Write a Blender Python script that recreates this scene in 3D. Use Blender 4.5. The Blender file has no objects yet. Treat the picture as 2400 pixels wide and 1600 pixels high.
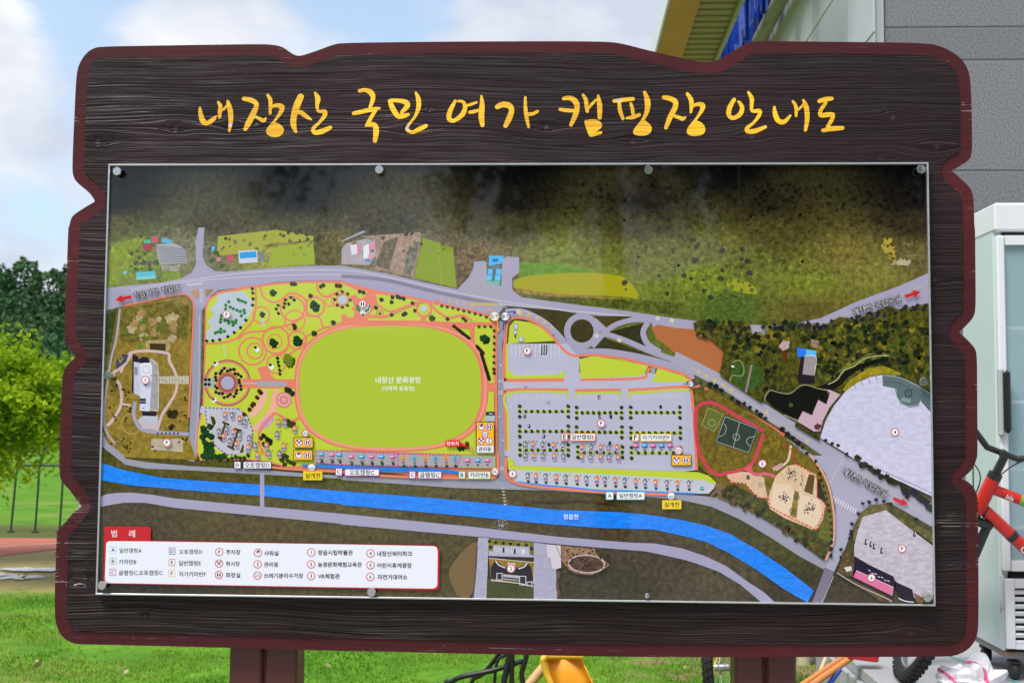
import bpy, bmesh, math, random
import numpy as np
from mathutils import Vector, Matrix, noise as mnoise
from mathutils.geometry import delaunay_2d_cdt
random.seed(7); rng = np.random.default_rng(7)
SC = bpy.context.scene
COL = SC.collection

# ------------------------------------------------------------------ camera
F = 2800.0                       # focal length in pixels of the 2400 px wide photograph
YAW, PITCH, ROLL = -0.0425, 0.0660, 0.0071
cy_, sy_ = math.cos(YAW), math.sin(YAW); cp_, sp_ = math.cos(PITCH), math.sin(PITCH)
FW = Vector((sy_*cp_, cy_*cp_, sp_)); RT0 = Vector((cy_, -sy_, 0)); UP0 = RT0.cross(FW)
RT = RT0*math.cos(ROLL) + UP0*math.sin(ROLL); UP = UP0*math.cos(ROLL) - RT0*math.sin(ROLL)
EYE = Vector((0, 0, 1.5))
cam = bpy.data.cameras.new('camera'); camo = bpy.data.objects.new('camera', cam); COL.objects.link(camo)
camo.matrix_world = Matrix(((RT.x, UP.x, -FW.x, EYE.x), (RT.y, UP.y, -FW.y, EYE.y), (RT.z, UP.z, -FW.z, EYE.z), (0, 0, 0, 1)))
cam.sensor_width = 36; cam.lens = 36*F/2400; cam.clip_end = 3000; cam.clip_start = 0.05
cam.dof.use_dof = True; cam.dof.focus_distance = 2.87; cam.dof.aperture_fstop = 9.0
SC.camera = camo

# ------------------------------------------------------------------ sky, sun, exposure
SUN_EL, SUN_AZ = math.radians(58), math.radians(-138)     # azimuth from +Y towards +X
w = bpy.data.worlds.new('World'); SC.world = w; w.use_nodes = True
nt = w.node_tree; nt.nodes.clear(); N = nt.nodes.new; L = nt.links.new
wo = N('ShaderNodeOutputWorld'); bg = N('ShaderNodeBackground'); L(bg.outputs[0], wo.inputs[0])
sky = N('ShaderNodeTexSky'); sky.sky_type = 'NISHITA'; sky.sun_disc = False
sky.sun_elevation = SUN_EL; sky.sun_rotation = SUN_AZ; sky.air_density = 1.0; sky.dust_density = 1.5; sky.altitude = 100
geo = N('ShaderNodeTexCoord')
mp = N('ShaderNodeMapping'); mp.inputs['Scale'].default_value = (1, 1, 1.9); L(geo.outputs['Generated'], mp.inputs[0])
n1 = N('ShaderNodeTexNoise'); n1.inputs['Scale'].default_value = 3.1; n1.inputs['Detail'].default_value = 9; n1.inputs['Roughness'].default_value = .60
n1.inputs['Distortion'].default_value = .35
L(mp.outputs[0], n1.inputs['Vector'])
def wmath(op, a, b=None, c=None, clamp=False):
    m = N('ShaderNodeMath'); m.operation = op; m.use_clamp = clamp
    for i, v in enumerate((a, b, c)):
        if v is None: continue
        if isinstance(v, (int, float)): m.inputs[i].default_value = v
        else: L(v, m.inputs[i])
    return m.outputs[0]
def ray(x, y): return ((x-1200)/F*RT - (y-800)/F*UP + FW).normalized()
openings = wmath('MULTIPLY', n1.outputs['Fac'], 1.0)
for (x, y, r, a) in ((170, 60, .05, -.20), (760, 60, .085, -.10), (1010, 40, .06, -.10), (60, 500, .05, -.14), (370, 30, .04, -.04), (560, 20, .05, .10), (60, 250, .10, .12), (1350, 60, .10, .12), (330, 60, .03, .08), (20, 80, .04, .10)):
    d = ray(x, y); dp = N('ShaderNodeVectorMath'); dp.operation = 'DISTANCE'; L(geo.outputs['Generated'], dp.inputs[0]); dp.inputs[1].default_value = d
    q = wmath('DIVIDE', dp.outputs['Value'], r); q = wmath('MULTIPLY', wmath('MULTIPLY', q, q), -1.0); q = wmath('EXPONENT', q)
    openings = wmath('MULTIPLY_ADD', q, a, openings)
cr = N('ShaderNodeMapRange'); cr.interpolation_type = 'SMOOTHSTEP'; cr.inputs['From Min'].default_value = .385; cr.inputs['From Max'].default_value = .545
L(openings, cr.inputs[0])
n2 = N('ShaderNodeTexNoise'); n2.inputs['Scale'].default_value = 6; n2.inputs['Detail'].default_value = 5; L(mp.outputs[0], n2.inputs['Vector'])
cc = N('ShaderNodeMix'); cc.data_type = 'RGBA'; cc.inputs['A'].default_value = (4.9, 5.3, 6.2, 1); cc.inputs['B'].default_value = (7.5, 7.6, 7.8, 1)
cr2 = N('ShaderNodeMapRange'); cr2.inputs['From Min'].default_value = .40; cr2.inputs['From Max'].default_value = .62; L(n2.outputs['Fac'], cr2.inputs[0]); L(cr2.outputs[0], cc.inputs['Factor'])
skm = N('ShaderNodeMix'); skm.data_type = 'RGBA'; skm.blend_type = 'ADD'; skm.inputs['Factor'].default_value = 1; L(sky.outputs[0], skm.inputs['A']); skm.inputs['B'].default_value = (2.0, 2.6, 3.2, 1)
mx = N('ShaderNodeMix'); mx.data_type = 'RGBA'; L(wmath('MULTIPLY_ADD', cr.outputs[0], .86, .12), mx.inputs['Factor']); L(skm.outputs['Result'], mx.inputs['A']); L(cc.outputs['Result'], mx.inputs['B'])
L(mx.outputs['Result'], bg.inputs[0]); bg.inputs[1].default_value = 0.10

sun = bpy.data.lights.new('sun', 'SUN'); suno = bpy.data.objects.new('sun', sun); COL.objects.link(suno)
sun.energy = 2.7; sun.angle = math.radians(22); sun.color = (1, .95, .88)
sd = Vector((math.sin(SUN_AZ)*math.cos(SUN_EL), math.cos(SUN_AZ)*math.cos(SUN_EL), math.sin(SUN_EL)))
suno.rotation_euler = sd.to_track_quat('Z', 'Y').to_euler()
SC.view_settings.view_transform = 'Standard'; SC.view_settings.look = 'None'; SC.view_settings.exposure = 0.44
SC.view_settings.gamma = 1.0; SC.view_settings.use_curve_mapping = False
SC.render.engine = 'CYCLES'; SC.cycles.max_bounces = 6; SC.cycles.transparent_max_bounces = 8

# ------------------------------------------------------------------ helpers
def at(x, y, Y):
    x, y = float(x), float(y)
    d = (x-1200)/F*RT - (y-800)/F*UP + FW
    return EYE + d*((Y-EYE.y)/d.y)
def onz(x, y, Z=0.0):
    x, y = float(x), float(y)
    d = (x-1200)/F*RT - (y-800)/F*UP + FW
    return EYE + d*((Z-EYE.z)/d.z)
def atx(x, y, X):
    x, y = float(x), float(y)
    d = (x-1200)/F*RT - (y-800)/F*UP + FW
    return EYE + d*((X-EYE.x)/d.x)
def lin(c):
    return tuple(((v/255)/12.92 if v <= 10.31 else ((v/255+.055)/1.055)**2.4) for v in c)
def tag(o, label=None, cat=None, group=None, kind=None):
    if label: o['label'] = label
    if cat: o['category'] = cat
    if group: o['group'] = group
    if kind: o['kind'] = kind
    return o
def empty(name, loc, label, cat, group=None, rz=0):
    o = bpy.data.objects.new(name, None); COL.objects.link(o); o.location = loc; o.rotation_euler = (0, 0, rz)
    o.empty_display_size = .1
    return tag(o, label, cat, group)
def link(name, me, mats, parent=None):
    if not isinstance(mats, (list, tuple)): mats = [mats]
    for m in mats:
        if len(me.materials) < len(mats): me.materials.append(m)
    o = bpy.data.objects.new(name, me); COL.objects.link(o)
    if parent is not None: o.parent = parent
    return o
def smooth(me, ang=None):
    me.polygons.foreach_set('use_smooth', [True]*len(me.polygons))
    if ang is not None:
        try: me.set_sharp_from_angle(angle=ang)
        except Exception: pass
def copy_tree(o, parent=None):
    c = o.copy(); COL.objects.link(c)
    if parent: c.parent = parent
    for ch in list(o.children): copy_tree(ch, c)
    return c
class MB:
    def __init__(s): s.v = []; s.f = []; s.m = []; s.mat = 0
    def face(s, pts):
        b = len(s.v); s.v += [tuple(p) for p in pts]; s.f.append(tuple(range(b, b+len(pts)))); s.m.append(s.mat)
    def box(s, c, size, R=None, bev=0.0):
        c = Vector(c); sx, sy, sz = [q/2 for q in size]
        bev = min(bev, sx*.9, sy*.9, sz*.9)
        if bev <= 0:
            P = [Vector((i*sx, j*sy, k*sz)) for i in (-1, 1) for j in (-1, 1) for k in (-1, 1)]
            if R is not None: P = [R @ p for p in P]
            P = [p+c for p in P]; b = len(s.v); s.v += [tuple(p) for p in P]
            for q in ((0, 1, 3, 2), (4, 6, 7, 5), (0, 4, 5, 1), (2, 3, 7, 6), (0, 2, 6, 4), (1, 5, 7, 3)):
                s.f.append(tuple(b+i for i in q)); s.m.append(s.mat)
            return
        bm = bmesh.new(); bmesh.ops.create_cube(bm, size=1)
        for v in bm.verts: v.co = Vector((v.co.x*2*sx, v.co.y*2*sy, v.co.z*2*sz))
        bmesh.ops.bevel(bm, geom=bm.edges[:], offset=bev, segments=1, affect='EDGES')
        b = len(s.v); bm.verts.index_update()
        for v in bm.verts:
            p = v.co.copy()
            if R is not None: p = R @ p
            s.v.append(tuple(p+c))
        for f in bm.faces: s.f.append(tuple(b+v.index for v in f.verts)); s.m.append(s.mat)
        bm.free()
    def tube(s, pts, r, n=8, caps=True):
        pts = [Vector(p) for p in pts]; rs = r if isinstance(r, (list, tuple)) else [r]*len(pts)
        prev = None; rings = []
        for i, p in enumerate(pts):
            t = (pts[min(i+1, len(pts)-1)] - pts[max(i-1, 0)]).normalized()
            if prev is None: a = t.orthogonal().normalized()
            else: a = (prev - t*prev.dot(t)).normalized()
            prev = a; bb = t.cross(a); b0 = len(s.v); rings.append(b0)
            for k in range(n):
                an = 2*math.pi*k/n; s.v.append(tuple(p + (a*math.cos(an) + bb*math.sin(an))*rs[i]))
        for i in range(len(rings)-1):
            for k in range(n):
                k2 = (k+1) % n; s.f.append((rings[i]+k, rings[i]+k2, rings[i+1]+k2, rings[i+1]+k)); s.m.append(s.mat)
        if caps:
            s.f.append(tuple(rings[0]+k for k in reversed(range(n)))); s.m.append(s.mat)
            s.f.append(tuple(rings[-1]+k for k in range(n))); s.m.append(s.mat)
    def torus(s, c, R, r, axis=None, n=48, m=10, fn=None):
        M = axis if axis is not None else Matrix.Identity(3); c = Vector(c); b = len(s.v)
        for i in range(n):
            a = 2*math.pi*i/n
            for j in range(m):
                q = 2*math.pi*j/m; rr = r*(fn(i, j) if fn else 1)
                s.v.append(tuple(c + M @ Vector(((R+rr*math.cos(q))*math.cos(a), rr*math.sin(q), (R+rr*math.cos(q))*math.sin(a)))))
        for i in range(n):
            for j in range(m):
                s.f.append((b+i*m+j, b+((i+1) % n)*m+j, b+((i+1) % n)*m+(j+1) % m, b+i*m+(j+1) % m)); s.m.append(s.mat)
    def lathe(s, c, prof, axis, n=24):
        M = Vector((0, 0, 1)).rotation_difference(Vector(axis)).to_matrix(); c = Vector(c); b = len(s.v)
        for (r, h) in prof:
            for k in range(n):
                a = 2*math.pi*k/n; s.v.append(tuple(c + M @ Vector((r*math.cos(a), r*math.sin(a), h))))
        for i in range(len(prof)-1):
            for k in range(n):
                k2 = (k+1) % n; s.f.append((b+i*n+k, b+i*n+k2, b+(i+1)*n+k2, b+(i+1)*n+k)); s.m.append(s.mat)
    def build(s, name, mats, parent=None, sm=False, ang=.6, recalc=True):
        me = bpy.data.meshes.new(name); me.from_pydata(s.v, [], s.f)
        for i, m in enumerate(s.m): 
            if m: me.polygons[i].material_index = m
        if recalc:
            bm = bmesh.new(); bm.from_mesh(me); bmesh.ops.recalc_face_normals(bm, faces=bm.faces[:]); bm.to_mesh(me); bm.free()
        if sm: smooth(me, ang)
        return link(name, me, mats, parent)

class NT:
    "small helper around a material's node tree"
    def __init__(s, name, rough=.5, metal=0.0, spec=None):
        s.m = bpy.data.materials.new(name); s.m.use_nodes = True; s.t = s.m.node_tree
        s.b = s.t.nodes['Principled BSDF']; s.b.inputs['Roughness'].default_value = rough; s.b.inputs['Metallic'].default_value = metal
        if spec is not None: s.b.inputs['Specular IOR Level'].default_value = spec
    def n(s, ty, **kw):
        nd = s.t.nodes.new(ty)
        for k, v in kw.items(): setattr(nd, k, v)
        return nd
    def set(s, nd, i, v):
        if isinstance(v, bpy.types.NodeSocket): s.t.links.new(v, nd.inputs[i])
        else: nd.inputs[i].default_value = v
    def math(s, op, a, b=None, clamp=False):
        nd = s.n('ShaderNodeMath', operation=op, use_clamp=clamp); s.set(nd, 0, a)
        if b is not None: s.set(nd, 1, b)
        return nd.outputs[0]
    def noise(s, vec, scale, detail=4, rough=.55, dist=0):
        nd = s.n('ShaderNodeTexNoise'); s.set(nd, 'Vector', vec); s.set(nd, 'Scale', scale); s.set(nd, 'Detail', detail); s.set(nd, 'Roughness', rough); s.set(nd, 'Distortion', dist)
        return nd.outputs['Fac']
    def obj(s, scale=(1, 1, 1)):
        tc = s.n('ShaderNodeTexCoord'); mp = s.n('ShaderNodeMapping'); s.t.links.new(tc.outputs['Object'], mp.inputs[0]); mp.inputs['Scale'].default_value = scale
        return mp.outputs[0]
    def ramp(s, f, a, b, smooth=True):
        nd = s.n('ShaderNodeMapRange'); 
        if smooth: nd.interpolation_type = 'SMOOTHSTEP'
        s.set(nd, 0, f); nd.inputs['From Min'].default_value = a; nd.inputs['From Max'].default_value = b
        return nd.outputs[0]
    def mix(s, f, a, b, mode='MIX'):
        nd = s.n('ShaderNodeMix', data_type='RGBA', blend_type=mode); s.set(nd, 'Factor', f)
        for k, v in (('A', a), ('B', b)):
            s.set(nd, k, v if isinstance(v, bpy.types.NodeSocket) else (*v[:3], 1))
        return nd.outputs['Result']
    def color(s, c):
        s.set(s.b, 'Base Color', c if isinstance(c, bpy.types.NodeSocket) else (*c[:3], 1)); return s
    def bump(s, h, strength=.5, dist=.01):
        nd = s.n('ShaderNodeBump'); s.set(nd, 'Height', h); nd.inputs['Strength'].default_value = strength; nd.inputs['Distance'].default_value = dist
        s.t.links.new(nd.outputs[0], s.b.inputs['Normal']); return s
def simple(name, c, rough=.5, metal=0, var=.12, scale=8, bump=0, bscale=60, dirt=None):
    t = NT(name, rough, metal); ob = t.obj()
    f = t.noise(ob, scale, 6, .6); f = t.math('MULTIPLY_ADD', f, var*2); t.t.nodes[-1].inputs[2].default_value = 1-var
    cn = t.n('ShaderNodeVectorMath', operation='SCALE'); cn.inputs[0].default_value = c[:3]; t.t.links.new(f, cn.inputs['Scale'])
    out = cn.outputs[0]
    if dirt:
        d = t.ramp(t.noise(ob, dirt[1], 7, .65), dirt[2], dirt[2]+.12); out = t.mix(d, out, dirt[0])
    t.color(out)
    r = t.math('MULTIPLY_ADD', t.noise(ob, scale*3, 3), .25); t.t.nodes[-1].inputs[2].default_value = rough-.12; t.set(t.b, 'Roughness', r)
    if bump: t.bump(t.noise(ob, bscale, 5, .6), bump, .003)
    return t.m

def smooth_poly(pts, it=2, closed=True):
    P = [Vector(p) for p in pts]
    for _ in range(it):
        Q = []; n = len(P)
        for i in range(n if closed else n-1):
            a, b = P[i], P[(i+1) % n]; Q += [a*.75+b*.25, a*.25+b*.75]
        if not closed: Q = [P[0]]+Q+[P[-1]]
        P = Q
    return P
def catmull(pts, k=6, closed=False):
    P = [np.array(p, float) for p in pts]; n = len(P); out = []
    for i in range(n if closed else n-1):
        p0 = P[(i-1) % n] if closed else P[max(i-1, 0)]; p1 = P[i]; p2 = P[(i+1) % n]
        p3 = P[(i+2) % n] if closed else P[min(i+2, n-1)]
        for t in np.arange(k)/k:
            out.append(.5*((2*p1)+(-p0+p2)*t+(2*p0-5*p1+4*p2-p3)*t*t+(-p0+3*p1-3*p2+p3)*t**3))
    if not closed: out.append(P[-1])
    return out
def cdt(loops, extra=(), eps=1e-6, kind=1):
    "triangles inside the union of loops"
    V = []; Fs = []
    for lp in loops:
        b = len(V); V += [Vector((p[0], p[1])) for p in lp]; Fs.append(list(range(b, b+len(lp))))
    V += [Vector((p[0], p[1])) for p in extra]
    r = delaunay_2d_cdt(V, [], Fs, kind, eps)
    return [tuple(v) for v in r[0]], [tuple(f) for f in r[2]]
def brush(stroke, k=5):
    "outline loops (discs and quads) of a brush stroke given as (x, y, halfwidth)"
    S = catmull(stroke, k); loops = []
    L_, R_ = [], []
    for i, s in enumerate(S):
        a = S[max(i-1, 0)]; b = S[min(i+1, len(S)-1)]; t = np.array((b[0]-a[0], b[1]-a[1])); t /= (np.linalg.norm(t)+1e-9); nrm = np.array((-t[1], t[0]))
        h = max(s[2], .3); L_.append(s[:2]+nrm*h); R_.append(s[:2]-nrm*h)
    for i in range(len(S)-1): loops.append([L_[i], L_[i+1], R_[i+1], R_[i]])
    for s in (S[0], S[-1]) + tuple(S[1:-1:2]):
        loops.append([(s[0]+max(s[2], .3)*math.cos(a), s[1]+max(s[2], .3)*math.sin(a)) for a in np.linspace(0, 2*math.pi, 13)[:-1]])
    return loops
OFFY = {0: 0, 1: 533, 2: 1067}
def T(c, r, pts): return [(c*800+p[0]/2.94, OFFY[r]+p[1]/2.94)+tuple(p[2:]) for p in pts]

# ------------------------------------------------------------------ the sign board
D = 2.8724; BX = -0.1242; CZ = 1.5992; PW, PH = 2.0, 1.0518       # map panel: width, height
YW = D + 0.020; YB = YW + 0.0035                                   # carved wood face, painted border face
def bp(x, y, Y=D+.005):
    p = at(x, y, Y); return (p.x-BX, p.z)
sign = empty('information_sign', (BX, 0, 0), 'large dark brown wooden map board with yellow Korean lettering on two posts', 'sign')

outer = (T(0, 0, [(690, 322), (1100, 315), (1400, 310), (1800, 305), (1890, 310), (1950, 325), (2010, 370), (2040, 384), (2065, 386), (2090, 382), (2200, 345), (2290, 310)])
 + T(1, 0, [(0, 297), (450, 291), (900, 287), (1500, 285), (1830, 288), (1930, 300), (2100, 345)])
 + T(2, 0, [(0, 403), (100, 425), (180, 430), (230, 420), (300, 385), (400, 320), (440, 297), (490, 286), (600, 285), (1100, 290), (1680, 297), (1780, 320), (1880, 370), (1950, 440), (1980, 520), (1990, 680), (1994, 900), (1995, 1060), (1970, 1110), (1900, 1150), (1855, 1170), (1850, 1172), (1855, 1178), (1900, 1215), (1980, 1290), (2002, 1340), (2008, 1450), (2010, 1567)])
 + T(2, 1, [(2015, 0), (2018, 300), (2020, 560), (2005, 620), (1950, 680), (1909, 718), (1905, 722), (1909, 727), (1960, 770), (2015, 830), (2028, 880), (2030, 1100), (2032, 1560)])
 + T(2, 2, [(2027, 20), (2000, 90), (1960, 130), (1927, 155), (1923, 158), (1927, 161), (1970, 180), (2015, 230), (2033, 290), (2036, 500), (2038, 700), (2040, 1170), (2024, 1265), (1970, 1335), (1890, 1376), (1800, 1385), (1300, 1386), (600, 1387), (10, 1388)])
 + T(1, 2, [(1700, 1382), (850, 1362), (10, 1345)]) + T(0, 2, [(1700, 1326), (1150, 1312), (600, 1300), (530, 1297), (480, 1285), (420, 1240), (388, 1170), (377, 1100), (378, 900), (385, 720), (390, 550), (402, 505), (440, 470), (500, 400), (543, 348), (547, 342), (543, 336), (500, 260), (430, 185), (410, 145), (408, 10)])
 + T(0, 1, [(412, 1500), (420, 1250), (430, 1020), (445, 970), (480, 930), (521, 893), (525, 890), (521, 886), (490, 850), (455, 800), (446, 765), (450, 500), (462, 250), (470, 0)])
 + T(0, 0, [(477, 1560), (490, 1500), (520, 1470), (600, 1420), (650, 1391), (655, 1387), (652, 1381), (620, 1330), (530, 1260), (503, 1215), (497, 1150), (511, 830), (525, 520), (545, 440), (590, 370), (640, 335)]))
outer = [Vector(bp(x, y, YB)) for x, y in outer]
outer = smooth_poly([Vector((p.x, p.y)) for p in outer], 2)
def resample(P, step):
    out = []; n = len(P); acc = 0
    for i in range(n):
        a, b = P[i], P[(i+1) % n]; l = (b-a).length
        while acc < l: out.append(a.lerp(b, acc/l)); acc += step
        acc -= l
    return out
outer = resample(outer, .004)
area = sum(a.x*b.y-b.x*a.y for a, b in zip(outer, outer[1:]+outer[:1]))
sg = 1 if area > 0 else -1
def offset(P, d):
    Q = []; n = len(P)
    for i in range(n):
        t = (P[(i+3) % n]-P[i-3]).normalized(); Q.append(P[i] + Vector((-t.y, t.x))*d*sg)
    # drop points that came too close to the outline (folds in tight bends)
    A = np.array([(p.x, p.y) for p in P]); K = []
    for q in Q:
        if np.min(np.hypot(A[:, 0]-q.x, A[:, 1]-q.y)) > abs(d)*.97: K.append(q)
    return K
inner = resample(smooth_poly(offset(outer, .0305), 1), .004)
OUT = np.array([(p.x, p.y) for p in outer])

KN = [(229, 328, 9), (411, 296, 9), (539, 292, 7), (600, 288, 6), (956, 300, 9), (1006, 258, 4), (1278, 295, 8), (1480, 328, 9), (2091, 272, 7), (2194, 340, 10), (2064, 366, 10), (1760, 318, 8), (2191, 654, 6), (1620, 282, 7), (169, 1360, 9), (216, 1358, 11), (1450, 235, 8), (2133, 1482, 9), (340, 1440, 4)]
KNOT = [(*bp(x, y, YW), r*.00102) for x, y, r in KN]
WEAR = [(*bp(x, y, YW), rx*.00102, ry*.00102, a) for x, y, rx, ry, a in
        ((200, 1195, 42, 42, .82), (190, 1290, 45, 90, .85), (185, 1365, 40, 30, .9), (2235, 465, 30, 70, .55), (2230, 640, 50, 40, .6), (2220, 935, 60, 50, .75), (2225, 1225, 60, 70, .85), (2230, 1330, 60, 60, .6),
         (180, 285, 18, 24, .5), (2262, 245, 14, 16, 1.2), (2255, 265, 40, 14, .6), (2110, 1495, 60, 12, .55), (230, 1492, 40, 8, .8), (175, 615, 35, 12, .8), (1180, 1520, 300, 7, .5), (185, 800, 20, 20, .5), (340, 310, 90, 14, .45), (640, 305, 200, 14, .4), (1000, 1500, 120, 6, .4))]
def bands(z):
    for i, (a, b) in enumerate(BAND):
        if a <= z <= b: return i, (a+b)/2, (b-a)/2
    return (0, *((BAND[0][0]+BAND[0][1])/2, .1)) if z > BAND[0][1] else (len(BAND)-1, sum(BAND[-1])/2, .1)
zs = [bp(150, y, YB)[1] for y in (60, 472, 797, 1103, 1360, 1560)]
BAND = [(zs[i+1], zs[i]) for i in range(5)]
BCORE = [bp(150, y, YB)[1] for y in (305, 640, 900, 1360, 1385)]   # height of the flat-sawn heart in each plank
def warp(x, z):
    i, c, h = bands(z)
    c = BCORE[i]
    yy = z - c
    g = yy + .006*math.sin(x*3.1+i*2) + .0035*math.sin(x*7.3+i) + .0018*math.sin(x*17+z*20)
    for kx, kz, r in KNOT:
        dx, dz = (x-kx)/2.6, z-kz; q = dx*dx+dz*dz
        if q < (r*9)**2: g += -dz*min(.85, (1.7*r)**2/(q+(r*.9)**2))*math.exp(-q/(r*5)**2)
    # lines lie close together towards the plank's edges, far apart in its heart
    s = math.copysign((abs(g)/.13)**1.55*10, g) + g*52
    return s + i*37
def attrs(me, pts):
    n = len(pts); gv = np.zeros(n); wear = np.zeros(n); kn = np.zeros(n); ed = np.zeros(n)
    for i, (x, z) in enumerate(pts):
        gv[i] = warp(x, z)
        for wx, wz, rx, rz, a in WEAR:
            e = ((x-wx)/rx)**2+((z-wz)/rz)**2
            if e < 8: wear[i] = max(wear[i], a*math.exp(-e))
        for kx, kz, r in KNOT:
            q = (x-kx)**2+(z-kz)**2
            if q < 16*r*r: kn[i] = max(kn[i], math.exp(-q/(r*r*.6)))
        m = np.min((OUT[:, 0]-x)**2+(OUT[:, 1]-z)**2); ed[i] = max(0, 1-math.sqrt(m)/.008)
    for nme, a in (('gv', gv), ('wear', wear), ('knot', kn), ('edge', ed)):
        at_ = me.attributes.new(nme, 'FLOAT', 'POINT'); at_.data.foreach_set('value', a.astype(np.float32))
def wood_mat(name, base, valley, rough, bmp, paint=False, yellow=False):
    t = NT(name, rough); ob = t.obj(); sep = t.n('ShaderNodeSeparateXYZ'); t.t.links.new(ob, sep.inputs[0])
    A = lambda n: (lambda a: (setattr(a, 'attribute_name', n), a.outputs['Fac'])[1])(t.n('ShaderNodeAttribute'))
    gv, wear, kn, ed = A('gv'), A('wear'), A('knot'), A('edge')
    cm = t.n('ShaderNodeCombineXYZ'); t.set(cm, 0, t.math('MULTIPLY', sep.outputs[0], .8)); t.set(cm, 1, gv)
    h1 = t.noise(cm.outputs[0], 1.15, 2, .5, .15)
    cm2 = t.n('ShaderNodeCombineXYZ'); t.set(cm2, 0, t.math('MULTIPLY', sep.outputs[0], 2.4)); t.set(cm2, 1, t.math('MULTIPLY', gv, 3.7))
    h2 = t.noise(cm2.outputs[0], 1.0, 4, .6)
    cm3 = t.n('ShaderNodeCombineXYZ'); t.set(cm3, 0, t.math('MULTIPLY', sep.outputs[0], 90)); t.set(cm3, 1, t.math('MULTIPLY', gv, 9))
    h3 = t.noise(cm3.outputs[0], 1.0, 3, .6)
    ridge = t.math('ABSOLUTE', t.math('SUBTRACT', h1, .5)); ridge = t.ramp(ridge, 0.0, .085)        # narrow creases
    saw = t.math('FRACT', t.math('ADD', t.math('MULTIPLY', gv, .95), t.math('MULTIPLY', h1, 3.0)))
    groove = t.ramp(saw, 0, .30)                                                                  # one sharp edge, one slope
    h = t.math('ADD', t.math('MULTIPLY', ridge, .5), t.math('MULTIPLY', groove, .75))
    h = t.math('ADD', h, t.math('MULTIPLY', h2, .18)); h = t.math('ADD', h, t.math('MULTIPLY', h3, .05))
    h = t.math('SUBTRACT', h, t.math('MULTIPLY', kn, .9))
    crack = t.math('MULTIPLY', t.math('SUBTRACT', 1.0, groove), t.ramp(h2, .42, .60))
    dark = t.mix(t.math('MULTIPLY', ridge, groove), valley, base)
    crest_glint = t.math('MULTIPLY', t.ramp(saw, .84, .97), t.ramp(h2, .36, .56)); crest_glint = t.math('MULTIPLY', crest_glint, .9 if not (paint or yellow) else 0.0); dark = t.mix(crest_glint, dark, (.058, .028, .037))  # highlights along the ridge tops, put into the colour
    groove_shade = t.math('MULTIPLY', t.math('SUBTRACT', 1.0, t.ramp(saw, .0, .22)), .9 if not (paint or yellow) else .0); dark = t.mix(groove_shade, dark, t.mix(t.ramp(t.noise(t.obj((1.2, 1, 5)), 1, 3), .45, .6), (.0014, .0007, .0007), (.022, .0030, .0022)))  # relief shade put into the groove colour; the red-brown is wood tone
    stain = t.noise(ob, 2.3, 5, .6); dark = t.mix(t.ramp(stain, .45, .75), dark, tuple(c*1.35 for c in base))
    if not paint and not yellow: dark = t.mix(t.ramp(kn, .25, .8), dark, (.035, .015, .010))
    # paint gone along the creases
    fl = t.noise(t.obj((60, 60, 240)), 1, 5, .7)
    if yellow:
        wf = t.math('MULTIPLY', t.math('SUBTRACT', 1.0, groove), t.ramp(t.noise(ob, 9, 3), .5, .62)); wf = t.math('MULTIPLY', wf, t.ramp(h2, .48, .56))
        kf = t.ramp(t.math('ADD', kn, t.math('MULTIPLY', fl, .5)), .55, .72)
        col = t.mix(t.math('MULTIPLY', wf, .75), dark, (.55, .25, .10)); col = t.mix(kf, col, (.62, .55, .5))
    else:
        q = t.math('ADD', wear, t.math('MULTIPLY', ed, .42)); q = t.math('ADD', q, t.math('MULTIPLY', crack, .55 if not paint else .58)); q = t.math('ADD', q, t.math('MULTIPLY', fl, .55))
        f = t.ramp(q, 1.32 if not paint else 1.20, 1.42 if not paint else 1.28)
        col = t.mix(f, dark, (.50, .44, .43))
        if paint:
            f2 = t.math('MULTIPLY', t.ramp(fl, .70, .74), t.ramp(t.noise(ob, 45, 2), .60, .66)); col = t.mix(f2, col, (.5, .45, .45))
            f3 = t.math('MULTIPLY', t.ramp(t.noise(t.obj((3, 3, 260)), 1, 3, .6), .66, .70), t.ramp(t.noise(t.obj((25, 25, 60)), 1, 3), .55, .66)); col = t.mix(t.math('MULTIPLY', f3, .55), col, (.35, .26, .25))
    t.color(col); t.set(t.b, 'Roughness', t.math('ADD', t.math('MULTIPLY', h2, .3), rough-.15))
    return t.bump(h, bmp, .0024).m
M_wood = wood_mat('carved_wood', (.0215, .0062, .0088), (.0050, .0011, .0012), .44, 1.0); M_wood.node_tree.nodes['Principled BSDF'].inputs['Specular IOR Level'].default_value = .3
M_bord = wood_mat('maroon_paint', (.072, .0082, .0118), (.050, .006, .008), .50, .12, paint=True); M_bord.node_tree.nodes['Principled BSDF'].inputs['Specular IOR Level'].default_value = .28
M_yel = wood_mat('yellow_paint', (.95, .55, .012), (.86, .42, .012), .55, .4, yellow=True)

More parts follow.
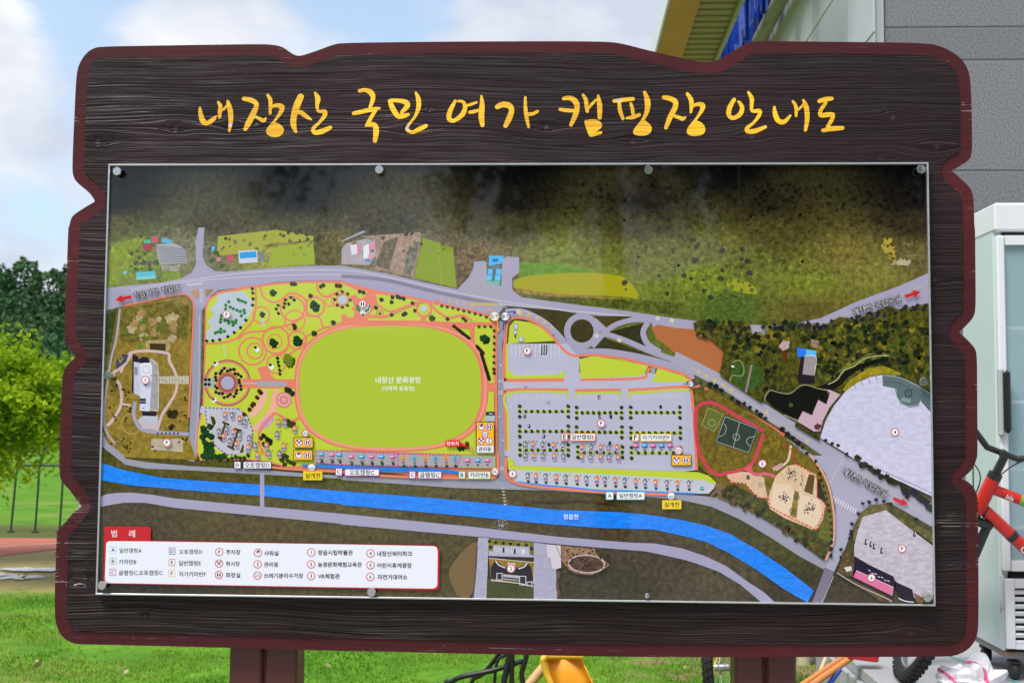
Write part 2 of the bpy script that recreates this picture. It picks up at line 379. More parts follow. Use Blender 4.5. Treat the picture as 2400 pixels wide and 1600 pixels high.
def clip(P, z, keep_above):
    Q = []; n = len(P)
    for i in range(n):
        a, b = P[i], P[(i+1) % n]; ia = (a.y >= z) == keep_above; ib = (b.y >= z) == keep_above
        if ia: Q.append(a)
        if ia != ib: Q.append(a.lerp(b, (z-a.y)/(b.y-a.y)))
    return Q
def grid_pts(P, step, knots=True):
    xs = [p.x for p in P]; z_ = [p.y for p in P]; out = []
    for x in np.arange(min(xs), max(xs), step):
        for z in np.arange(min(z_), max(z_), step): out.append((x+random.uniform(-.1, .1)*step, z+random.uniform(-.1, .1)*step))
    if knots:
        for kx, kz, r in KNOT:
            if min(z_) < kz < max(z_):
                for a in range(14):
                    for q in (.3, .7, 1.1, 1.7, 2.5): out.append((kx+q*r*math.cos(a*.449+q), kz+q*r*math.sin(a*.449+q)))
    return out
for i, (za, zb) in enumerate(BAND):
    O = clip(clip(outer, za+.0003 if i < 4 else -9, True), zb-.0003 if i else 9, False)
    I = clip(clip(inner, za+.0003 if i < 4 else -9, True), zb-.0003 if i else 9, False)
    xs = [p.x for p in O]
    verts = []; faces = []; mi = []; ap = []
    # border face (outer minus inner), then the raised carved face
    ext = [p for p in grid_pts(O, .016, False)]
    V, Fc = cdt([O], list(ext)+[(p.x, p.y) for p in I])
    def inside(pts, poly):
        poly = np.array([(p.x, p.y) for p in poly]); X = pts[:, 0][:, None]; Z = pts[:, 1][:, None]
        x1, z1 = poly[:, 0][None], poly[:, 1][None]; x2, z2 = np.roll(x1, -1), np.roll(z1, -1)
        c = ((z1 > Z) != (z2 > Z)) & (X < (x2-x1)*(Z-z1)/(z2-z1+1e-12)+x1); return (c.sum(1) % 2) == 1
    V = [(a, b) for a, b in V]; b0 = 0
    verts += [(x, YB, z) for x, z in V]; ap += V; faces += Fc; mi += [1]*len(Fc)
    nO = len(O); b = len(verts)
    verts += [(p.x, YB, p.y) for p in O]+[(p.x, YB+.04, p.y) for p in O]; ap += [(p.x, p.y) for p in O]*2
    for k in range(nO): faces.append((b+k, b+(k+1) % nO, b+nO+(k+1) % nO, b+nO+k)); mi.append(1)
    Vb, Fb = cdt([O]); b = len(verts); verts += [(x, YB+.04, z) for x, z in Vb]; ap += Vb; faces += [tuple(b+q for q in reversed(f)) for f in Fb]; mi += [1]*len(Fb)
    V, Fc = cdt([I], grid_pts(I, .0075)); b = len(verts); verts += [(x, YW, z) for x, z in V]; ap += V; faces += [tuple(b+q for q in f) for f in Fc]; mi += [0]*len(Fc)
    b = len(verts); nI = len(I); verts += [(p.x, YW, p.y) for p in I]+[(p.x, YB, p.y) for p in I]; ap += [(p.x, p.y) for p in I]*2
    for k in range(nI): faces.append((b+k, b+(k+1) % nI, b+nI+(k+1) % nI, b+nI+k)); mi.append(0)
    me = bpy.data.meshes.new('plank'); me.from_pydata(verts, [], faces); me.polygons.foreach_set('material_index', mi); attrs(me, ap)
    o = link('plank', me, [M_wood, M_bord], sign)

# yellow brushed lettering, traced stroke by stroke
LET = [
 (0, [[(1378, 745, 9), (1383, 790, 16), (1400, 838, 19), (1432, 848, 15), (1470, 822, 15), (1490, 800, 5)], [(1503, 705, 9), (1518, 730, 13), (1515, 770, 14), (1513, 808, 11)], [(1515, 765, 8), (1545, 750, 9), (1568, 725, 8)], [(1570, 702, 12), (1586, 760, 18), (1590, 830, 16), (1580, 904, 8)]]),
 (0, [[(1680, 682, 14), (1725, 690, 17), (1760, 708, 17), (1766, 735, 16), (1742, 790, 20), (1712, 850, 20), (1690, 890, 14)], [(1740, 795, 10), (1775, 812, 11), (1818, 832, 13), (1832, 812, 5)], [(1845, 657, 10), (1863, 690, 14), (1862, 740, 11), (1862, 782, 10)], [(1862, 742, 10), (1900, 728, 13), (1943, 738, 18), (1932, 778, 14), (1895, 830, 8), (1864, 868, 9), (1845, 908, 12), (1872, 934, 9), (1922, 927, 13), (1945, 896, 12), (1924, 864, 8), (1892, 848, 6)]]),
 (0, [[(2072, 668, 22), (2045, 730, 24), (2025, 800, 21), (2022, 860, 20), (2038, 908, 10)], [(2030, 775, 12), (2070, 775, 15), (2110, 803, 15), (2145, 825, 6)], [(2172, 642, 9), (2190, 680, 18), (2185, 730, 12), (2195, 766, 11), (2238, 770, 15), (2235, 800, 15), (2200, 845, 10), (2160, 885, 13), (2168, 914, 15), (2220, 905, 18), (2276, 880, 13)]]),
 (1, [[(125, 627, 12), (165, 622, 13), (205, 640, 19), (218, 680, 16), (198, 740, 11)], [(85, 782, 13), (150, 768, 15), (230, 752, 13), (262, 748, 9)], [(235, 762, 12), (205, 810, 13), (185, 850, 14), (172, 866, 10)], [(185, 860, 14), (228, 862, 17), (240, 900, 20), (232, 970, 15)]]),
 (1, [[(335, 697, 14), (350, 740, 18), (380, 790, 18), (400, 808, 14)], [(345, 692, 12), (400, 695, 14), (448, 708, 18), (452, 735, 18), (415, 775, 11)], [(395, 805, 16), (430, 800, 16), (461, 790, 11)], [(513, 640, 8), (530, 680, 16), (532, 740, 16), (510, 800, 10), (480, 840, 8), (455, 875, 10), (455, 895, 12), (490, 912, 12), (540, 890, 16), (583, 868, 13)]]),
 (1, [[(785, 698, 11), (752, 760, 16), (742, 815, 17), (775, 832, 13), (832, 792, 17), (853, 740, 15), (838, 703, 11), (805, 697, 8)], [(870, 727, 9), (900, 718, 10), (932, 706, 8)], [(885, 775, 11), (920, 768, 12), (948, 758, 8)], [(965, 662, 7), (970, 720, 17), (965, 800, 20), (972, 862, 15)]]),
 (1, [[(1075, 737, 17), (1110, 722, 19), (1158, 730, 20), (1173, 765, 18), (1155, 820, 20), (1131, 868, 15)], [(1268, 670, 8), (1268, 730, 12), (1275, 800, 14), (1290, 875, 9)], [(1275, 790, 12), (1320, 785, 12), (1352, 768, 10)]]),
 (1, [[(1533, 680, 13), (1575, 677, 16), (1612, 700, 20), (1625, 740, 18), (1610, 800, 18), (1582, 862, 12)], [(1508, 755, 11), (1560, 762, 13), (1625, 765, 10)], [(1665, 655, 9), (1685, 690, 14), (1690, 740, 13), (1695, 768, 11)], [(1700, 750, 8), (1730, 715, 10), (1755, 690, 8)], [(1770, 661, 9), (1780, 730, 18), (1780, 812, 14)], [(1687, 840, 13), (1702, 880, 16), (1720, 928, 16)], [(1700, 838, 12), (1750, 838, 14), (1783, 862, 14), (1765, 890, 11), (1742, 907, 8)], [(1730, 930, 13), (1788, 915, 10)]]),
 (1, [[(1880, 697, 12), (1940, 690, 14), (2010, 682, 13)], [(1915, 705, 12), (1920, 760, 14), (1940, 818, 11)], [(1995, 715, 10), (2005, 750, 12), (2010, 785, 12)], [(1965, 815, 8), (2010, 808, 14), (2053, 792, 12)], [(2090, 637, 11), (2110, 700, 20), (2105, 770, 16), (2075, 830, 10), (2040, 878, 11), (2022, 913, 12), (2060, 927, 10), (2110, 913, 15), (2127, 882, 12), (2106, 850, 8), (2085, 834, 6)]]),
 (1, [[(2222, 672, 13), (2262, 680, 17), (2300, 700, 18), (2300, 740, 18), (2265, 810, 18), (2237, 880, 13)], [(2290, 798, 10), (2330, 812, 13), (2352, 820, 13), (2372, 808, 6)], [(2384, 647, 11), (2410, 690, 16), (2412, 740, 13), (2408, 775, 8)], [(2414, 735, 10), (2452, 720, 12), (2490, 728, 18), (2480, 768, 13), (2442, 825, 8), (2408, 868, 10), (2392, 910, 12), (2424, 929, 10), (2482, 914, 15), (2496, 882, 11), (2474, 850, 8), (2440, 836, 6)]]),
 (2, [[(355, 687, 13), (325, 740, 17), (318, 790, 16), (345, 814, 14), (392, 792, 16), (410, 748, 15), (394, 710, 11), (382, 702, 7)], [(453, 637, 9), (476, 680, 15), (475, 730, 12), (480, 765, 11), (530, 766, 14), (525, 798, 13), (490, 845, 10), (445, 882, 13), (448, 905, 15), (500, 903, 16), (570, 875, 11)]]),
 (2, [[(632, 740, 9), (638, 790, 17), (660, 833, 17), (700, 840, 15), (742, 797, 8)], [(760, 700, 9), (780, 735, 12), (782, 800, 9)], [(785, 765, 8), (815, 740, 8), (838, 712, 8)], [(832, 692, 9), (852, 740, 17), (858, 820, 16), (846, 898, 11)]]),
 (2, [[(942, 698, 14), (985, 686, 17), (1028, 680, 13)], [(985, 712, 12), (952, 760, 13), (952, 795, 15), (1008, 790, 17), (1038, 792, 12), (1025, 830, 14), (1000, 872, 12)], [(967, 900, 13), (1030, 888, 17), (1102, 883, 13)]]),
]
YL = YW - .0006
for c, strokes in LET:
    loops = []
    for s in strokes:
        for lp in brush([(q[0], q[1], q[2]) for q in s], 5):
            loops.append([bp(c*800+x/2.94, y/2.94, YL) for x, y in lp])
    allp = [Vector(p) for lp in loops for p in lp]
    V, Fc = cdt(loops, grid_pts(allp, .005, True), 1e-6)
    me = bpy.data.meshes.new('letter'); vs = [(x, YL, z) for x, z in V]
    # boundary skirt so the paint has thickness
    ec = {}
    for f in Fc:
        for a, b in zip(f, f[1:]+f[:1]): ec[(min(a, b), max(a, b))] = ec.get((min(a, b), max(a, b)), 0)+1
    n0 = len(vs); fs = list(Fc); m = {}
    for (a, b), k in ec.items():
        if k == 1:
            for q in (a, b):
                if q not in m: m[q] = len(vs); vs.append((V[q][0], YW+.0002, V[q][1]))
            fs.append((a, b, m[b], m[a]))
    inv = {v: k for k, v in m.items()}
    me.from_pydata(vs, [], fs); attrs(me, V + [V[inv[k]] for k in range(n0, len(vs))])
    link('letter', me, M_yel, sign)

# posts: two brown rails side by side with a groove between
M_post = simple('brown_post_paint', (.100, .022, .020), .42, var=.25, scale=5, bump=.15, bscale=90, dirt=((.16, .12, .11), 35, .66))
for (xa, xb) in ((538, 697), (1722, 1866)):
    xl = at(xa, 1560, YB+.045).x-BX; xr = at(xb, 1560, YB+.045).x-BX; m = MB(); wd = (xr-xl-.006)/2
    for q in (xl+wd/2, xr-wd/2): m.box((q, YB+.087, .93), (wd, .09, 1.92), None, .006)
    m.box(((xl+xr)/2, YB+.092, .93), (.012, .07, 1.90)); m.build('post', M_post, sign)


# ------------------------------------------------------------------ the printed map
YP = D + .0075                                                     # plane of the print's first layer
class Print:
    def __init__(s): s.v = []; s.f = []; s.c = []; s.a = []; s.lv = 0; s.n = 0
    def lay(s): s.lv += 3.5e-6 + min(s.n, 39)*1.1e-6; s.n = 0
    def raw(s, V, Fc, col, amp=.03, kind=0):
        b = len(s.v); y = YP - s.lv - (s.n % 40)*1.1e-6; s.n += 1
        cols = col if isinstance(col, list) else None
        for i, (x, z) in enumerate(V):
            s.v.append((x, y, z)); q = lin(cols[i]) if cols else None
            s.c.append((*(q if q else lin(col)), 1)); s.a.append((amp, kind, 0))
        s.f += [tuple(b+k for k in f) for f in Fc]
PR = Print()
x0, x1 = -PW/2+.004, PW/2-.004; z0, z1 = CZ-PH/2+.004, CZ+PH/2-.004
def inpanel(p): return (min(max(p[0], x0), x1), min(max(p[1], z0), z1))
def fill(pts, col, amp=.04, kind=0, sm=0, lay=True):
    if lay: PR.lay()
    P = [inpanel(bp(p[0], p[1])) for p in pts]
    if sm: P = [(q.x, q.y) for q in smooth_poly([Vector(p) for p in P], sm)]
    V, Fc = cdt([P]); PR.raw(V, Fc, col, amp, kind)
def line(pts, wd, col, amp=.03, sm=True, closed=False, lay=True, k=5, kind=0):
    "wd in photograph pixels, a number or one per point"
    if lay: PR.lay()
    pts = [tuple(p) for p in pts]
    w_ = [p[2] if len(p) > 2 else wd for p in pts]; q = [(p[0], p[1], ww/2) for p, ww in zip(pts, w_)]
    S = catmull(q, k, closed) if sm and len(q) > 2 else [np.array(p, float) for p in q]
    if closed and not sm: pass
    n = len(S); V = []; Fc = []
    for i, s in enumerate(S):
        a = S[(i-1) % n] if closed else S[max(i-1, 0)]; b = S[(i+1) % n] if closed else S[min(i+1, n-1)]
        t = np.array((b[0]-a[0], b[1]-a[1])); t /= np.linalg.norm(t)+1e-9; nr = np.array((-t[1], t[0]))*s[2]
        V += [inpanel(bp(*(s[:2]+nr))), inpanel(bp(*(s[:2]-nr)))]
    for i in range(n if closed else n-1):
        j = (i+1) % n; Fc.append((2*i, 2*j, 2*j+1, 2*i+1))
    PR.raw(V, Fc, col, amp, kind)
def circ(x, y, r, n=28, ry=None, rot=0):
    ry = r if ry is None else ry; o = []
    for k in range(n):
        a = 2*math.pi*k/n; u, v = r*math.cos(a), ry*math.sin(a); o.append((x+u*math.cos(rot)-v*math.sin(rot), y+u*math.sin(rot)+v*math.cos(rot)))
    return o
def disc(x, y, r, col, amp=.04, n=22, lay=True, kind=0):
    if lay: PR.lay()
    P = [inpanel(bp(*p)) for p in circ(x, y, r, n)]; PR.raw(P, [tuple(range(n))], col, amp, kind)
def ring(x, y, r, wd, col, ry=None, lay=True, n=32, amp=.04): line(circ(x, y, r, n, ry), wd, col, amp, sm=False, closed=True, lay=lay)
def rect(x, y, w_, h, col, rot=0, amp=.04, rad=0, lay=True, kind=0):
    if lay: PR.lay()
    P = []
    if rad <= 0: P = [(-w_/2, -h/2), (w_/2, -h/2), (w_/2, h/2), (-w_/2, h/2)]
    else:
        for (cx, cy, a0) in ((w_/2-rad, -h/2+rad, -90), (w_/2-rad, h/2-rad, 0), (-w_/2+rad, h/2-rad, 90), (-w_/2+rad, -h/2+rad, 180)):
            for k in range(4): a = math.radians(a0+30*k); P.append((cx+rad*math.cos(a), cy+rad*math.sin(a)))
    c, s_ = math.cos(rot), math.sin(rot)
    P = [inpanel(bp(x+u*c-v*s_, y+u*s_+v*c)) for u, v in P]; PR.raw(P, [tuple(range(len(P)))], col, amp, kind)
def blob(x, y, r, col, amp=.35, jag=.3, n=11, lay=False, kind=0):
    P = []
    for k in range(n): a = 2*math.pi*k/n; q = r*(1-jag*random.random() if k % 2 else 1); P.append(inpanel(bp(x+q*math.cos(a), y+q*math.sin(a))))
    b = inpanel(bp(x, y)); PR.raw([b]+P, [(0, k+1, (k+1) % n+1) for k in range(n)], col, amp, kind)
TC = {}
def text_geo(body, off):
    key = (body, off)
    if key not in TC:
        c = bpy.data.curves.new('t', 'FONT'); c.body = body; c.size = 1; c.offset = off; c.resolution_u = 2
        o = bpy.data.objects.new('t', c); COL.objects.link(o); dg = bpy.context.evaluated_depsgraph_get()
        m = bpy.data.meshes.new_from_object(o.evaluated_get(dg)); V = [(v.co.x, v.co.y) for v in m.vertices]; Fc = [tuple(p.vertices) for p in m.polygons]
        bpy.data.objects.remove(o); bpy.data.curves.remove(c); bpy.data.meshes.remove(m)
        xs = [v[0] for v in V]; ys = [v[1] for v in V]; cx, cy = (min(xs)+max(xs))/2, (min(ys)+max(ys))/2
        TC[key] = ([(x-cx, y-cy) for x, y in V], Fc, max(xs)-min(xs), max(ys)-min(ys))
    return TC[key]
def text(body, x, y, wd, col, rot=0, off=.02, ht=None, left=False, lay=True):
    "centred at x, y; wd = width in photograph pixels (or ht = height)"
    if lay: PR.lay()
    V, Fc, w_, h_ = text_geo(body, off); s = (wd/w_ if wd else ht/h_); sy = (ht/h_ if (ht and wd) else s)
    if left: x += w_*s/2
    c, s_ = math.cos(rot), math.sin(rot)
    P = [inpanel(bp(x+u*s*c+v*sy*s_, y+u*s*s_-v*sy*c)) for u, v in V]; PR.raw(P, Fc, col, .02)

# base: the aerial photograph's broad colours
CTRL = np.array([(260, 400, 25, 25, 30), (700, 400, 24, 24, 28), (1200, 400, 17, 15, 17), (1700, 400, 20, 18, 20), (2150, 400, 14, 12, 15),
 (260, 470, 44, 44, 40), (700, 470, 40, 40, 36), (1200, 470, 38, 33, 28), (1500, 480, 48, 42, 32), (1800, 480, 58, 50, 34), (2150, 470, 40, 32, 32),
 (260, 530, 105, 100, 50), (500, 525, 90, 86, 60), (700, 530, 92, 88, 52), (900, 525, 85, 80, 62), (1200, 530, 76, 70, 38), (1500, 520, 80, 73, 38), (1800, 530, 92, 84, 38), (2150, 520, 66, 56, 38),
 (280, 600, 120, 138, 46), (450, 580, 120, 118, 92), (650, 600, 140, 140, 60), (800, 600, 108, 98, 60), (950, 600, 128, 118, 95), (1150, 600, 105, 96, 66), (1300, 590, 112, 118, 50), (1500, 600, 98, 98, 44), (1700, 590, 100, 100, 42), (2000, 600, 108, 98, 46), (2150, 600, 96, 86, 50),
 (1400, 660, 115, 128, 42), (1650, 660, 112, 124, 38), (1900, 670, 110, 116, 38), (2050, 640, 115, 110, 46), (1700, 715, 72, 90, 32), (1900, 720, 90, 80, 34), (1300, 720, 90, 95, 35),
 (250, 1080, 80, 70, 36), (600, 1130, 82, 78, 32), (900, 1150, 88, 84, 42), (1400, 1180, 78, 70, 36), (1800, 1200, 66, 66, 26), (1900, 1260, 72, 74, 24),
 (250, 1215, 72, 62, 42), (600, 1250, 84, 72, 40), (1000, 1250, 80, 70, 38), (1400, 1230, 76, 64, 44), (1700, 1330, 86, 76, 56), (1450, 1370, 60, 54, 38), (1560, 1330, 75, 64, 50), (300, 1400, 50, 45, 36), (2000, 1395, 68, 58, 44), (1850, 1395, 58, 52, 36), (230, 850, 100, 95, 45), (2150, 1000, 120, 110, 60)], float)
NX, NZ = 150, 80; V = []; C = []
for j in range(NZ+1):
    for i in range(NX+1):
        x = x0+(x1-x0)*i/NX; z = z0+(z1-z0)*j/NZ; V.append((x, z))
GP = np.array(V)
CTRL[:, 2:] *= (np.clip(.52+.56*(CTRL[:, 1]-440)/160, .52, 1.08)-.10*(CTRL[:, 1] > 1000))[:, None]
# photograph pixel of each panel point (forward projection)
def topx(x, z, Y=D+.005):
    d = Vector((x+BX, Y, z))-EYE; k = d.dot(FW); return 1200+F*d.dot(RT)/k, 800-F*d.dot(UP)/k
for (x, z) in V:
    px, py = topx(x, z); d2 = ((CTRL[:, 0]-px)/1.7)**2+(CTRL[:, 1]-py)**2+120; w8 = 1/d2**1.6; c = (CTRL[:, 2:]*w8[:, None]).sum(0)/w8.sum(); C.append(tuple(c))
Fc = [(j*(NX+1)+i, j*(NX+1)+i+1, (j+1)*(NX+1)+i+1, (j+1)*(NX+1)+i) for j in range(NZ) for i in range(NX)]
PR.raw(V, Fc, C, .5, 1)

ROAD = (163, 157, 182); CORAL = (226, 126, 102); LIME = (188, 202, 62); GRAY = (182, 180, 202); OCH = (142, 118, 48); WHITE = (240, 240, 245); DKG = (26, 48, 20); RED = (205, 25, 35)
# fields, woods and houses of the upper strip
t = lambda p: T(0, 1, p); u = lambda p: T(1, 1, p); v = lambda p: T(2, 1, p); a_ = lambda p: T(0, 2, p); b_ = lambda p: T(1, 2, p); c_ = lambda p: T(2, 2, p)
fill(t([(735, 410), (738, 200), (820, 110), (960, 60), (1000, 62), (880, 250), (820, 370), (800, 400)]), (128, 145, 42), .3, 1)
fill(t([(1500, 60), (1900, 15), (2160, 60), (2155, 90), (1850, 110), (1800, 165), (1490, 195)]), (162, 162, 58), .2, 2)
fill(t([(1885, 140), (2155, 90), (2170, 255), (1840, 265)]), (150, 166, 44), .14, 2)
fill(t([(2170, 40), (2352, 20), (2352, 200), (2310, 265), (2165, 250)]), (96, 88, 40), .7, 1)
fill(t([(1112, 300), (1240, 300), (1240, 355), (1112, 375)]), (118, 140, 45), .3, 1); fill(t([(885, 290), (1090, 258), (1088, 290), (900, 318)]), (110, 135, 50), .3, 1)
fill(u([(30, 110), (230, 60), (240, 180), (190, 260), (0, 250), (0, 150)]), (170, 160, 168), .12, 1)
fill(u([(130, 60), (560, 30), (490, 340), (310, 300), (230, 290), (240, 100)]), (162, 138, 120), .35, 1)
fill(u([(290, 100), (390, 60), (330, 290), (230, 260)]), (110, 100, 80), .6, 1); fill(u([(470, 120), (540, 100), (480, 330), (420, 320)]), (120, 115, 100), .6, 1)
fill(u([(562, 70), (770, 140), (792, 415), (500, 345)]), (134, 152, 36), .12, 2); line(u([(672, 100), (685, 390)]), 1.2, (150, 168, 60))
fill(u([(780, 130), (1000, 100), (1010, 230), (930, 260), (880, 350), (800, 420)]), (112, 92, 62), .8, 1)
fill(u([(1225, 235), (1500, 250), (1700, 290), (1740, 310), (1225, 345)]), (102, 140, 44), .3, 1)
fill(u([(1180, 380), (1205, 350), (1330, 325), (1660, 308), (1900, 325), (1975, 355), (2080, 495), (1900, 470), (1500, 462), (1250, 450), (1195, 425)]), (162, 156, 26), .12, 2, 1)
line(u([(1195, 430), (1500, 470), (2000, 510), (2352, 560)]), [9][0], (150, 120, 60), .5, kind=1)
fill(u([(1300, 470), (2060, 500), (2352, 520), (2352, 610), (2000, 565), (1300, 500)]), (86, 92, 32), .7, 1)
fill(v([(310, 345), (400, 355), (470, 380), (520, 440), (500, 470), (300, 420)]), (150, 150, 40), .2, 2, 1)
fill(v([(1390, 60), (1450, 80), (1470, 180), (1470, 240), (1430, 230), (1370, 130)]), (170, 150, 60), .3, 2); fill(v([(1430, 255), (1500, 220), (1500, 205), (1520, 225), (1550, 195), (1575, 230), (1560, 262)]), (178, 166, 140), .2)
def basecol(px, py):
    w8 = 1/(((CTRL[:, 0]-px)/1.7)**2+(CTRL[:, 1]-py)**2+120)**1.6; return (CTRL[:, 2:]*w8[:, None]).sum(0)/w8.sum()
PR.lay()
for k in range(1500):     # trees of the slope, printed
    x, y = random.uniform(1180, 2176) if k % 3 else random.uniform(1500, 2176), random.uniform(430, 715)
    if y > (650 if x < 1600 else 655+(x-1600)*.05): 
        if not (1600 < x < 1900 and y < 722): continue
    if x > 1900 and y > 700-(x-1900)*.30: continue
    if x < 1560 and 600 < y and x > 1180: continue
    q_ = random.choice([.82, .87, .92, 1.07, 1.14]); b9 = basecol(x, y)*q_*(.6+.4*min(1, max(0, (y-430)/120))+.0)+(0, 3 if q_ > 1 else 0, 0)
    blob(x, y, random.uniform(2, 6.5)*(1.2 if q_ < .8 else 1), tuple(b9), .6, .55, 9, kind=1)
PR.lay()
for k in range(260):
    x, y = random.uniform(255, 1180), random.uniform(500, 600); q_ = random.choice([.7, .82, 1.1, 1.15]); blob(x, y, random.uniform(2, 6), tuple(basecol(x, y)*q_), .6, .55, 9, kind=1)
PR.lay()
for k in range(420):
    x, y = random.uniform(240, 1950), random.uniform(1085, 1400); q_ = random.choice([.78, .88, 1.1, 1.16]); blob(x, y, random.uniform(2, 7), tuple(basecol(x, y)*q_), .5, .55, 9, kind=1)
PR.lay()
for k in range(46): blob(random.uniform(1450, 1760), random.uniform(548, 700), random.uniform(3, 9), random.choice([(66, 62, 42), (88, 96, 40), (60, 56, 42)]), .5, .6, kind=1)
# greenhouses, roofs, pool
fill(t([(1075, 115), (1200, 108), (1280, 150), (1288, 245), (1100, 255), (1080, 180)]), (166, 166, 174), .1)
for k in range(9): line(t([(1078+k*3, 128+k*14), (1284, 150+k*11)]), 1.6, (95, 96, 108), lay=k == 0)
fill(t([(1108, 262), (1240, 255), (1230, 300), (1115, 302)]), (150, 150, 135), .4, 1)
for pts, cc_ in (([(1115, 68), (1190, 90), (1180, 112), (1110, 102)], (90, 175, 205)), ([(935, 308), (1068, 298), (1070, 330), (937, 340)], (88, 180, 205)), ([(937, 340), (1070, 330), (1070, 352), (940, 362)], (120, 200, 190)), ([(985, 108), (1045, 106), (1048, 140), (1040, 165), (1000, 165), (980, 140)], (150, 62, 72)),
                 ([(990, 85), (1038, 85), (1038, 108), (990, 108)], (70, 180, 140)), ([(1040, 62), (1085, 62), (1090, 100), (1045, 105)], (190, 90, 110)), ([(850, 300), (875, 298), (865, 325), (848, 325)], (110, 190, 205)), ([(1640, 160), (1770, 153), (1775, 240), (1645, 248)], (200, 200, 215)), ([(1648, 172), (1762, 163), (1768, 205), (1652, 214)], (38, 150, 222)),
                 ([(1560, 192), (1612, 190), (1614, 235), (1560, 237)], (185, 85, 100)), ([(1458, 128), (1482, 130), (1475, 165), (1452, 160)], (85, 175, 220)), ([(1490, 205), (1520, 205), (1520, 232), (1490, 232)], (200, 130, 140)), ([(945, 240), (1070, 228), (1072, 245), (950, 256)], (90, 95, 115)), ([(1795, 170), (1822, 175), (1812, 230), (1790, 225)], (120, 125, 145))): fill(t(pts), cc_, .1)
for k in range(30): blob(*t([(random.choice([random.uniform(890, 1000), random.uniform(1010, 1080), random.uniform(1450, 1540)]), random.uniform(150, 290))])[0], random.uniform(3, 6), (78, 82, 42), .6, .4)
for pts, cc_ in (([(60, 120), (105, 112), (110, 180), (70, 190)], (215, 215, 220)), ([(105, 112), (130, 115), (128, 178), (110, 182)], (215, 130, 150)), ([(150, 130), (190, 110), (190, 210), (150, 215)], (225, 222, 228)), ([(195, 108), (235, 112), (232, 155), (192, 152)], (220, 140, 160)), ([(186, 185), (218, 188), (212, 215), (182, 212)], (222, 150, 165)), ([(165, 220), (200, 222), (200, 235), (163, 233)], (40, 140, 210)),
                 ([(915, 235), (990, 228), (1000, 300), (900, 320)], (150, 155, 190)), ([(1018, 195), (1118, 195), (1115, 245), (1015, 265)], (76, 178, 232)), ([(1040, 215), (1080, 212), (1082, 235), (1042, 238)], (40, 110, 170)), ([(1030, 262), (1095, 258), (1092, 290), (1032, 292)], (110, 115, 130)), ([(1010, 285), (1045, 285), (1040, 325), (1008, 325)], (84, 184, 236)), ([(1065, 285), (1104, 285), (1102, 325), (1063, 325)], (84, 184, 236)), ([(1003, 328), (1040, 328), (1035, 365), (998, 365)], (92, 190, 238)), ([(1060, 328), (1098, 328), (1094, 365), (1057, 365)], (92, 190, 238)), ([(1043, 285), (1063, 285), (1057, 365), (1037, 365)], (90, 110, 105)), ([(1005, 368), (1095, 368), (1090, 395), (1003, 395)], (110, 180, 165))): fill(u(pts), cc_, .1)

# roads of the upper strip
fill(t([(725, 440), (735, 415), (900, 398), (1100, 380), (1250, 350), (1320, 310), (1350, 250), (1345, 100), (1365, 0), (1408, 0), (1395, 200), (1420, 260), (1480, 300), (1560, 305), (1800, 285), (2100, 265), (2352, 262)]) + u([(300, 315), (600, 385), (800, 425), (870, 350), (925, 300), (1000, 320), (1000, 380), (1100, 400), (1110, 220), (1140, 200), (1225, 205), (1225, 310), (1175, 350), (1180, 430), (1240, 480), (1500, 515), (2000, 580), (2352, 632)]) + v([(300, 668), (700, 672), (950, 625), (1200, 510), (1500, 400), (1703, 315), (1706, 520), (1300, 600), (950, 700), (700, 722), (470, 745), (0, 695)]) + u([(2250, 690), (2150, 690), (2130, 640), (2000, 625), (1750, 605), (1600, 590), (1400, 560), (1120, 545), (1080, 600), (1050, 605), (900, 567), (600, 502), (200, 425), (0, 385)]) + t([(2352, 366), (2100, 366), (1900, 376), (1750, 402), (1500, 432), (1450, 470), (1400, 560), (1340, 600), (1325, 500), (1275, 452), (1150, 475), (950, 520), (850, 540), (722, 570)]), ROAD, .06)
fill(u([(0, 100), (170, 30), (150, 20), (0, 90)]), ROAD); fill(u([(900, 300), (920, 255), (1000, 240), (1005, 400), (1130, 405), (1130, 530), (820, 450)]), (164, 160, 176), .08)
for off_ in (-22, 10): line(t([(900, 440+off_*.6), (1300, 370+off_*.4), (1800, 325+off_), (2352, 315+off_)]) + u([(300, 360+off_), (700, 450+off_), (1100, 520+off_*.7), (1600, 575), (2000, 610)]), 1.3, (208, 206, 215), lay=off_ < 0)
line(u([(0, 335), (300, 362), (700, 455), (1080, 530)]), 8, (128, 126, 142)); line(u([(880, 525), (1080, 530)]), 7, (190, 170, 110)); line(u([(1120, 540), (1600, 590)]), 5, (190, 188, 200))
line(t([(1285, 395), (1395, 385)]), 5, (190, 188, 198)); line(t([(1385, 420), (1385, 520)]), 9, (176, 174, 190))
line(t([(1360, 560), (1352, 900), (1350, 1100), (1340, 1300), (1325, 1567)]) + a_([(1330, 20)]), 21, (152, 150, 170)); line(t([(1372, 600), (1368, 1100), (1345, 1500)]), 1, (200, 200, 210))
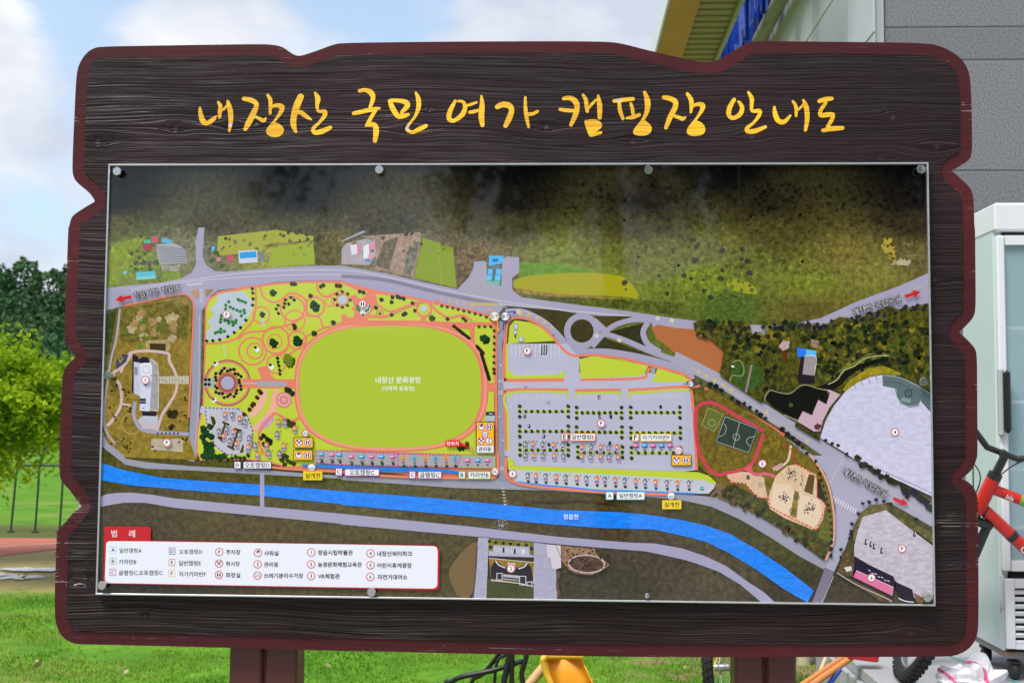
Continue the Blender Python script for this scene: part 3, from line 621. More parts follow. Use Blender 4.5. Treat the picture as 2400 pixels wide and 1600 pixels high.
# roundabout and its arms
fill(u([(1110, 535), (1500, 570), (1620, 590), (1540, 690), (1540, 760), (1300, 610)]), (64, 58, 28), .3, 1)
fill(u([(1740, 610), (2010, 610), (1810, 690)]), (74, 64, 28), .3, 1); fill(u([(1840, 720), (2080, 660), (2070, 740), (2095, 815), (1900, 760)]), (50, 48, 28), .3, 1); fill(u([(1745, 830), (1800, 755), (2155, 890)]), (58, 54, 28), .3, 1)
fill(u([(2140, 690), (2180, 668), (2352, 700)]) + v([(0, 695), (90, 700), (270, 780), (310, 850), (250, 1000), (0, 890)]) + u([(2352, 915), (2200, 780), (2170, 770)]), (176, 104, 62), .35, 2)
line(u([(1130, 590), (1250, 590), (1400, 665), (1520, 790), (1600, 845), (1700, 862), (1850, 865), (2100, 910), (2352, 985)]) + v([(60, 1050)]), 20, ROAD)
ring(*u([(1658, 712)])[0], 34.5, 15, ROAD); disc(*u([(1658, 712)])[0], 27.5, (62, 54, 26), .3, kind=1)
line(u([(1735, 640), (1800, 700), (1830, 730)]), 17, ROAD); line(u([(1730, 820), (1820, 720), (1900, 665), (2020, 635), (2160, 640)]), 12, ROAD); line(u([(1810, 730), (1950, 775), (2150, 860), (2352, 930)]), 13, ROAD); line(u([(2115, 650), (2080, 720), (2110, 800), (2200, 860)]), 13, ROAD)
for k, q in enumerate(u([(1238, 592), (1290, 603), (1345, 628), (1395, 655), (1448, 690)])): rect(*q, 6, 9, (214, 172, 92), .45+k*.12, lay=k == 0)
for k, q in enumerate(u([(692, 490), (745, 503), (795, 515), (847, 528), (902, 545)])): rect(*q, 6, 8, (200, 172, 120), .2, lay=k == 0)
for k, q in enumerate(u([(1220, 580), (1760, 745), (2180, 625), (2278, 640), (1915, 775)])): rect(*q, 10, 9, (205, 195, 170), .6, lay=k == 0)
line(u([(1130, 572), (1260, 575), (1420, 650), (1545, 770)]), 1, (205, 205, 215)); line(v([(300, 700), (700, 700), (950, 660), (1300, 535), (1700, 385)]), 1.4, (205, 190, 140))
# south-east roads
line(u([(2290, 895)]) + v([(0, 925), (150, 1000), (350, 1110), (560, 1260), (850, 1440), (1030, 1560)]) + c_([(1250, 120), (1500, 290), (1760, 430)]), 30, (164, 160, 180), k=6)
fill(v([(560, 1400), (700, 1440), (860, 1540)]) + c_([(900, 0), (1120, 0), (1722, 330), (1722, 490), (1420, 320), (1230, 390), (1150, 560), (1120, 640), (1045, 800), (975, 770), (1040, 600), (1050, 400), (1010, 230), (900, 60), (870, 10)]), (168, 164, 186), .05)
for k in range(9): line(c_([(1095-k*11, 30+k*21), (1130-k*11-28, 38+k*21)]), 1.5, (225, 225, 232), lay=k == 0)
for k in range(10): line(c_([(1045+k*17, 278+k*10), (1035+k*17, 310+k*10)]), 2, (225, 225, 232), lay=k == 0)
line(v([(60, 960), (350, 1130), (600, 1300), (850, 1460)]), 1.2, (205, 190, 130)); line(c_([(1200, 110), (1720, 430)]), 1.2, (200, 186, 140)); line(c_([(1130, 110), (1560, 380)]), 1, (215, 215, 225))
for k, q in enumerate(v([(110, 992), (165, 1022), (222, 1055), (280, 1085), (335, 1118), (580, 1270), (860, 1470)])): rect(*q, 7, 8, (205, 180, 120), .55, lay=k == 0)

# museum block
fill(t([(845, 545), (1000, 520), (1180, 480), (1280, 475), (1320, 540), (1312, 1000), (1295, 1400), (1300, 1567)]) + a_([(1340, 30), (850, 12), (790, 0)]) + t([(745, 1480), (715, 1400), (725, 1200), (740, 1050), (790, 850), (830, 600)]), OCH, .4, 1)
fill(t([(850, 560), (1000, 530), (1200, 500), (1300, 540), (1290, 780), (1200, 760), (830, 800), (820, 620)]), (112, 102, 42), .6, 1)
for k in range(26): blob(*t([(random.uniform(860, 1200), random.uniform(590, 770))])[0], random.uniform(4, 13), random.choice([(176, 156, 120), (160, 130, 84), (96, 108, 38)]), .3, .5, kind=1)
fill(t([(720, 600), (800, 560), (780, 700), (750, 850), (730, 880)]), (66, 72, 30), .6, 1)
fill(t([(1000, 780), (1170, 770), (1165, 850), (1010, 855)]), (176, 152, 110), .3, 1); fill(t([(1030, 797), (1140, 800), (1140, 852), (1030, 848)]), (60, 52, 20), .2)
fill(t([(945, 800), (995, 800), (995, 835), (945, 835)]), (112, 128, 40), .3, 1)
line(t([(825, 560), (800, 760), (765, 900), (740, 1050), (722, 1200), (715, 1340), (740, 1420), (800, 1500)]), 5, (172, 160, 170))
PATH = (204, 178, 176)
line(t([(830, 1000), (900, 862), (1140, 862), (1165, 920), (1213, 1020), (1210, 1130), (1160, 1220), (1115, 1290), (1080, 1400)]), 6.5, PATH); line(t([(905, 870), (850, 950), (775, 1010), (825, 1090), (832, 1220), (770, 1330), (735, 1365)]), 7, PATH); line(t([(835, 1215), (900, 1225)]), 5, PATH); ring(*t([(905, 1350)])[0], 24, 3, (168, 140, 80)); disc(*t([(790, 1042)])[0], 5.5, (70, 66, 30))
line(t([(928, 1200), (920, 1290), (955, 1370), (1030, 1405), (1300, 1422)]), 8, ROAD)
fill(t([(975, 1300), (1085, 1290), (1090, 1350), (1070, 1395), (985, 1385), (945, 1330)]), (192, 180, 190), .1)
fill(t([(1040, 905), (1070, 930), (1085, 990), (1086, 1245), (1070, 1255), (1030, 1250), (1030, 905)]), (160, 156, 160), .15, 1); line(t([(1040, 905), (1075, 935), (1088, 990), (1088, 1240), (1070, 1257), (1030, 1252)]), 1.5, (225, 220, 225))
fill(t([(912, 870), (950, 888), (962, 932), (925, 930), (918, 1140), (906, 1140)]), (38, 26, 48), .1); fill(t([(955, 905), (985, 890), (1020, 895), (1033, 940), (965, 940)]), (36, 26, 46), .1)
fill(t([(920, 925), (958, 930), (975, 1000), (968, 1165), (920, 1140)]), (192, 194, 214), .08); fill(t([(960, 935), (1040, 930), (1045, 1020), (1030, 1265), (960, 1260), (965, 1165)]), (206, 208, 230), .06)
fill(t([(968, 945), (985, 932), (1030, 932), (1046, 950), (1046, 1005), (1030, 1022), (985, 1022), (968, 1005)]), (222, 222, 236), .05); fill(t([(983, 950), (1030, 950), (1030, 1005), (983, 1005)]), (196, 198, 212)); fill(t([(990, 958), (1022, 958), (1022, 998), (990, 998)]), (222, 222, 236))
for k in range(4): rect(*t([(935, 968+k*14)])[0], 8, 3, (90, 92, 112), lay=k == 0)
rect(*t([(983, 1195)])[0], 14, 12, (50, 42, 62)); rect(*t([(983, 1197)])[0], 12, 3, (130, 130, 150)); fill(t([(975, 1268), (1078, 1268), (1075, 1300), (982, 1298)]), (34, 26, 46)); fill(t([(985, 1296), (1085, 1300), (1085, 1342), (975, 1335)]), (184, 188, 208), .08)
fill(t([(1088, 1025), (1300, 1022), (1298, 1078), (1088, 1075)]), (190, 182, 160), .2); 
for k in range(14): rect(*t([(1040+k*18, 1018 if k < 3 else random.choice([1062, 1050]))])[0], 1.3, 4, (40, 36, 40), lay=k == 0)
for k in range(9): line(t([(1100+k*22, 1025), (1098+k*22, 1075)]), .9, (150, 142, 122), lay=k == 0)
fill(t([(795, 925), (815, 885), (850, 870), (885, 875), (868, 925), (800, 978)]), (68, 72, 92), .15); fill(t([(812, 895), (828, 880), (848, 905), (825, 935)]), (172, 142, 50)); fill(t([(818, 897), (828, 888), (840, 905), (826, 918)]), (90, 80, 90))
fill(t([(1040, 1455), (1262, 1455), (1258, 1545), (1040, 1530)]), (184, 168, 148), .2, 1)
for k in range(9): blob(*t([(1190+random.uniform(-50, 30), 1320+random.uniform(-60, 60))])[0], random.uniform(4, 9), (46, 38, 16), .6, .5, kind=1)
for k in range(70): blob(*t([(random.choice([random.uniform(740, 820), random.uniform(840, 900), random.uniform(1230, 1290), random.uniform(750, 1290)]), random.choice([random.uniform(1080, 1350), random.uniform(1440, 1560)]))])[0], random.uniform(1.5, 3.6), (52, 40, 14), .6, .5)
for k, q in enumerate([(1085+i*28, 1418) for i in range(6)]): rect(*t([q])[0], 4, 5, (60, 56, 66), lay=k == 0)
line(t([(840, 540), (1000, 510), (1150, 475), (1270, 460), (1318, 495), (1333, 560), (1318, 900), (1300, 1310)]), 4, CORAL)
fill(t([(1300, 1450), (1340, 1567)]) + a_([(1360, 30), (1335, 30), (1280, 0)]) + t([(1290, 1460)]), (148, 118, 40), .4, 1)
fill(t([(1310, 445), (1360, 420), (1375, 470), (1345, 490)]), (190, 140, 100)); fill(t([(1410, 430), (1470, 425), (1420, 480)]), (150, 120, 70), .4, 1)

# river, levee roads
fill(t([(692, 1400), (720, 1440), (745, 1490), (850, 1567)]) + a_([(860, 20), (1000, 45), (1300, 72), (1800, 98), (2352, 140)]) + b_([(300, 150), (700, 150), (1060, 155), (1160, 150), (1400, 190), (1800, 240), (2200, 262)]) + c_([(0, 264), (250, 290), (450, 372), (700, 520), (1000, 722), (975, 785), (800, 690), (600, 560), (400, 442), (200, 352), (0, 308)]) + b_([(2150, 288), (1800, 266), (1400, 240), (800, 224), (0, 168)]) + a_([(2352, 160), (1790, 130), (1300, 102), (1000, 90), (860, 62), (690, -60)]) + t([(692, 1490)]), (152, 150, 170), .05)
fill(a_([(690, 0), (760, 0), (860, 64), (1000, 92), (1300, 104), (1790, 131), (1790, 198), (1350, 170), (1100, 148), (850, 98), (690, 52)]), (84, 74, 36), .55, 1)
fill(a_([(685, 52), (850, 100), (1100, 150), (1350, 172), (1790, 200), (2352, 245)]) + b_([(600, 290), (1500, 375), (1900, 390), (2100, 405), (2352, 445)]) + c_([(150, 480), (330, 540), (400, 585), (500, 640), (700, 770), (905, 930), (860, 1015), (700, 920), (500, 780), (300, 660), (150, 590), (0, 553)]) + b_([(2150, 508), (1800, 500), (1400, 470), (900, 420), (0, 340)]) + a_([(2352, 335), (1790, 277), (1300, 240), (900, 205), (685, 170)]), (30, 128, 240), .16, 3)
fill(a_([(680, 280), (740, 265), (800, 258), (900, 255), (1050, 270), (1200, 295), (1790, 350), (2352, 400)]) + b_([(900, 490), (1500, 560), (2000, 600), (2160, 605), (2352, 640)]) + c_([(150, 690), (300, 760), (450, 870), (560, 940), (635, 1017), (540, 1017), (400, 890), (250, 800), (100, 745), (0, 715)]) + b_([(2100, 660), (1600, 620), (1000, 565), (0, 475)]) + a_([(2352, 470), (1200, 360), (1000, 325), (850, 325), (680, 352)]), (160, 156, 184), .04)
fill(a_([(1790, 115), (1820, 117), (1820, 356), (1790, 352)]), (160, 156, 184), .04)
fill(c_([(975, 775), (1045, 800), (960, 1017), (890, 1017)]), (122, 116, 134), .1); line(c_([(1040, 830), (962, 1017)]), 1.2, (220, 215, 225)); line(c_([(972, 790), (890, 1010)]), 2.2, (60, 54, 60))
for k in range(6): line(b_([(1105+k*3.0, 225+k*22), (1122+k*3, 227+k*22)]), 3, (190, 190, 190), lay=k == 0)
PR.lay()
for k in range(60): disc(*b_([(random.gauss(1100, 25), random.uniform(440, 508))])[0], random.uniform(.5, 1.1), (205, 205, 205), n=5, lay=False)
line(b_([(1310, 320), (1480, 325), (1640, 315), (1800, 330), (1900, 345)]), 4, (56, 42, 34), .6, kind=1)

# the park: lime ground with coral paths
park = t([(1412, 545), (1432, 492), (1500, 442), (1700, 405), (1900, 380), (2100, 368), (2352, 368)]) + u([(200, 422), (600, 500), (900, 566), (1050, 606), (1072, 640), (1075, 1100), (1078, 1540)]) + b_([(1092, 10), (1082, 110), (1060, 158), (700, 160), (300, 118)]) + a_([(2352, 105), (2000, 88), (1880, 60), (1700, 30), (1380, 35)]) + t([(1350, 1540), (1352, 1400), (1393, 1230), (1405, 900)])
fill(park, CORAL, .06)
fill(t([(1422, 560), (1444, 502), (1510, 458), (1720, 420), (1900, 394), (2100, 382), (2352, 384)]) + u([(100, 430), (230, 455), (560, 508), (900, 590), (1030, 625), (1045, 660), (1052, 1060), (1052, 1540), (1040, 1567)]) + b_([(1060, 0), (0, -40)]) + a_([(2200, 60), (2000, 75), (1850, 40), (1700, 20), (1385, 30)]) + t([(1362, 1540), (1364, 1400), (1405, 1235), (1417, 900)]), LIME, .10, 2)
fill(t([(1560, 447), (1690, 442), (1700, 470), (1740, 500), (1738, 560), (1690, 650), (1610, 730), (1520, 775), (1422, 780), (1420, 720), (1452, 690), (1432, 640), (1475, 600), (1445, 560), (1492, 520), (1500, 460)]), (184, 192, 204), .06)
for k, q in enumerate([(1575, 512), (1555, 535), (1553, 560), (1585, 548), (1607, 560), (1632, 570), (1655, 578), (1680, 568), (1683, 588), (1662, 608), (1650, 503), (1668, 507), (1690, 517), (1640, 495), (1525, 607), (1522, 630), (1548, 640), (1518, 652), (1572, 645), (1600, 650), (1622, 655), (1625, 640), (1605, 672), (1575, 658), (1520, 700), (1545, 715), (1500, 720), (1483, 727), (1520, 722)]): blob(*t([q])[0], 4.4, (34, 120, 40), .5, .25, lay=k == 0)
# coral ring paths
for (x, y, r, w_) in ((1800, 603, 57, 3.5), (2015, 560, 82, 4.6), (1900, 775, 92, 4.6), (1892, 785, 50, 3), (1740, 852, 94, 4.4), (1755, 850, 54, 4), (2168, 545, 66, 4.6), (2048, 777, 62, 4.2), (2272, 510, 31, 3), (1900, 940, 63, 3.6), (2030, 640, 70, 3.4), (2330, 500, 45, 3)): ring(*t([(x, y)])[0], r/2.94, w_, CORAL, lay=(x == 1800))
for pts in ([(1760, 400), (1762, 540), (1740, 640), (1690, 700), (1620, 768), (1520, 795), (1412, 800)], [(1790, 400), (1815, 480), (1880, 515), (1935, 500), (1990, 455), (2060, 465), (2110, 510), (2110, 600), (2130, 610), (2200, 620), (2235, 690), (2352, 660)], [(2185, 380), (2190, 430), (2240, 475), (2352, 430)], [(1640, 775), (1700, 725), (1800, 715), (1900, 690), (2000, 665), (2090, 620)], [(1980, 740), (1990, 800), (1960, 860), (1900, 880)], [(2105, 790), (2000, 870), (1960, 880)], [(2060, 845), (2100, 760), (2230, 695), (2352, 655)]): line(t(pts), 4.6, CORAL)
fill(t([(1770, 965), (1840, 950), (1870, 1020), (1900, 1045), (1800, 1045)]), CORAL, .05)
for k in range(10): rect(*t([(1540+k, 800+k*10)])[0], 2.6, 2, (205, 208, 200), lay=k == 0)
for k in range(5): rect(*t([(1812, 632+k*12)])[0], 9, 2.6, (200, 198, 180), -.3, lay=k == 0)
C0 = t([(1567, 1070)])[0]
ring(*C0, 156/2.94, 3.4, (150, 90, 70)); ring(*C0, 146/2.94, 4.5, (212, 128, 108)); ring(*C0, 104/2.94, 3.6, (225, 150, 125)); disc(*C0, 78/2.94, (196, 110, 92)); disc(*C0, 62/2.94, (158, 84, 74)); disc(*C0, 46/2.94, (168, 164, 188), .12)
for k in range(28): an = 2*math.pi*k/28; blob(C0[0]+30*math.cos(an)*(.93+.12*(k % 3)), C0[1]+30*math.sin(an)*(.93+.12*(k % 3)), 4.4, (22, 36, 14), .5, .3, lay=k == 0)
fill(t([(1670, 1042), (2032, 1045), (2028, 1106), (1670, 1105)]), CORAL, .05); fill(t([(1772, 1055), (1975, 1062), (1975, 1095), (1772, 1092)]), (162, 160, 172), .2, 2); line(t([(1675, 1072), (1772, 1073)]), 4, (176, 172, 184)); rect(*t([(1440, 1068)])[0], 24, 22, (160, 166, 172))
for k, q in enumerate([(1415, 1048), (1440, 1048), (1415, 1080), (1440, 1080)]): disc(*t([q])[0], 4, (24, 40, 16), .3, lay=k == 0)
for k, q in enumerate([(1487, 940), (1475, 1190)]): blob(*t([q])[0], 7, (225, 225, 225), .1, .5, 7, lay=True); blob(*t([(q[0]-6, q[1]-8)])[0], 4, (40, 40, 40), .1, .5, 6, lay=True)
fill(t([(1795, 1115), (1845, 1118), (1842, 1180), (1790, 1280), (1735, 1312), (1705, 1295), (1775, 1210)]), (230, 176, 152), .06, 0, 1)
fill(t([(1880, 1110), (1925, 1115), (1905, 1240), (1900, 1285), (1800, 1385), (1745, 1402), (1735, 1375), (1800, 1320), (1860, 1240)]), (234, 168, 148), .06, 0, 1)
fill(t([(1870, 1290), (1895, 1310), (1850, 1370), (1790, 1400), (1780, 1370), (1830, 1310)]), (196, 150, 200), .04, 0, 1)
C1 = t([(1955, 1188)])[0]; disc(*C1, 19, CORAL); disc(*C1, 15, (186, 180, 196), .15); disc(*C1, 11.5, CORAL); disc(*C1, 4.5, (200, 180, 190)); disc(*C1, 2, CORAL)
line(t([(2065, 1310), (2000, 1330), (1900, 1280), (1870, 1300), (1790, 1400), (1790, 1500), (1830, 1567)]), 6, CORAL)
# D camping ground
fill(t([(1385, 1228), (1480, 1240), (1640, 1245), (1700, 1290), (1740, 1390), (1735, 1500), (1690, 1560), (1560, 1562), (1500, 1530), (1450, 1440), (1410, 1290), (1375, 1270)]), (188, 188, 198), .05)
for pts in ([(1448, 1298), (1475, 1304), (1488, 1345), (1468, 1378)], [(1672, 1490), (1680, 1500), (1676, 1550), (1650, 1552)]): fill(t(pts), (74, 50, 14), .2)
for pts in ([(1530, 1338), (1580, 1360)], [(1550, 1352), (1520, 1460)], [(1500, 1440), (1535, 1475)], [(1612, 1385), (1665, 1400)], [(1640, 1395), (1600, 1520)], [(1565, 1502), (1615, 1530)]): line(t(pts), 5, (78, 54, 14), .2)
def dashes(pts, step, ln, wd, col):
    PR.lay(); P = [np.array(p) for p in pts]; 
    for a, b in zip(P, P[1:]):
        l = np.linalg.norm(b-a); k = 0
        while k < l: 
            e = min(k+ln, l); line([tuple(a+(b-a)*k/l), tuple(a+(b-a)*e/l)], wd, col, lay=False); k += step
dashes(t([(1410, 1240), (1520, 1248), (1640, 1248), (1700, 1290), (1738, 1390), (1738, 1500), (1700, 1560)]), 9, 5, 2.6, (110, 40, 160)); dashes(t([(1415, 1260), (1425, 1370), (1480, 1500), (1560, 1562), (1640, 1567)]), 9, 5, 2.6, (110, 40, 160))
# the oval field
def stadium(cx, cy, hw, hh, e=2.6, n=80):
    o = []
    for k in range(n):
        a = 2*math.pi*k/n; c, s = math.cos(a), math.sin(a); o.append((cx+hw*math.copysign(abs(c)**(2/e), c), cy+hh*math.copysign(abs(s)**(2/e), s)))
    return o
fill(stadium(917, 905, 228, 153, 2.7), CORAL, .05); line(stadium(917, 905, 222, 148, 2.7), 1.3, (240, 178, 158), closed=True, sm=False); line(stadium(917, 905, 219, 145.5, 2.7), 1, (240, 178, 158), closed=True, sm=False)
fill(stadium(914, 906, 213, 142.5, 2.75), (172, 192, 56), .12, 2)
text('내장산 문화광장', *u([(392, 1050)])[0], 106, WHITE, off=.008); text('(다목적 운동장)', *u([(392, 1110)])[0], 77, WHITE, off=.006)
# north-east park bits
fill(u([(880, 650), (1062, 655), (1062, 675), (918, 680), (918, 800), (890, 770)]), CORAL, .05); fill(u([(1010, 1070), (1075, 1070), (1075, 1130), (1012, 1130)]), CORAL, .05); fill(u([(0, 640), (500, 640), (900, 655), (880, 700), (500, 668), (0, 675)]), CORAL, .05)
fill(u([(0, 600), (160, 600), (160, 640), (0, 645)]), CORAL); fill(u([(60, 470), (230, 440), (250, 520), (190, 600), (80, 640), (20, 600), (90, 540)]), CORAL, .05); disc(*u([(60, 592)])[0], 10.5, LIME); disc(*u([(134, 462)])[0], 9.5, LIME)
line(u([(160, 640), (200, 610), (300, 615), (420, 560), (500, 530), (560, 510)]), 6, CORAL); line(u([(240, 520), (320, 575), (400, 560), (520, 510)]), 3.4, CORAL); ring(*u([(568, 562)])[0], 17, 4.4, CORAL); ring(*u([(265, 593)])[0], 8, 3.4, CORAL); disc(*u([(265, 593)])[0], 3, (40, 44, 20))
line(u([(610, 520), (660, 575), (740, 620), (830, 605), (900, 640)]), 5.2, CORAL); line(u([(640, 530), (668, 500)]), 4, CORAL); line(u([(570, 605), (560, 640)]), 10, CORAL); blob(*u([(568, 560)])[0], 9, (192, 194, 198), .1, .3, 12, lay=True)
disc(*u([(8, 498)])[0], 11, (186, 190, 204)); ring(*u([(8, 498)])[0], 14, 2.5, CORAL)
fill(u([(100, 525), (120, 540), (150, 560), (185, 530), (198, 530), (195, 575), (150, 605), (110, 580)]), (225, 228, 232)); fill(u([(100, 528), (118, 535), (135, 570), (125, 590), (105, 570)]), (60, 130, 70)); fill(u([(190, 528), (200, 532), (190, 575), (165, 588), (160, 570), (182, 560)]), (60, 130, 70)); blob(*u([(150, 600)])[0], 3, (50, 50, 40), lay=True)
def tree(q, r, col=DKG, lay=False):
    if lay: PR.lay()
    x, y = q; blob(x+r*.15, y+r*.2, r, tuple(c*.55 for c in col), .3, .5, 13); blob(x-r*.1, y-r*.12, r*.85, col, .6, .45, 13)
PR.lay()
for k, q in enumerate(t([(1878, 448), (2165, 540), (2045, 778), (1882, 795), (2295, 652), (2163, 728), (1805, 597)])): tree(q, [9, 12, 12, 11, 6, 7, 7][k], (24, 62, 34))
for q in t([(2160, 520), (2178, 560), (2040, 760), (2055, 795), (1875, 780), (1990, 1120), (2010, 1140), (1975, 1115)]): tree(q, 7, (22, 58, 32))
tree(t([(1985, 910)])[0], 15, (110, 130, 30)); tree(t([(1995, 935)])[0], 11, (100, 122, 30)); 
for q in t([(1737, 420), (1740, 450), (1742, 490), (1738, 533), (1692, 637), (1655, 687), (1612, 722), (1568, 750), (1512, 771), (1465, 778), (1422, 780), (1965, 497), (2002, 480), (2024, 497), (1960, 522), (1987, 525), (1953, 548), (1915, 535), (1902, 560), (1916, 590), (1910, 898), (1915, 925), (1920, 950), (1925, 980), (1928, 1008), (2305, 495), (2320, 458), (2322, 533)]): tree(q, 4, (24, 42, 16))
for q in t([(2010, 388), (2030, 388), (2210, 405), (2225, 395), (1795, 1450), (2030, 1380)]): tree(q, 5, (40, 60, 24))
for q in t([(2137, 470), (2320, 398), (2340, 400), (2025, 675), (2030, 690), (1785, 1125), (1770, 1170), (1745, 1213), (1718, 1252), (1680, 1285), (1795, 1135), (1735, 1225)]): tree(q, 5.6, (84, 30, 22))
for q in u([(125, 440), (150, 447), (236, 550), (275, 495), (345, 512), (385, 475), (400, 482), (350, 478), (428, 488), (488, 520), (345, 600), (440, 590), (425, 598), (730, 630), (1270, 645), (1250, 645)]): tree(q, 5, (38, 56, 22))
for q in u([(505, 570), (838, 625), (855, 640), (1050, 975), (1052, 1000)]): tree(q, 4.4, (84, 34, 24))
tree(u([(622, 622)])[0], 8, (70, 80, 26)); tree(u([(985, 765)])[0], 12, (24, 62, 26)); tree(u([(1440, 748)])[0], 8, (80, 90, 30)); tree(u([(1665, 915)])[0], 10, (26, 66, 24)); tree(u([(820, 1510)])[0], 10, (28, 52, 24))
for q in u([(690, 538), (728, 546), (767, 554), (804, 562), (842, 573), (880, 582), (920, 592), (958, 602), (998, 614), (1032, 632), (948, 682), (988, 682), (1028, 682), (1052, 710), (1052, 752), (1052, 798), (1052, 840), (1050, 886), (1050, 930), (5, 440), (42, 455), (60, 498), (40, 535), (5, 548)]): tree(q, 3.9, (40, 78, 24))
for q in u([(x, 1028-((x-1650) > 380)*0) for x in (1658, 1702, 1747, 1790, 1836, 1880, 1925, 1970, 2015)] + [(2060, 1018), (2095, 997), (2112, 963)]): tree(q, 4.3, (42, 84, 26))
for (xa, ya, xb, yb) in ((775, 680, 880, 762), (935, 820, 975, 865), (965, 870, 1000, 985), (1000, 985, 1018, 1045)):
    for k in range(9): blob(*u([(xa+(xb-xa)*k/8, ya+(yb-ya)*k/8)])[0], 4.6, (34, 30, 16), .5, .4)
for q in [(random.uniform(1390, 1460), random.uniform(1360, 1560)) for _ in range(13)]: tree(t([q])[0], 8, (22, 62, 34))
for k in range(12): tree(a_([(1400+k*28, 10+random.uniform(-12, 18))])[0], 8 if k < 6 else 5, (22, 60, 32))
for k in range(10): tree(t([(1995+random.uniform(-30, 30), 1345+random.uniform(-22, 22))])[0], 5, (70, 66, 20))
for k in range(6): tree(t([(1835+random.uniform(-25, 25), 1460+random.uniform(-30, 40))])[0], 6, (26, 30, 16))
for k in range(10): tree(a_([(1975+random.uniform(-50, 60), 30+random.uniform(-40, 30))])[0], 6, (60, 60, 20))
for k, q in enumerate([(1768, 838), (1870, 958)]): blob(*t([q])[0], 8, (228, 228, 228), .1, .4, 8, lay=True); blob(*t([(q[0]-8, q[1]-12)])[0], 4, (40, 36, 36), lay=True)
# central north-south road and the car parks
fill(u([(1072, 640), (1132, 645), (1125, 750), (1108, 800), (1112, 1050), (1125, 1150), (1125, 1567)]) + b_([(1130, 0), (1130, 100), (1160, 170), (1080, 165), (1090, 0)]) + u([(1082, 1567), (1078, 1100)]), (146, 144, 162), .05)
fill(u([(1120, 800), (1560, 800), (1640, 900), (1640, 1000), (2130, 1000), (2352, 1030)]) + v([(60, 1110), (78, 1300), (92, 1567)]) + c_([(92, 100), (0, 112)]) + b_([(2352, 112), (1180, 70), (1150, 10), (1130, 0)]) + u([(1125, 1567), (1125, 1140), (1110, 1050)]), GRAY, .05)
fill(u([(1150, 790), (1160, 680), (1195, 640), (1300, 652), (1400, 700), (1485, 780), (1145, 800)]), LIME, .1, 2); fill(u([(1132, 985), (1180, 990), (1182, 1022), (1512, 1010), (1514, 985), (1535, 985), (1535, 1040), (1135, 1044)]), LIME, .1, 2); fill(u([(1132, 800), (1148, 800), (1148, 1000), (1132, 1000)]), LIME, .1, 2)
fill(u([(1640, 905), (1740, 885), (1950, 915), (2115, 955), (2100, 990), (2050, 1025), (1650, 1040)]), LIME, .1, 2); fill(u([(2178, 968), (2352, 1018)]) + v([(60, 1060)]) + u([(2352, 1062), (2140, 1066), (2165, 1010)]), LIME, .1, 2)
line(u([(1132, 760), (1122, 850), (1122, 1000), (1128, 1040), (1160, 1052), (1535, 1048)]), 7.6, CORAL); line(u([(1132, 770), (1140, 680), (1165, 635), (1215, 620), (1310, 642), (1420, 715), (1520, 830), (1600, 882), (1740, 878), (1950, 905), (2120, 948), (2352, 1008)]) + v([(60, 1060)]), 6, CORAL); line(u([(1648, 1048), (2050, 1040), (2105, 1005), (2122, 965)]), 6, CORAL)
line(v([(0, 1100), (60, 1102), (120, 1090)]), 6, CORAL); line(v([(60, 1120), (78, 1300), (92, 1567)]) + c_([(95, 100)]), 7, CORAL)
line(u([(1138, 1535), (1130, 1300), (1128, 1150), (1160, 1120), (1560, 1118)]), 7.4, CORAL); line(u([(1612, 1122), (1925, 1117)]), 6.5, CORAL); line(u([(1973, 1120), (2352, 1096)]) + v([(60, 1090)]), 6.5, CORAL)
line(u([(1150, 1535), (1148, 1300), (1150, 1142), (1560, 1135)]), 5, LIME); line(u([(1618, 1140), (1922, 1135)]), 5, LIME); line(u([(1980, 1142), (2352, 1118)]) + v([(50, 1120)]), 6, LIME)
for (xx, ya, yb) in ((1560, 1130, 1180), (1616, 1140, 1180), (1922, 1130, 1180), (1980, 1140, 1180), (1165, 1150, 1185)): line(u([(xx, ya), (xx, yb)]), 3.4, LIME)
def ticks(xa, xb, y, h, n, f=u, dy=0, col=(214, 216, 226)):
    PR.lay()
    for k in range(n): q = k/(n-1); x = xa+(xb-xa)*q; line(f([(x, y+dy*q), (x, y+h+dy*q)]), .9, col, lay=False)
ticks(1175, 1500, 800, 90, 13, col=(225, 225, 232)); ticks(1190, 1510, 990, 34, 18, dy=-6); ticks(1200, 1540, 1152, 34, 22); ticks(1640, 1915, 1150, 34, 17); ticks(1990, 2345, 1150, 34, 22, dy=-10)
for (ya) in (1240, 1375, 1505):
    ticks(1245, 1545, ya, 52, 20); ticks(1640, 1915, ya+6, 52, 18); ticks(2010, 2320, ya+8, 52, 20)
PR.lay()
for k in range(28): line(u([(1158, 1200+k*12.5), (1180, 1200+k*12.5)]), .9, (214, 216, 226), lay=False)
for k in range(36): line(v([(25, 1130+k*12), (50, 1130+k*12)]), .9, (205, 207, 220), lay=False)
ticks(1230, 2340, 38, 30, 78, b_, 40); ticks(1090, 1125, 75, 28, 6, b_); ticks(1172, 1200, 1070, 36, 5); ticks(1665, 1705, 1065, 36, 5); ticks(2010, 2045, 1060, 36, 5); ticks(1085, 1112, 1125, 26, 5); ticks(1080, 1112, 1048, 22, 5); ticks(2135, 2160, 965, 36, 5)
for k, q in enumerate(u([(1098, 740), (1100, 950), (1088, 1300), (1112, 1465), (1490, 1078), (1890, 1070)])): ring(*q, 2, .9, (225, 225, 230), lay=k == 0, n=8)
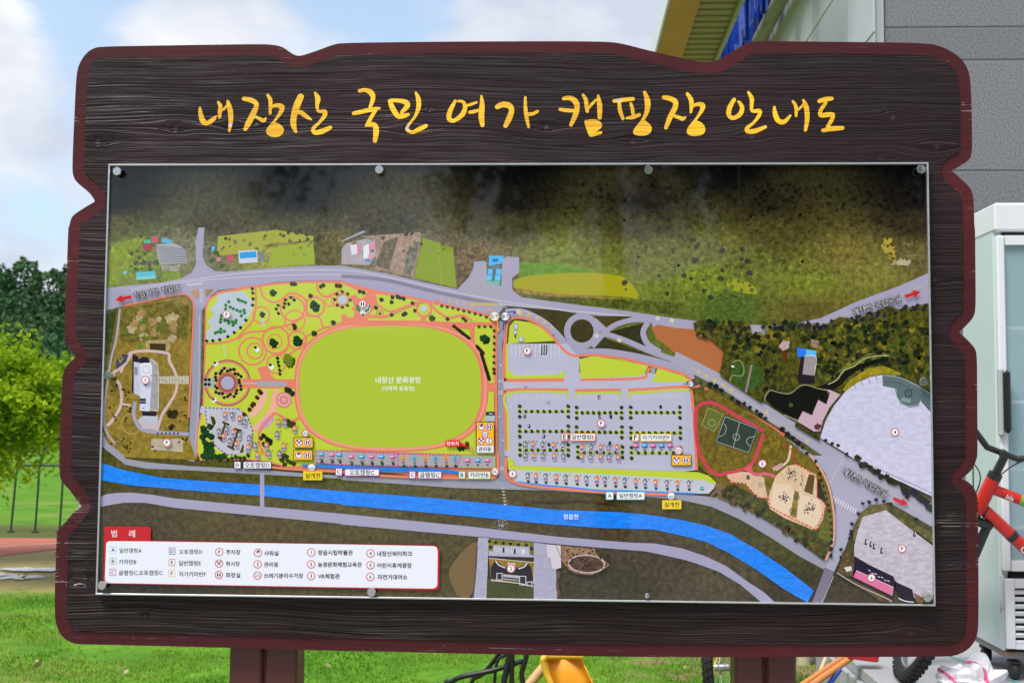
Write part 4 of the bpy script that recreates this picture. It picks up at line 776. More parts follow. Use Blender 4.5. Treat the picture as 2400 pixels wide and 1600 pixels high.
for (xa, xb, y, n) in ((1228, 1562, 1265, 8), (1620, 1930, 1274, 8), (1992, 2332, 1272, 8), (1228, 1562, 1402, 8), (1620, 1932, 1408, 8), (1995, 2335, 1413, 8), (1230, 1562, 1530, 8), (1628, 1935, 1545, 7), (1998, 2335, 1550, 7)):
    line(u([(xa, y), (xb, y)]), 4.4, LIME)
    for xx in (xa, xb): line(u([(xx, y-36), (xx, y+36)]), 4.4, LIME, lay=False)
    for k in range(n+1): tree(u([(xa+(xb-xa)*k/n, y)])[0], 4.3, (34, 66, 26), lay=k == 0)
    for xx in (xa, xb):
        for yy in (y-36, y+36): tree(u([(xx, yy)])[0], 4.6, (36, 68, 26))
for k, q in enumerate(u([(1430, 1205), (1262, 1298), (1293, 1367), (1395, 1437), (1430, 1495), (1273, 1098), (1775, 1168), (1780, 1300), (1857, 1302), (2200, 1235), (1850, 1485)])): rect(*q, 6, 4 if k in (0, 5) else 8, (36, 34, 36), lay=k == 0, rad=1.5)
for k, q in enumerate(u([(1432, 1207), (1259, 1296), (1290, 1365), (1392, 1436), (1275, 1100), (1777, 1170), (1783, 1300)])): rect(*q, 2.6, 3, (230, 230, 230), lay=k == 0)
for k in range(3): rect(*u([(1378+k*16, 840)])[0], 4.4, 22, (30, 28, 30), .04, lay=k == 0); rect(*u([(1374+k*16, 838)])[0], 2.2, 21, (212, 214, 216), .04, lay=True)
for q, w_, h in (((1202, 682), 10, 14), ((1200, 722), 8, 9), ((1237, 770), 14, 10)): rect(*u([q])[0], w_, h, (170, 174, 184)); rect(*u([q])[0], w_*.4, h*.6, (210, 212, 220))
rect(*u([(1198, 748)])[0], 2.6, 8, (30, 34, 30)); rect(*u([(1026, 1284)])[0], 21, 9, (50, 50, 58)); rect(*u([(1030, 1282)])[0], 9, 1.4, (230, 230, 230)); rect(*u([(1028, 1315)])[0], 20, 14, (176, 182, 204)); fill(u([(1015, 1130), (1052, 1130), (1052, 1265), (995, 1270), (1010, 1200)]), LIME, .1, 2)
rect(*u([(866, 1500)])[0], 9, 16, (50, 24, 22)); rect(*u([(866, 1488)])[0], 8, 6, (92, 30, 26))
# lime strip and camp A, stream
fill(b_([(1145, 12), (1190, 32), (1190, 68), (1600, 82), (2352, 112)]) + c_([(100, 113), (180, 138), (232, 185), (215, 225), (180, 262), (120, 262), (0, 256)]) + b_([(1700, 235), (1350, 205), (1200, 180), (1160, 150)]), (192, 192, 206), .04)
fill(b_([(1145, 12), (1190, 32), (1190, 68), (1600, 82), (2352, 112)]) + c_([(100, 113), (180, 138), (232, 185), (218, 200), (150, 172), (0, 158)]) + b_([(1600, 118), (1200, 98), (1148, 92)]), LIME, .1, 2)
line(b_([(1135, 10), (1133, 90), (1145, 150), (1210, 188), (1400, 220), (1800, 250), (2100, 262), (2300, 268)]), 7, CORAL); line(b_([(1215, 180), (1400, 205), (1600, 222), (1800, 242), (2000, 245), (2352, 258)]) + c_([(80, 262)]), 3.6, (44, 130, 225), .1); dashes(b_([(1160, 95), (1700, 128), (2352, 162)]), 7, 4, 1.6, (140, 220, 220)); dashes(b_([(1220, 178), (1700, 222), (2352, 250)]), 7, 4, 1.4, (140, 220, 220))
def tent(q, col, s=1.0, plot=True):
    x, y = q
    if plot: rect(x+1, y+9*s, 9*s, 12*s, (182, 160, 190), lay=False)
    fill([(x-6*s, y+4*s), (x-5*s, y-1*s), (x-1*s, y-4*s), (x+3*s, y-4*s), (x+6*s, y), (x+6*s, y+4*s)], col, .1, lay=False)
def tentdetail(q, s=1.0):
    x, y = q; fill([(x-3*s, y+4*s), (x-1.5*s, y-1*s), (x+.5*s, y+4*s)], (236, 236, 236), lay=False); line([(x-5*s, y), (x-1*s, y-4*s), (x+3*s, y-4*s)], .8, (70, 70, 70), lay=False); rect(x+9*s, y-3*s, 2*s, 3*s, (60, 60, 60), lay=False)
def camp(items, lab, s=1.0, up=False, tree_r=3.9):
    PR.lay()
    for i, q in enumerate(items): tent(q, (226, 128, 62) if lab[i][1] else (112, 128, 124), s)
    PR.lay()
    for i, q in enumerate(items): tentdetail(q, s)
    PR.lay()
    for i, q in enumerate(items):
        text(lab[i][0], q[0], q[1]+9*s, None, (40, 36, 44), ht=4.6, lay=False, off=.03)
        if tree_r: tree((q[0]+1, q[1]+17*s), tree_r, (30, 74, 26))
AX = [1285, 1340, 1407, 1480, 1545, 1622, 1688, 1760, 1815, 1887, 1952, 2028, 2093, 2165, 2243, 2315]
camp(b_([(x, 128+(x-1285)*.054) for x in AX]) + c_([(42, 183)]), [('A%d' % (17-k), k in (1, 3, 5, 7, 9, 11, 13, 15)) for k in range(17)])
disc(*c_([(134, 227)])[0], 5, (40, 120, 150)); disc(*c_([(136, 225)])[0], 2.6, (130, 210, 190))
camp(u([(1267, 1482), (1320, 1482), (1387, 1485), (1463, 1488), (1527, 1488)]), [('E%d' % (10-k), k in (1, 3)) for k in range(5)], .95, tree_r=0)
camp(u([(1660, 1502), (1722, 1502), (1788, 1505), (1842, 1508), (1900, 1505)]), [('E%d' % (5-k), k in (0, 2, 4)) for k in range(5)], .95, tree_r=0)
camp(u([(1267, 1560)])+b_([(1325, -8), (1388, -8), (1467, -6), (1530, -5)]), [('E%d' % (20-k), k in (1, 3)) for k in range(5)], .95, tree_r=0)
camp(b_([(1655, -2), (1718, 0), (1788, 0), (1845, 0), (1908, 2)]), [('E%d' % (15-k), k in (0, 2, 4)) for k in range(5)], .95, tree_r=0)
camp(t([(1550, 1280), (1600, 1282), (1652, 1308), (1685, 1330), (1507, 1395), (1562, 1380), (1608, 1400), (1650, 1418), (1718, 1442), (1540, 1428), (1585, 1460), (1630, 1480), (1712, 1505), (1757, 1490), (1835, 1487), (1920, 1330), (1962, 1333), (2030, 1375), (1955, 1495), (1910, 1412), (1850, 1545), (1775, 1555), (1925, 1545)]), [('D%d' % n, o) for n, o in ((2, 1), (5, 0), (8, 1), (11, 0), (1, 0), (4, 0), (7, 1), (10, 0), (13, 0), (3, 1), (6, 0), (9, 1), (12, 1), (14, 0), (15, 1), (22, 1), (21, 0), (20, 1), (19, 1), (23, 0), (17, 0), (16, 1), (18, 0))], .95, tree_r=0)
# C and B rows: caravans and pointed tents on a grey strip
fill(a_([(2172, -38), (2352, -30)]) + b_([(1062, 5), (1062, 88), (820, 84), (0, 66)]) + a_([(2352, 66), (2172, 50)]), (168, 160, 168), .25, 2)
fill(a_([(2065, 72), (2100, 55), (2352, 68)]) + b_([(300, 80), (700, 90), (870, 120), (870, 132), (600, 110), (300, 118), (0, 90)]) + a_([(2352, 92), (2180, 82)]), (36, 124, 214), .12, 3, 1)
line(a_([(1790, 70), (2000, 92), (2352, 112)]) + b_([(300, 140), (800, 155), (1020, 158), (1075, 120), (1080, 0)]), 6, CORAL)
dashes(a_([(2175, -35), (2352, -30)]) + b_([(390, -12), (820, 0)]), 8, 5, 2.4, (200, 30, 160)); dashes(a_([(2175, -30), (2180, 48), (2352, 62)]) + b_([(400, 72), (800, 78), (825, 0)]), 8, 5, 2.4, (200, 30, 160)); dashes(b_([(392, 70), (390, -12)]), 8, 5, 2.4, (200, 30, 160)); dashes(b_([(825, 2), (1058, 8), (1060, 84), (825, 80)]), 8, 5, 2.2, (150, 210, 40))
def caravan(q, col, lab):
    x, y = q; rect(x, y, 15, 8, col, -.05, rad=3, lay=False); return lab
items = [(a_([(2215, -8)])[0], 1, 'C14'), (a_([(2287, -5)])[0], 0, 'C13'), (a_([(2340, -5)])[0], 1, 'C12')] + [(b_([(x, 8)])[0], c, n) for x, c, n in ((70, 0, 'C11'), (142, 1, 'C10'), (210, 0, 'C9'), (278, 1, 'C8'), (355, 0, 'C7'))] + [(b_([(x, 33)])[0], c, n) for x, c, n in ((872, 0, 'B3'), (942, 1, 'B2'), (1008, 0, 'B1'))] + [(u([(x, 1500)])[0], c, n) for x, c, n in ((2030, 0, 'F5'), (2090, 1, 'F4'), (2148, 0, 'F3'), (2207, 1, 'F2'), (2265, 0, 'F1'))]
PR.lay()
for q, c, n in items: caravan(q, (52, 150, 225) if c else (214, 96, 160), n)
PR.lay()
for q, c, n in items: rect(q[0]-2, q[1]-1, 8, 3, (225, 200, 225) if not c else (190, 220, 245), lay=False); line([(q[0]-6, q[1]+4), (q[0]+6, q[1]+4)], 1.2, (60, 40, 60), lay=False); disc(q[0]+4, q[1]+4, 1.6, (40, 40, 50), n=8, lay=False)
PR.lay()
for q, c, n in items:
    text(n, q[0], q[1]+10.5, None, (40, 36, 44), ht=4.6, lay=False, off=.03)
    if n[0] == 'C': tree((q[0]+1, q[1]+16), 4, (30, 74, 26))
PR.lay()
for k, x in enumerate((428, 505, 580, 650, 723, 785)):
    q = b_([(x, 15)])[0]; fill([(q[0]-6, q[1]+6), (q[0], q[1]-9), (q[0]+6, q[1]+6)], (236, 140, 50) if k % 2 == 0 else (70, 170, 215), .05, lay=False); text('C%d' % (6-k), q[0], q[1]+11, None, (40, 36, 44), ht=4.6, lay=False, off=.03); tree((q[0]+1, q[1]+19), 4, (30, 74, 26))
PR.lay()
for k, x in enumerate((428, 505, 580, 650, 723, 785)): q = b_([(x, 15)])[0]; fill([(q[0]-1.6, q[1]+6), (q[0], q[1]), (q[0]+1.6, q[1]+6)], (90, 70, 60), lay=False)

# eastern wood, pond, plaza
fill(v([(80, 650), (150, 640), (280, 655), (400, 650), (470, 690), (470, 745), (560, 750), (620, 700), (700, 650), (780, 690), (830, 650), (880, 700), (950, 690), (1080, 615), (1200, 630), (1300, 590), (1430, 540), (1540, 590), (1600, 545), (1706, 540), (1715, 1120), (1500, 1020), (1350, 1010), (1200, 1050), (1080, 1140), (980, 1090), (600, 1125), (560, 1200), (540, 1210), (260, 1025), (280, 850), (200, 780), (90, 700)]), (76, 74, 22), .85, 1)
PR.lay()
for k in range(640):
    x, y = random.uniform(100, 1706), random.uniform(650, 1120)
    if (x < 300 and (y > 750 or y < 640)) or (x > 1100 and y > 1000) or (300 < x < 560 and y > 900) or (640 < x < 930 and y > 780): continue
    if x > 950 and y < 700-(x-950)*.2: continue
    blob(*v([(x, y)])[0], random.uniform(4, 10), random.choice([(104, 98, 24), (32, 38, 14), (40, 44, 18), (16, 22, 14), (18, 24, 16), (78, 84, 26), (38, 56, 24), (120, 106, 30)]), .8, .45, kind=1)
PR.lay()
for k in range(60): x = random.uniform(620, 1700); blob(*v([(x, (690 if x < 950 else 680-(x-950)*.19)+random.uniform(-25, 20))])[0], random.uniform(3, 6), (38, 34, 44), .8, .5, kind=1)
for k in range(30): blob(*v([(random.uniform(90, 460), random.uniform(650, 760))])[0], random.uniform(4, 8), random.choice([(40, 36, 30), (80, 72, 28)]), .8, .5, kind=1)
fill(v([(690, 780), (740, 785), (730, 830), (690, 850), (660, 820)]), (190, 160, 165), .3, 1); rect(*v([(703, 875)])[0], 9, 18, (110, 26, 30)); fill(v([(885, 770), (940, 780), (930, 830), (880, 820)]), (150, 115, 100), .5, 1)
fill(v([(330, 930), (400, 915), (440, 950), (470, 930), (540, 960), (550, 1080), (430, 1140), (330, 1040)]), (56, 84, 32), .4, 1); line(v([(340, 930), (390, 915), (420, 960), (410, 1020), (340, 1020), (325, 1060)]), 2.4, (150, 140, 90)); line(v([(475, 945), (455, 1040), (435, 1135)]), 5, (150, 120, 120)); rect(*v([(345, 957)])[0], 7, 4, (230, 230, 230), .3)
fill(v([(785, 825), (850, 838), (845, 890), (792, 892)]), (44, 116, 226)); fill(v([(850, 838), (920, 850), (918, 892), (848, 888)]), (96, 182, 236)); fill(v([(840, 882), (918, 892), (910, 1020), (822, 1010)]), (158, 142, 146), .15, 1); line(v([(840, 882), (918, 892), (908, 1000)]), 1.4, (220, 215, 215)); fill(v([(815, 890), (840, 890), (825, 1010), (905, 1025), (915, 1075), (800, 1080), (790, 1030)]), (34, 22, 34)); 
fill(v([(930, 1100), (1000, 1070), (1080, 1045), (1120, 985), (1190, 960), (1260, 925), (1340, 905), (1420, 895), (1410, 920), (1300, 950), (1200, 985), (1130, 1040), (1085, 1090), (1010, 1125)]), (16, 12, 10), .2)
line(v([(1000, 1080), (1060, 1050), (1110, 985), (1180, 955), (1250, 905), (1340, 885), (1420, 882)]), 2.4, (186, 176, 130)); fill(v([(1060, 1000), (1110, 960), (1180, 930), (1250, 880), (1330, 860), (1260, 895), (1180, 945), (1110, 975)]), (100, 118, 36), .5, 1)
fill(v([(1100, 1120), (1150, 1050), (1280, 970), (1380, 950), (1500, 1000), (1500, 1020), (1370, 1008), (1250, 1040), (1130, 1130)]), (150, 134, 30), .4, 1)
fill(v([(600, 1122), (670, 1140), (740, 1145), (800, 1100), (850, 1085), (930, 1110), (1010, 1140), (990, 1215), (935, 1185), (890, 1290), (830, 1262), (790, 1330), (565, 1200)]), (13, 9, 10), .1, 0, 1); line(v([(565, 1200), (570, 1160), (605, 1122), (670, 1138), (740, 1143), (800, 1098), (850, 1083), (930, 1108), (1000, 1120)]), 1.6, (170, 160, 130)); disc(*v([(745, 1222)])[0], 5, (70, 86, 24), .5)
line(v([(700, 1290), (790, 1330)]), 1.2, (200, 190, 170))
fill(v([(985, 1115), (1020, 1120), (1085, 1150), (1010, 1240), (965, 1330), (948, 1400), (905, 1405), (790, 1335), (828, 1262), (890, 1290), (935, 1185), (990, 1215), (1015, 1140)]), (198, 166, 182), .1)
line(v([(820, 1262), (890, 1290), (895, 1270)]), 1.2, (40, 30, 40)); line(v([(935, 1185), (985, 1215), (992, 1200)]), 1.2, (40, 30, 40)); blob(*v([(930, 1370)])[0], 9, (90, 50, 46), .5, .5, lay=True)
PLZ = v([(1370, 1015), (1290, 1030), (1200, 1070), (1120, 1130), (1040, 1230), (985, 1330), (952, 1430), (950, 1450), (1100, 1540)]) + c_([(1300, 100), (1500, 180), (1722, 280)]) + v([(1722, 1400), (1718, 1270), (1640, 1195), (1500, 1150), (1460, 1020)])
fill(PLZ, (202, 198, 224), .10, 4)
fill(v([(1375, 1015), (1500, 1030), (1600, 1070), (1660, 1110), (1716, 1150), (1716, 1262), (1640, 1188), (1625, 1230), (1560, 1240), (1500, 1215), (1470, 1160), (1462, 1108), (1378, 1092)]), (92, 108, 112), .1, 0); line(v([(1378, 1018), (1500, 1035), (1660, 1115), (1716, 1158)]), 1.4, (170, 178, 182)); line(v([(1385, 1060), (1500, 1075), (1620, 1140), (1700, 1220)]), 1.2, (60, 72, 76)); line(v([(1470, 1110), (1475, 1165), (1510, 1210), (1560, 1230), (1620, 1220), (1638, 1190)]), 1.4, (170, 178, 182)); ring(*v([(1555, 1140)])[0], 8, 2.4, (40, 48, 52)); text('T', *v([(1555, 1140)])[0], None, (40, 48, 52), ht=7); rect(*v([(1538, 1188)])[0], 22, 9, (120, 150, 155), .25)
for k in range(4): line(v([(1180+k*50, 1080-k*20), (1190+k*50, 1110-k*18)]), 1.1, (60, 60, 60), lay=k == 0)
# avenue trees and kerbs
line(v([(150, 1105), (300, 1195), (560, 1340), (700, 1430)]), 6, (206, 110, 84)); dashes(v([(560, 1395), (640, 1440), (700, 1480)]), 8, 5, 3, RED)
PR.lay()
for q in v([(190, 1080), (228, 1095), (265, 1120), (340, 1175), (383, 1205), (423, 1212), (462, 1240), (508, 1265), (535, 1290), (570, 1315), (685, 1390), (722, 1425), (760, 1450), (795, 1485), (825, 1515), (855, 1555), (900, 1420), (850, 1390), (985, 1465), (1030, 1490), (1070, 1500), (1130, 1560)]): blob(*q, random.uniform(4.5, 7.5), (32, 22, 30), .5, .5)
fill(v([(780, 1345), (950, 1440), (940, 1470), (770, 1370)]), (66, 62, 26), .7, 1)
PR.lay()
for (xa, ya, xb, yb) in ((1195, 10, 1475, 180), (1575, 220, 1722, 350), (1515, 200, 1550, 250)):
    for k in range(16): q = k/15; blob(*c_([(xa+(xb-xa)*q+random.uniform(-6, 6), ya+(yb-ya)*q+random.uniform(0, 34))])[0], random.uniform(5, 9), random.choice([(28, 20, 44), (34, 30, 28), (40, 44, 22)]), .6, .4, kind=1)
line(c_([(1110, 0), (1300, 70), (1722, 260)]), 1, (70, 70, 84)) 
# sports ground and playground
fill(v([(80, 1120), (200, 1118), (420, 1250), (560, 1340), (700, 1440), (850, 1567)]) + c_([(920, 40), (980, 120), (1020, 230), (1050, 350), (1030, 600), (985, 715), (850, 620), (600, 440), (350, 330), (230, 285), (260, 210), (180, 130), (105, 70)]) + v([(100, 1560), (85, 1300)]), (112, 94, 34), .5, 1)
fill(c_([(250, 210), (350, 200), (560, 300), (600, 360), (900, 520), (960, 350), (1020, 420), (1020, 600), (970, 720), (700, 520), (450, 370), (270, 290)]), (66, 66, 22), .8, 1)
for k in range(60): q = random.random(); blob(*c_([(290+q*650+random.uniform(-20, 20), 260+q*380+random.uniform(-40, 40))])[0], random.uniform(3, 8), random.choice([(40, 38, 14), (84, 84, 26), (100, 70, 30)]), .7, .5, kind=1, lay=k == 0)
fill(c_([(300, 130), (350, 110), (480, 115), (560, 150), (565, 200), (585, 290), (520, 290), (480, 250), (430, 195), (330, 185)]), (212, 180, 152), .12, 1)
fill(c_([(640, 140), (720, 70), (790, 60), (920, 130), (945, 290), (985, 340), (965, 440), (925, 510), (885, 505), (700, 430), (600, 365), (585, 310), (600, 250)]), (216, 184, 152), .12, 1)
fill(c_([(625, 190), (740, 200), (770, 250), (760, 400), (690, 410), (605, 350)]), (224, 198, 172), .08); fill(c_([(800, 260), (930, 300), (955, 350), (950, 440), (900, 490), (780, 430)]), (224, 198, 172), .08); fill(c_([(770, 240), (800, 250), (785, 430), (740, 415)]), (130, 110, 40), .5, 1)
fill(c_([(870, 125), (910, 140), (895, 270), (835, 245)]), (92, 68, 34), .2); fill(c_([(925, 150), (945, 170), (990, 320), (925, 290)]), (36, 38, 14), .6, 1); fill(c_([(985, 365), (1020, 410), (1015, 600), (930, 560), (940, 500), (965, 440)]), (96, 96, 26), .4, 1)
for (cx, cy, sx, sy, n) in ((695, 290, 30, 26, 46), (870, 360, 34, 44, 40), (735, 120, 14, 40, 22), (765, 130, 12, 40, 16), (820, 170, 10, 34, 14)):
    PR.lay()
    for k in range(n): rect(*c_([(random.gauss(cx, sx*.6), random.gauss(cy, sy*.6))])[0], random.uniform(1.5, 5), random.uniform(1.2, 4), random.choice([(30, 26, 30), (60, 50, 50), (200, 200, 200), (210, 40, 60), (50, 70, 50), (30, 30, 36), (150, 120, 100)]), random.uniform(0, 3), lay=False)
for k, q in enumerate([(785, 285), (755, 380)]): ring(*c_([q])[0], 6, 1.6, (40, 40, 36), lay=k == 0); disc(*c_([q])[0], 2, (60, 60, 50))
fill(c_([(355, 130), (400, 130), (402, 160), (355, 158)]), (235, 170, 140)); rect(*c_([(450, 150)])[0], 7, 10, (90, 60, 80)); 
for k in range(6): rect(*c_([(530+(k % 2)*14, 190+(k//2)*12)])[0], 2.6, 2.6, (150, 130, 120), lay=k == 0)
line(c_([(640, 100), (700, 60), (730, 20)]) + v([(745, 1500)]), 5, (222, 196, 166)); line(c_([(620, 95), (690, 60)]), 9, (196, 150, 150)); fill(v([(540, 1450), (640, 1440), (700, 1500), (690, 1567), (540, 1567)]), (118, 98, 30), .7, 1)
RT_ = (206, 62, 88)
line(c_([(140, 30), (180, 90), (240, 132), (310, 118), (400, 100), (460, 70), (500, 20)]) + v([(555, 1420)]), 7.5, RT_); line(v([(555, 1400), (400, 1315), (250, 1225), (170, 1205), (105, 1235), (88, 1300), (95, 1450), (118, 1560)]) + c_([(140, 30)]), 7.5, RT_); line(c_([(440, 85), (500, 130), (570, 125), (635, 145)]), 7, (214, 100, 120)); fill(c_([(420, 95), (470, 60), (480, 110), (540, 125), (500, 140)]), (214, 90, 110))
fill(v([(175, 1240), (280, 1290), (215, 1405), (130, 1360)]), (98, 108, 42), .15); line(v([(175, 1240), (280, 1290), (215, 1405), (130, 1360), (175, 1240)]), .9, (190, 190, 160), sm=False); ring(*v([(200, 1345)])[0], 8, .9, (190, 190, 160))
fill(v([(287, 1292), (525, 1382), (458, 1560), (222, 1478)]), (50, 62, 54), .12)
line(v([(292, 1302), (515, 1386), (452, 1550), (230, 1473), (292, 1302)]), 1.1, (190, 200, 195), sm=False); line(v([(392, 1340), (348, 1515)]), 1, (190, 200, 195)); ring(*v([(369, 1442)])[0], 7.5, 1, (190, 200, 195)); line(v([(285, 1350), (300, 1380), (285, 1425), (248, 1440)]), 1, (190, 200, 195)); line(v([(495, 1438), (450, 1450), (440, 1480), (470, 1510)]), 1, (190, 200, 195))
dashes(v([(100, 1400), (98, 1500), (122, 1567)]) + c_([(160, 70), (230, 125)]), 9, 5, 2.4, RED)
dashes(c_([(300, 150), (350, 185), (430, 190), (480, 250), (530, 290), (590, 295), (600, 350), (700, 405), (850, 480), (920, 510), (950, 440), (980, 370), (985, 340), (925, 280), (925, 150), (870, 105), (790, 65), (755, 10)]) + v([(750, 1530), (690, 1480)]), 9, 5, 2.6, (226, 24, 50))
line(c_([(880, 0), (960, 110), (1010, 230), (1035, 360), (1045, 480), (1035, 600), (985, 720)]), 4.5, (220, 160, 148)); PR.lay()
for k in range(16): q = k/15; blob(*c_([(915+110*math.sin(q*1.9), 40+q*640)])[0], random.uniform(3, 5), (34, 28, 16), .5, .5)
fill(c_([(230, 190), (300, 200), (290, 230), (260, 240), (275, 300), (240, 255), (180, 290), (215, 240)]), (120, 92, 66), .4, 1)
# parking south-east
fill(c_([(1180, 480), (1230, 390), (1290, 340), (1400, 330), (1420, 400), (1570, 450), (1722, 530), (1722, 600), (1600, 520), (1450, 470), (1300, 420), (1240, 440), (1215, 580), (1170, 590)]), (98, 88, 44), .7, 1)
fill(c_([(1205, 520), (1240, 420), (1400, 375), (1520, 470), (1722, 620), (1722, 985), (1620, 1000), (1450, 850), (1180, 690), (1180, 620)]), (192, 182, 196), .16, 4)
PR.lay()
for q in c_([(1240, 330), (1285, 320), (1332, 305), (1385, 315), (1432, 335), (1165, 470), (1160, 520), (1150, 570), (1210, 400), (1155, 540), (1090, 645), (1090, 700), (1125, 680), (1610, 440), (1018, 650), (1018, 690), (1020, 600)]): blob(*q, 5, (24, 20, 40), .4, .5)
for k, q in enumerate(c_([(1262, 595), (1295, 610), (1318, 625), (1370, 655), (1597, 538)])): rect(*q, 6, 14, (26, 22, 36), .12, lay=k == 0, rad=2); rect(q[0]+1.5, q[1]-1, 2, 8, (212, 210, 216), .12, lay=True)
fill(c_([(1060, 800), (1110, 660), (1180, 690), (1190, 830), (1120, 830), (1440, 990), (1440, 1017), (1360, 1000)]), (94, 74, 46), .8, 1)
fill(c_([(1185, 700), (1260, 740), (1450, 830), (1465, 870), (1440, 960), (1170, 830)]), (28, 16, 44), .1); fill(c_([(1470, 870), (1580, 920), (1600, 1005), (1520, 990), (1465, 930)]), (26, 16, 40), .1); fill(c_([(1195, 790), (1300, 840), (1450, 905), (1438, 962), (1175, 835)]), (218, 112, 156), .06); line(c_([(1195, 790), (1450, 905), (1440, 962)]), 1.2, (235, 200, 220), sm=False)
for k in range(7): rect(*c_([(1285+k*22, 790+k*12+(k % 2)*8)])[0], 6, 2.2, (190, 190, 235), .45, lay=k == 0)
fill(c_([(1110, 770), (1160, 760), (1165, 790), (1130, 800)]), (212, 208, 212)); line(c_([(1485, 980), (1530, 1000), (1590, 1008)]), 2.4, (220, 216, 222)); fill(c_([(1590, 940), (1660, 985), (1650, 1017), (1605, 1005)]), (110, 88, 60), .5, 1)
line(c_([(1060, 805), (1200, 890), (1400, 980), (1440, 1005)]), 2.6, (170, 166, 160))
# south buildings
fill(b_([(945, 562), (1015, 568), (1003, 1000), (905, 1000), (925, 700)]), (170, 166, 190), .08, 4); fill(b_([(1328, 598), (1415, 608), (1430, 700), (1480, 780), (1488, 1000), (1325, 1000)]), (168, 164, 188), .08, 4)
fill(b_([(940, 590), (930, 800), (905, 1000), (800, 1000), (760, 880), (735, 810), (760, 750), (830, 660), (900, 600)]), (116, 94, 58), .14, 2, 1); line(b_([(935, 620), (925, 800), (905, 1000)]), 4, (90, 74, 66), .6, kind=1)
fill(b_([(1015, 572), (1328, 598), (1326, 700), (1015, 690)]), (176, 172, 194), .06); fill(b_([(1018, 573), (1326, 598), (1326, 630), (1050, 615), (1045, 660), (1015, 650)]), (124, 118, 30), .4, 1)
fill(b_([(1295, 600), (1326, 600), (1325, 690), (1298, 680)]), (110, 104, 32), .4, 1)
for k, q in enumerate([(1020, 590), (1064, 598), (1115, 602), (1165, 608), (1220, 612), (1275, 616), (1310, 640), (1028, 630)]): blob(*b_([q])[0], 4.6, (22, 18, 26), .3, .4, lay=k == 0)
ticks(1055, 1275, 632, 30, 18, b_, 16)
for k, q in enumerate([(1118, 650), (1195, 660), (1253, 660)]): rect(*b_([q])[0], 4.4, 12, (30, 26, 34) if k != 2 else (220, 220, 220), lay=k == 0)
fill(b_([(1018, 705), (1330, 735), (1325, 880), (1030, 858)]), (142, 116, 32), .3, 1); fill(b_([(1030, 770), (1060, 720), (1120, 760), (1200, 775), (1290, 745), (1310, 770), (1322, 860), (1270, 870), (1030, 845)]), (34, 28, 44), .1); 
line(b_([(1062, 722), (1085, 752), (1130, 772)]), 2.6, (215, 215, 222)); line(b_([(1280, 740), (1260, 765), (1220, 778)]), 2.6, (215, 215, 222)); fill(b_([(1115, 815), (1228, 826), (1228, 860), (1115, 850)]), (180, 178, 190)); line(b_([(1115, 838), (1228, 850)]), 3.4, (40, 34, 46)); fill(b_([(1145, 735), (1200, 740), (1195, 770), (1150, 765)]), (205, 180, 185))
for (x, y, w_, h) in ((1090, 832, 14, 17), (1250, 860, 16, 22), (1296, 882, 13, 10)): rect(*b_([(x, y)])[0], w_, h, (214, 212, 220)); rect(*b_([(x, y)])[0], w_-3, h-3, (46, 42, 52))
line(b_([(1018, 705), (1330, 735), (1325, 880)]), 1.3, (225, 215, 220), sm=False); line(b_([(1030, 858), (1230, 880), (1325, 902)]), 2.2, (200, 198, 208))
fill(b_([(1005, 830), (1030, 862), (1230, 890), (1322, 905), (1322, 1000), (1000, 1000)]), (66, 72, 34), .3, 1)
fill(b_([(1415, 610), (1512, 618), (1515, 770), (1480, 782), (1455, 775), (1440, 710), (1418, 690)]), (206, 196, 206), .06, 0); line(b_([(1480, 620), (1512, 700)]), 1.2, (60, 50, 50)); line(b_([(1500, 790), (1490, 900), (1510, 990)]), 7, (92, 70, 48), .8, kind=1)
fill(b_([(1517, 620), (1750, 642), (1752, 670), (1850, 750), (1800, 790), (1720, 822), (1620, 812), (1560, 780), (1517, 720)]), (146, 112, 84), .5, 1)
PR.lay(); fill(circ(*b_([(1690, 745)])[0], 44, 28, 22, .05), (196, 176, 170), .2, 1); fill(circ(*b_([(1690, 745)])[0], 40, 28, 19, .05), (88, 66, 50), .8, 1)
for k in range(70): blob(*b_([(random.uniform(1530, 1840), random.uniform(640, 810))])[0], random.uniform(1.4, 3.2), (40, 28, 30), .5, .5, lay=k == 0)

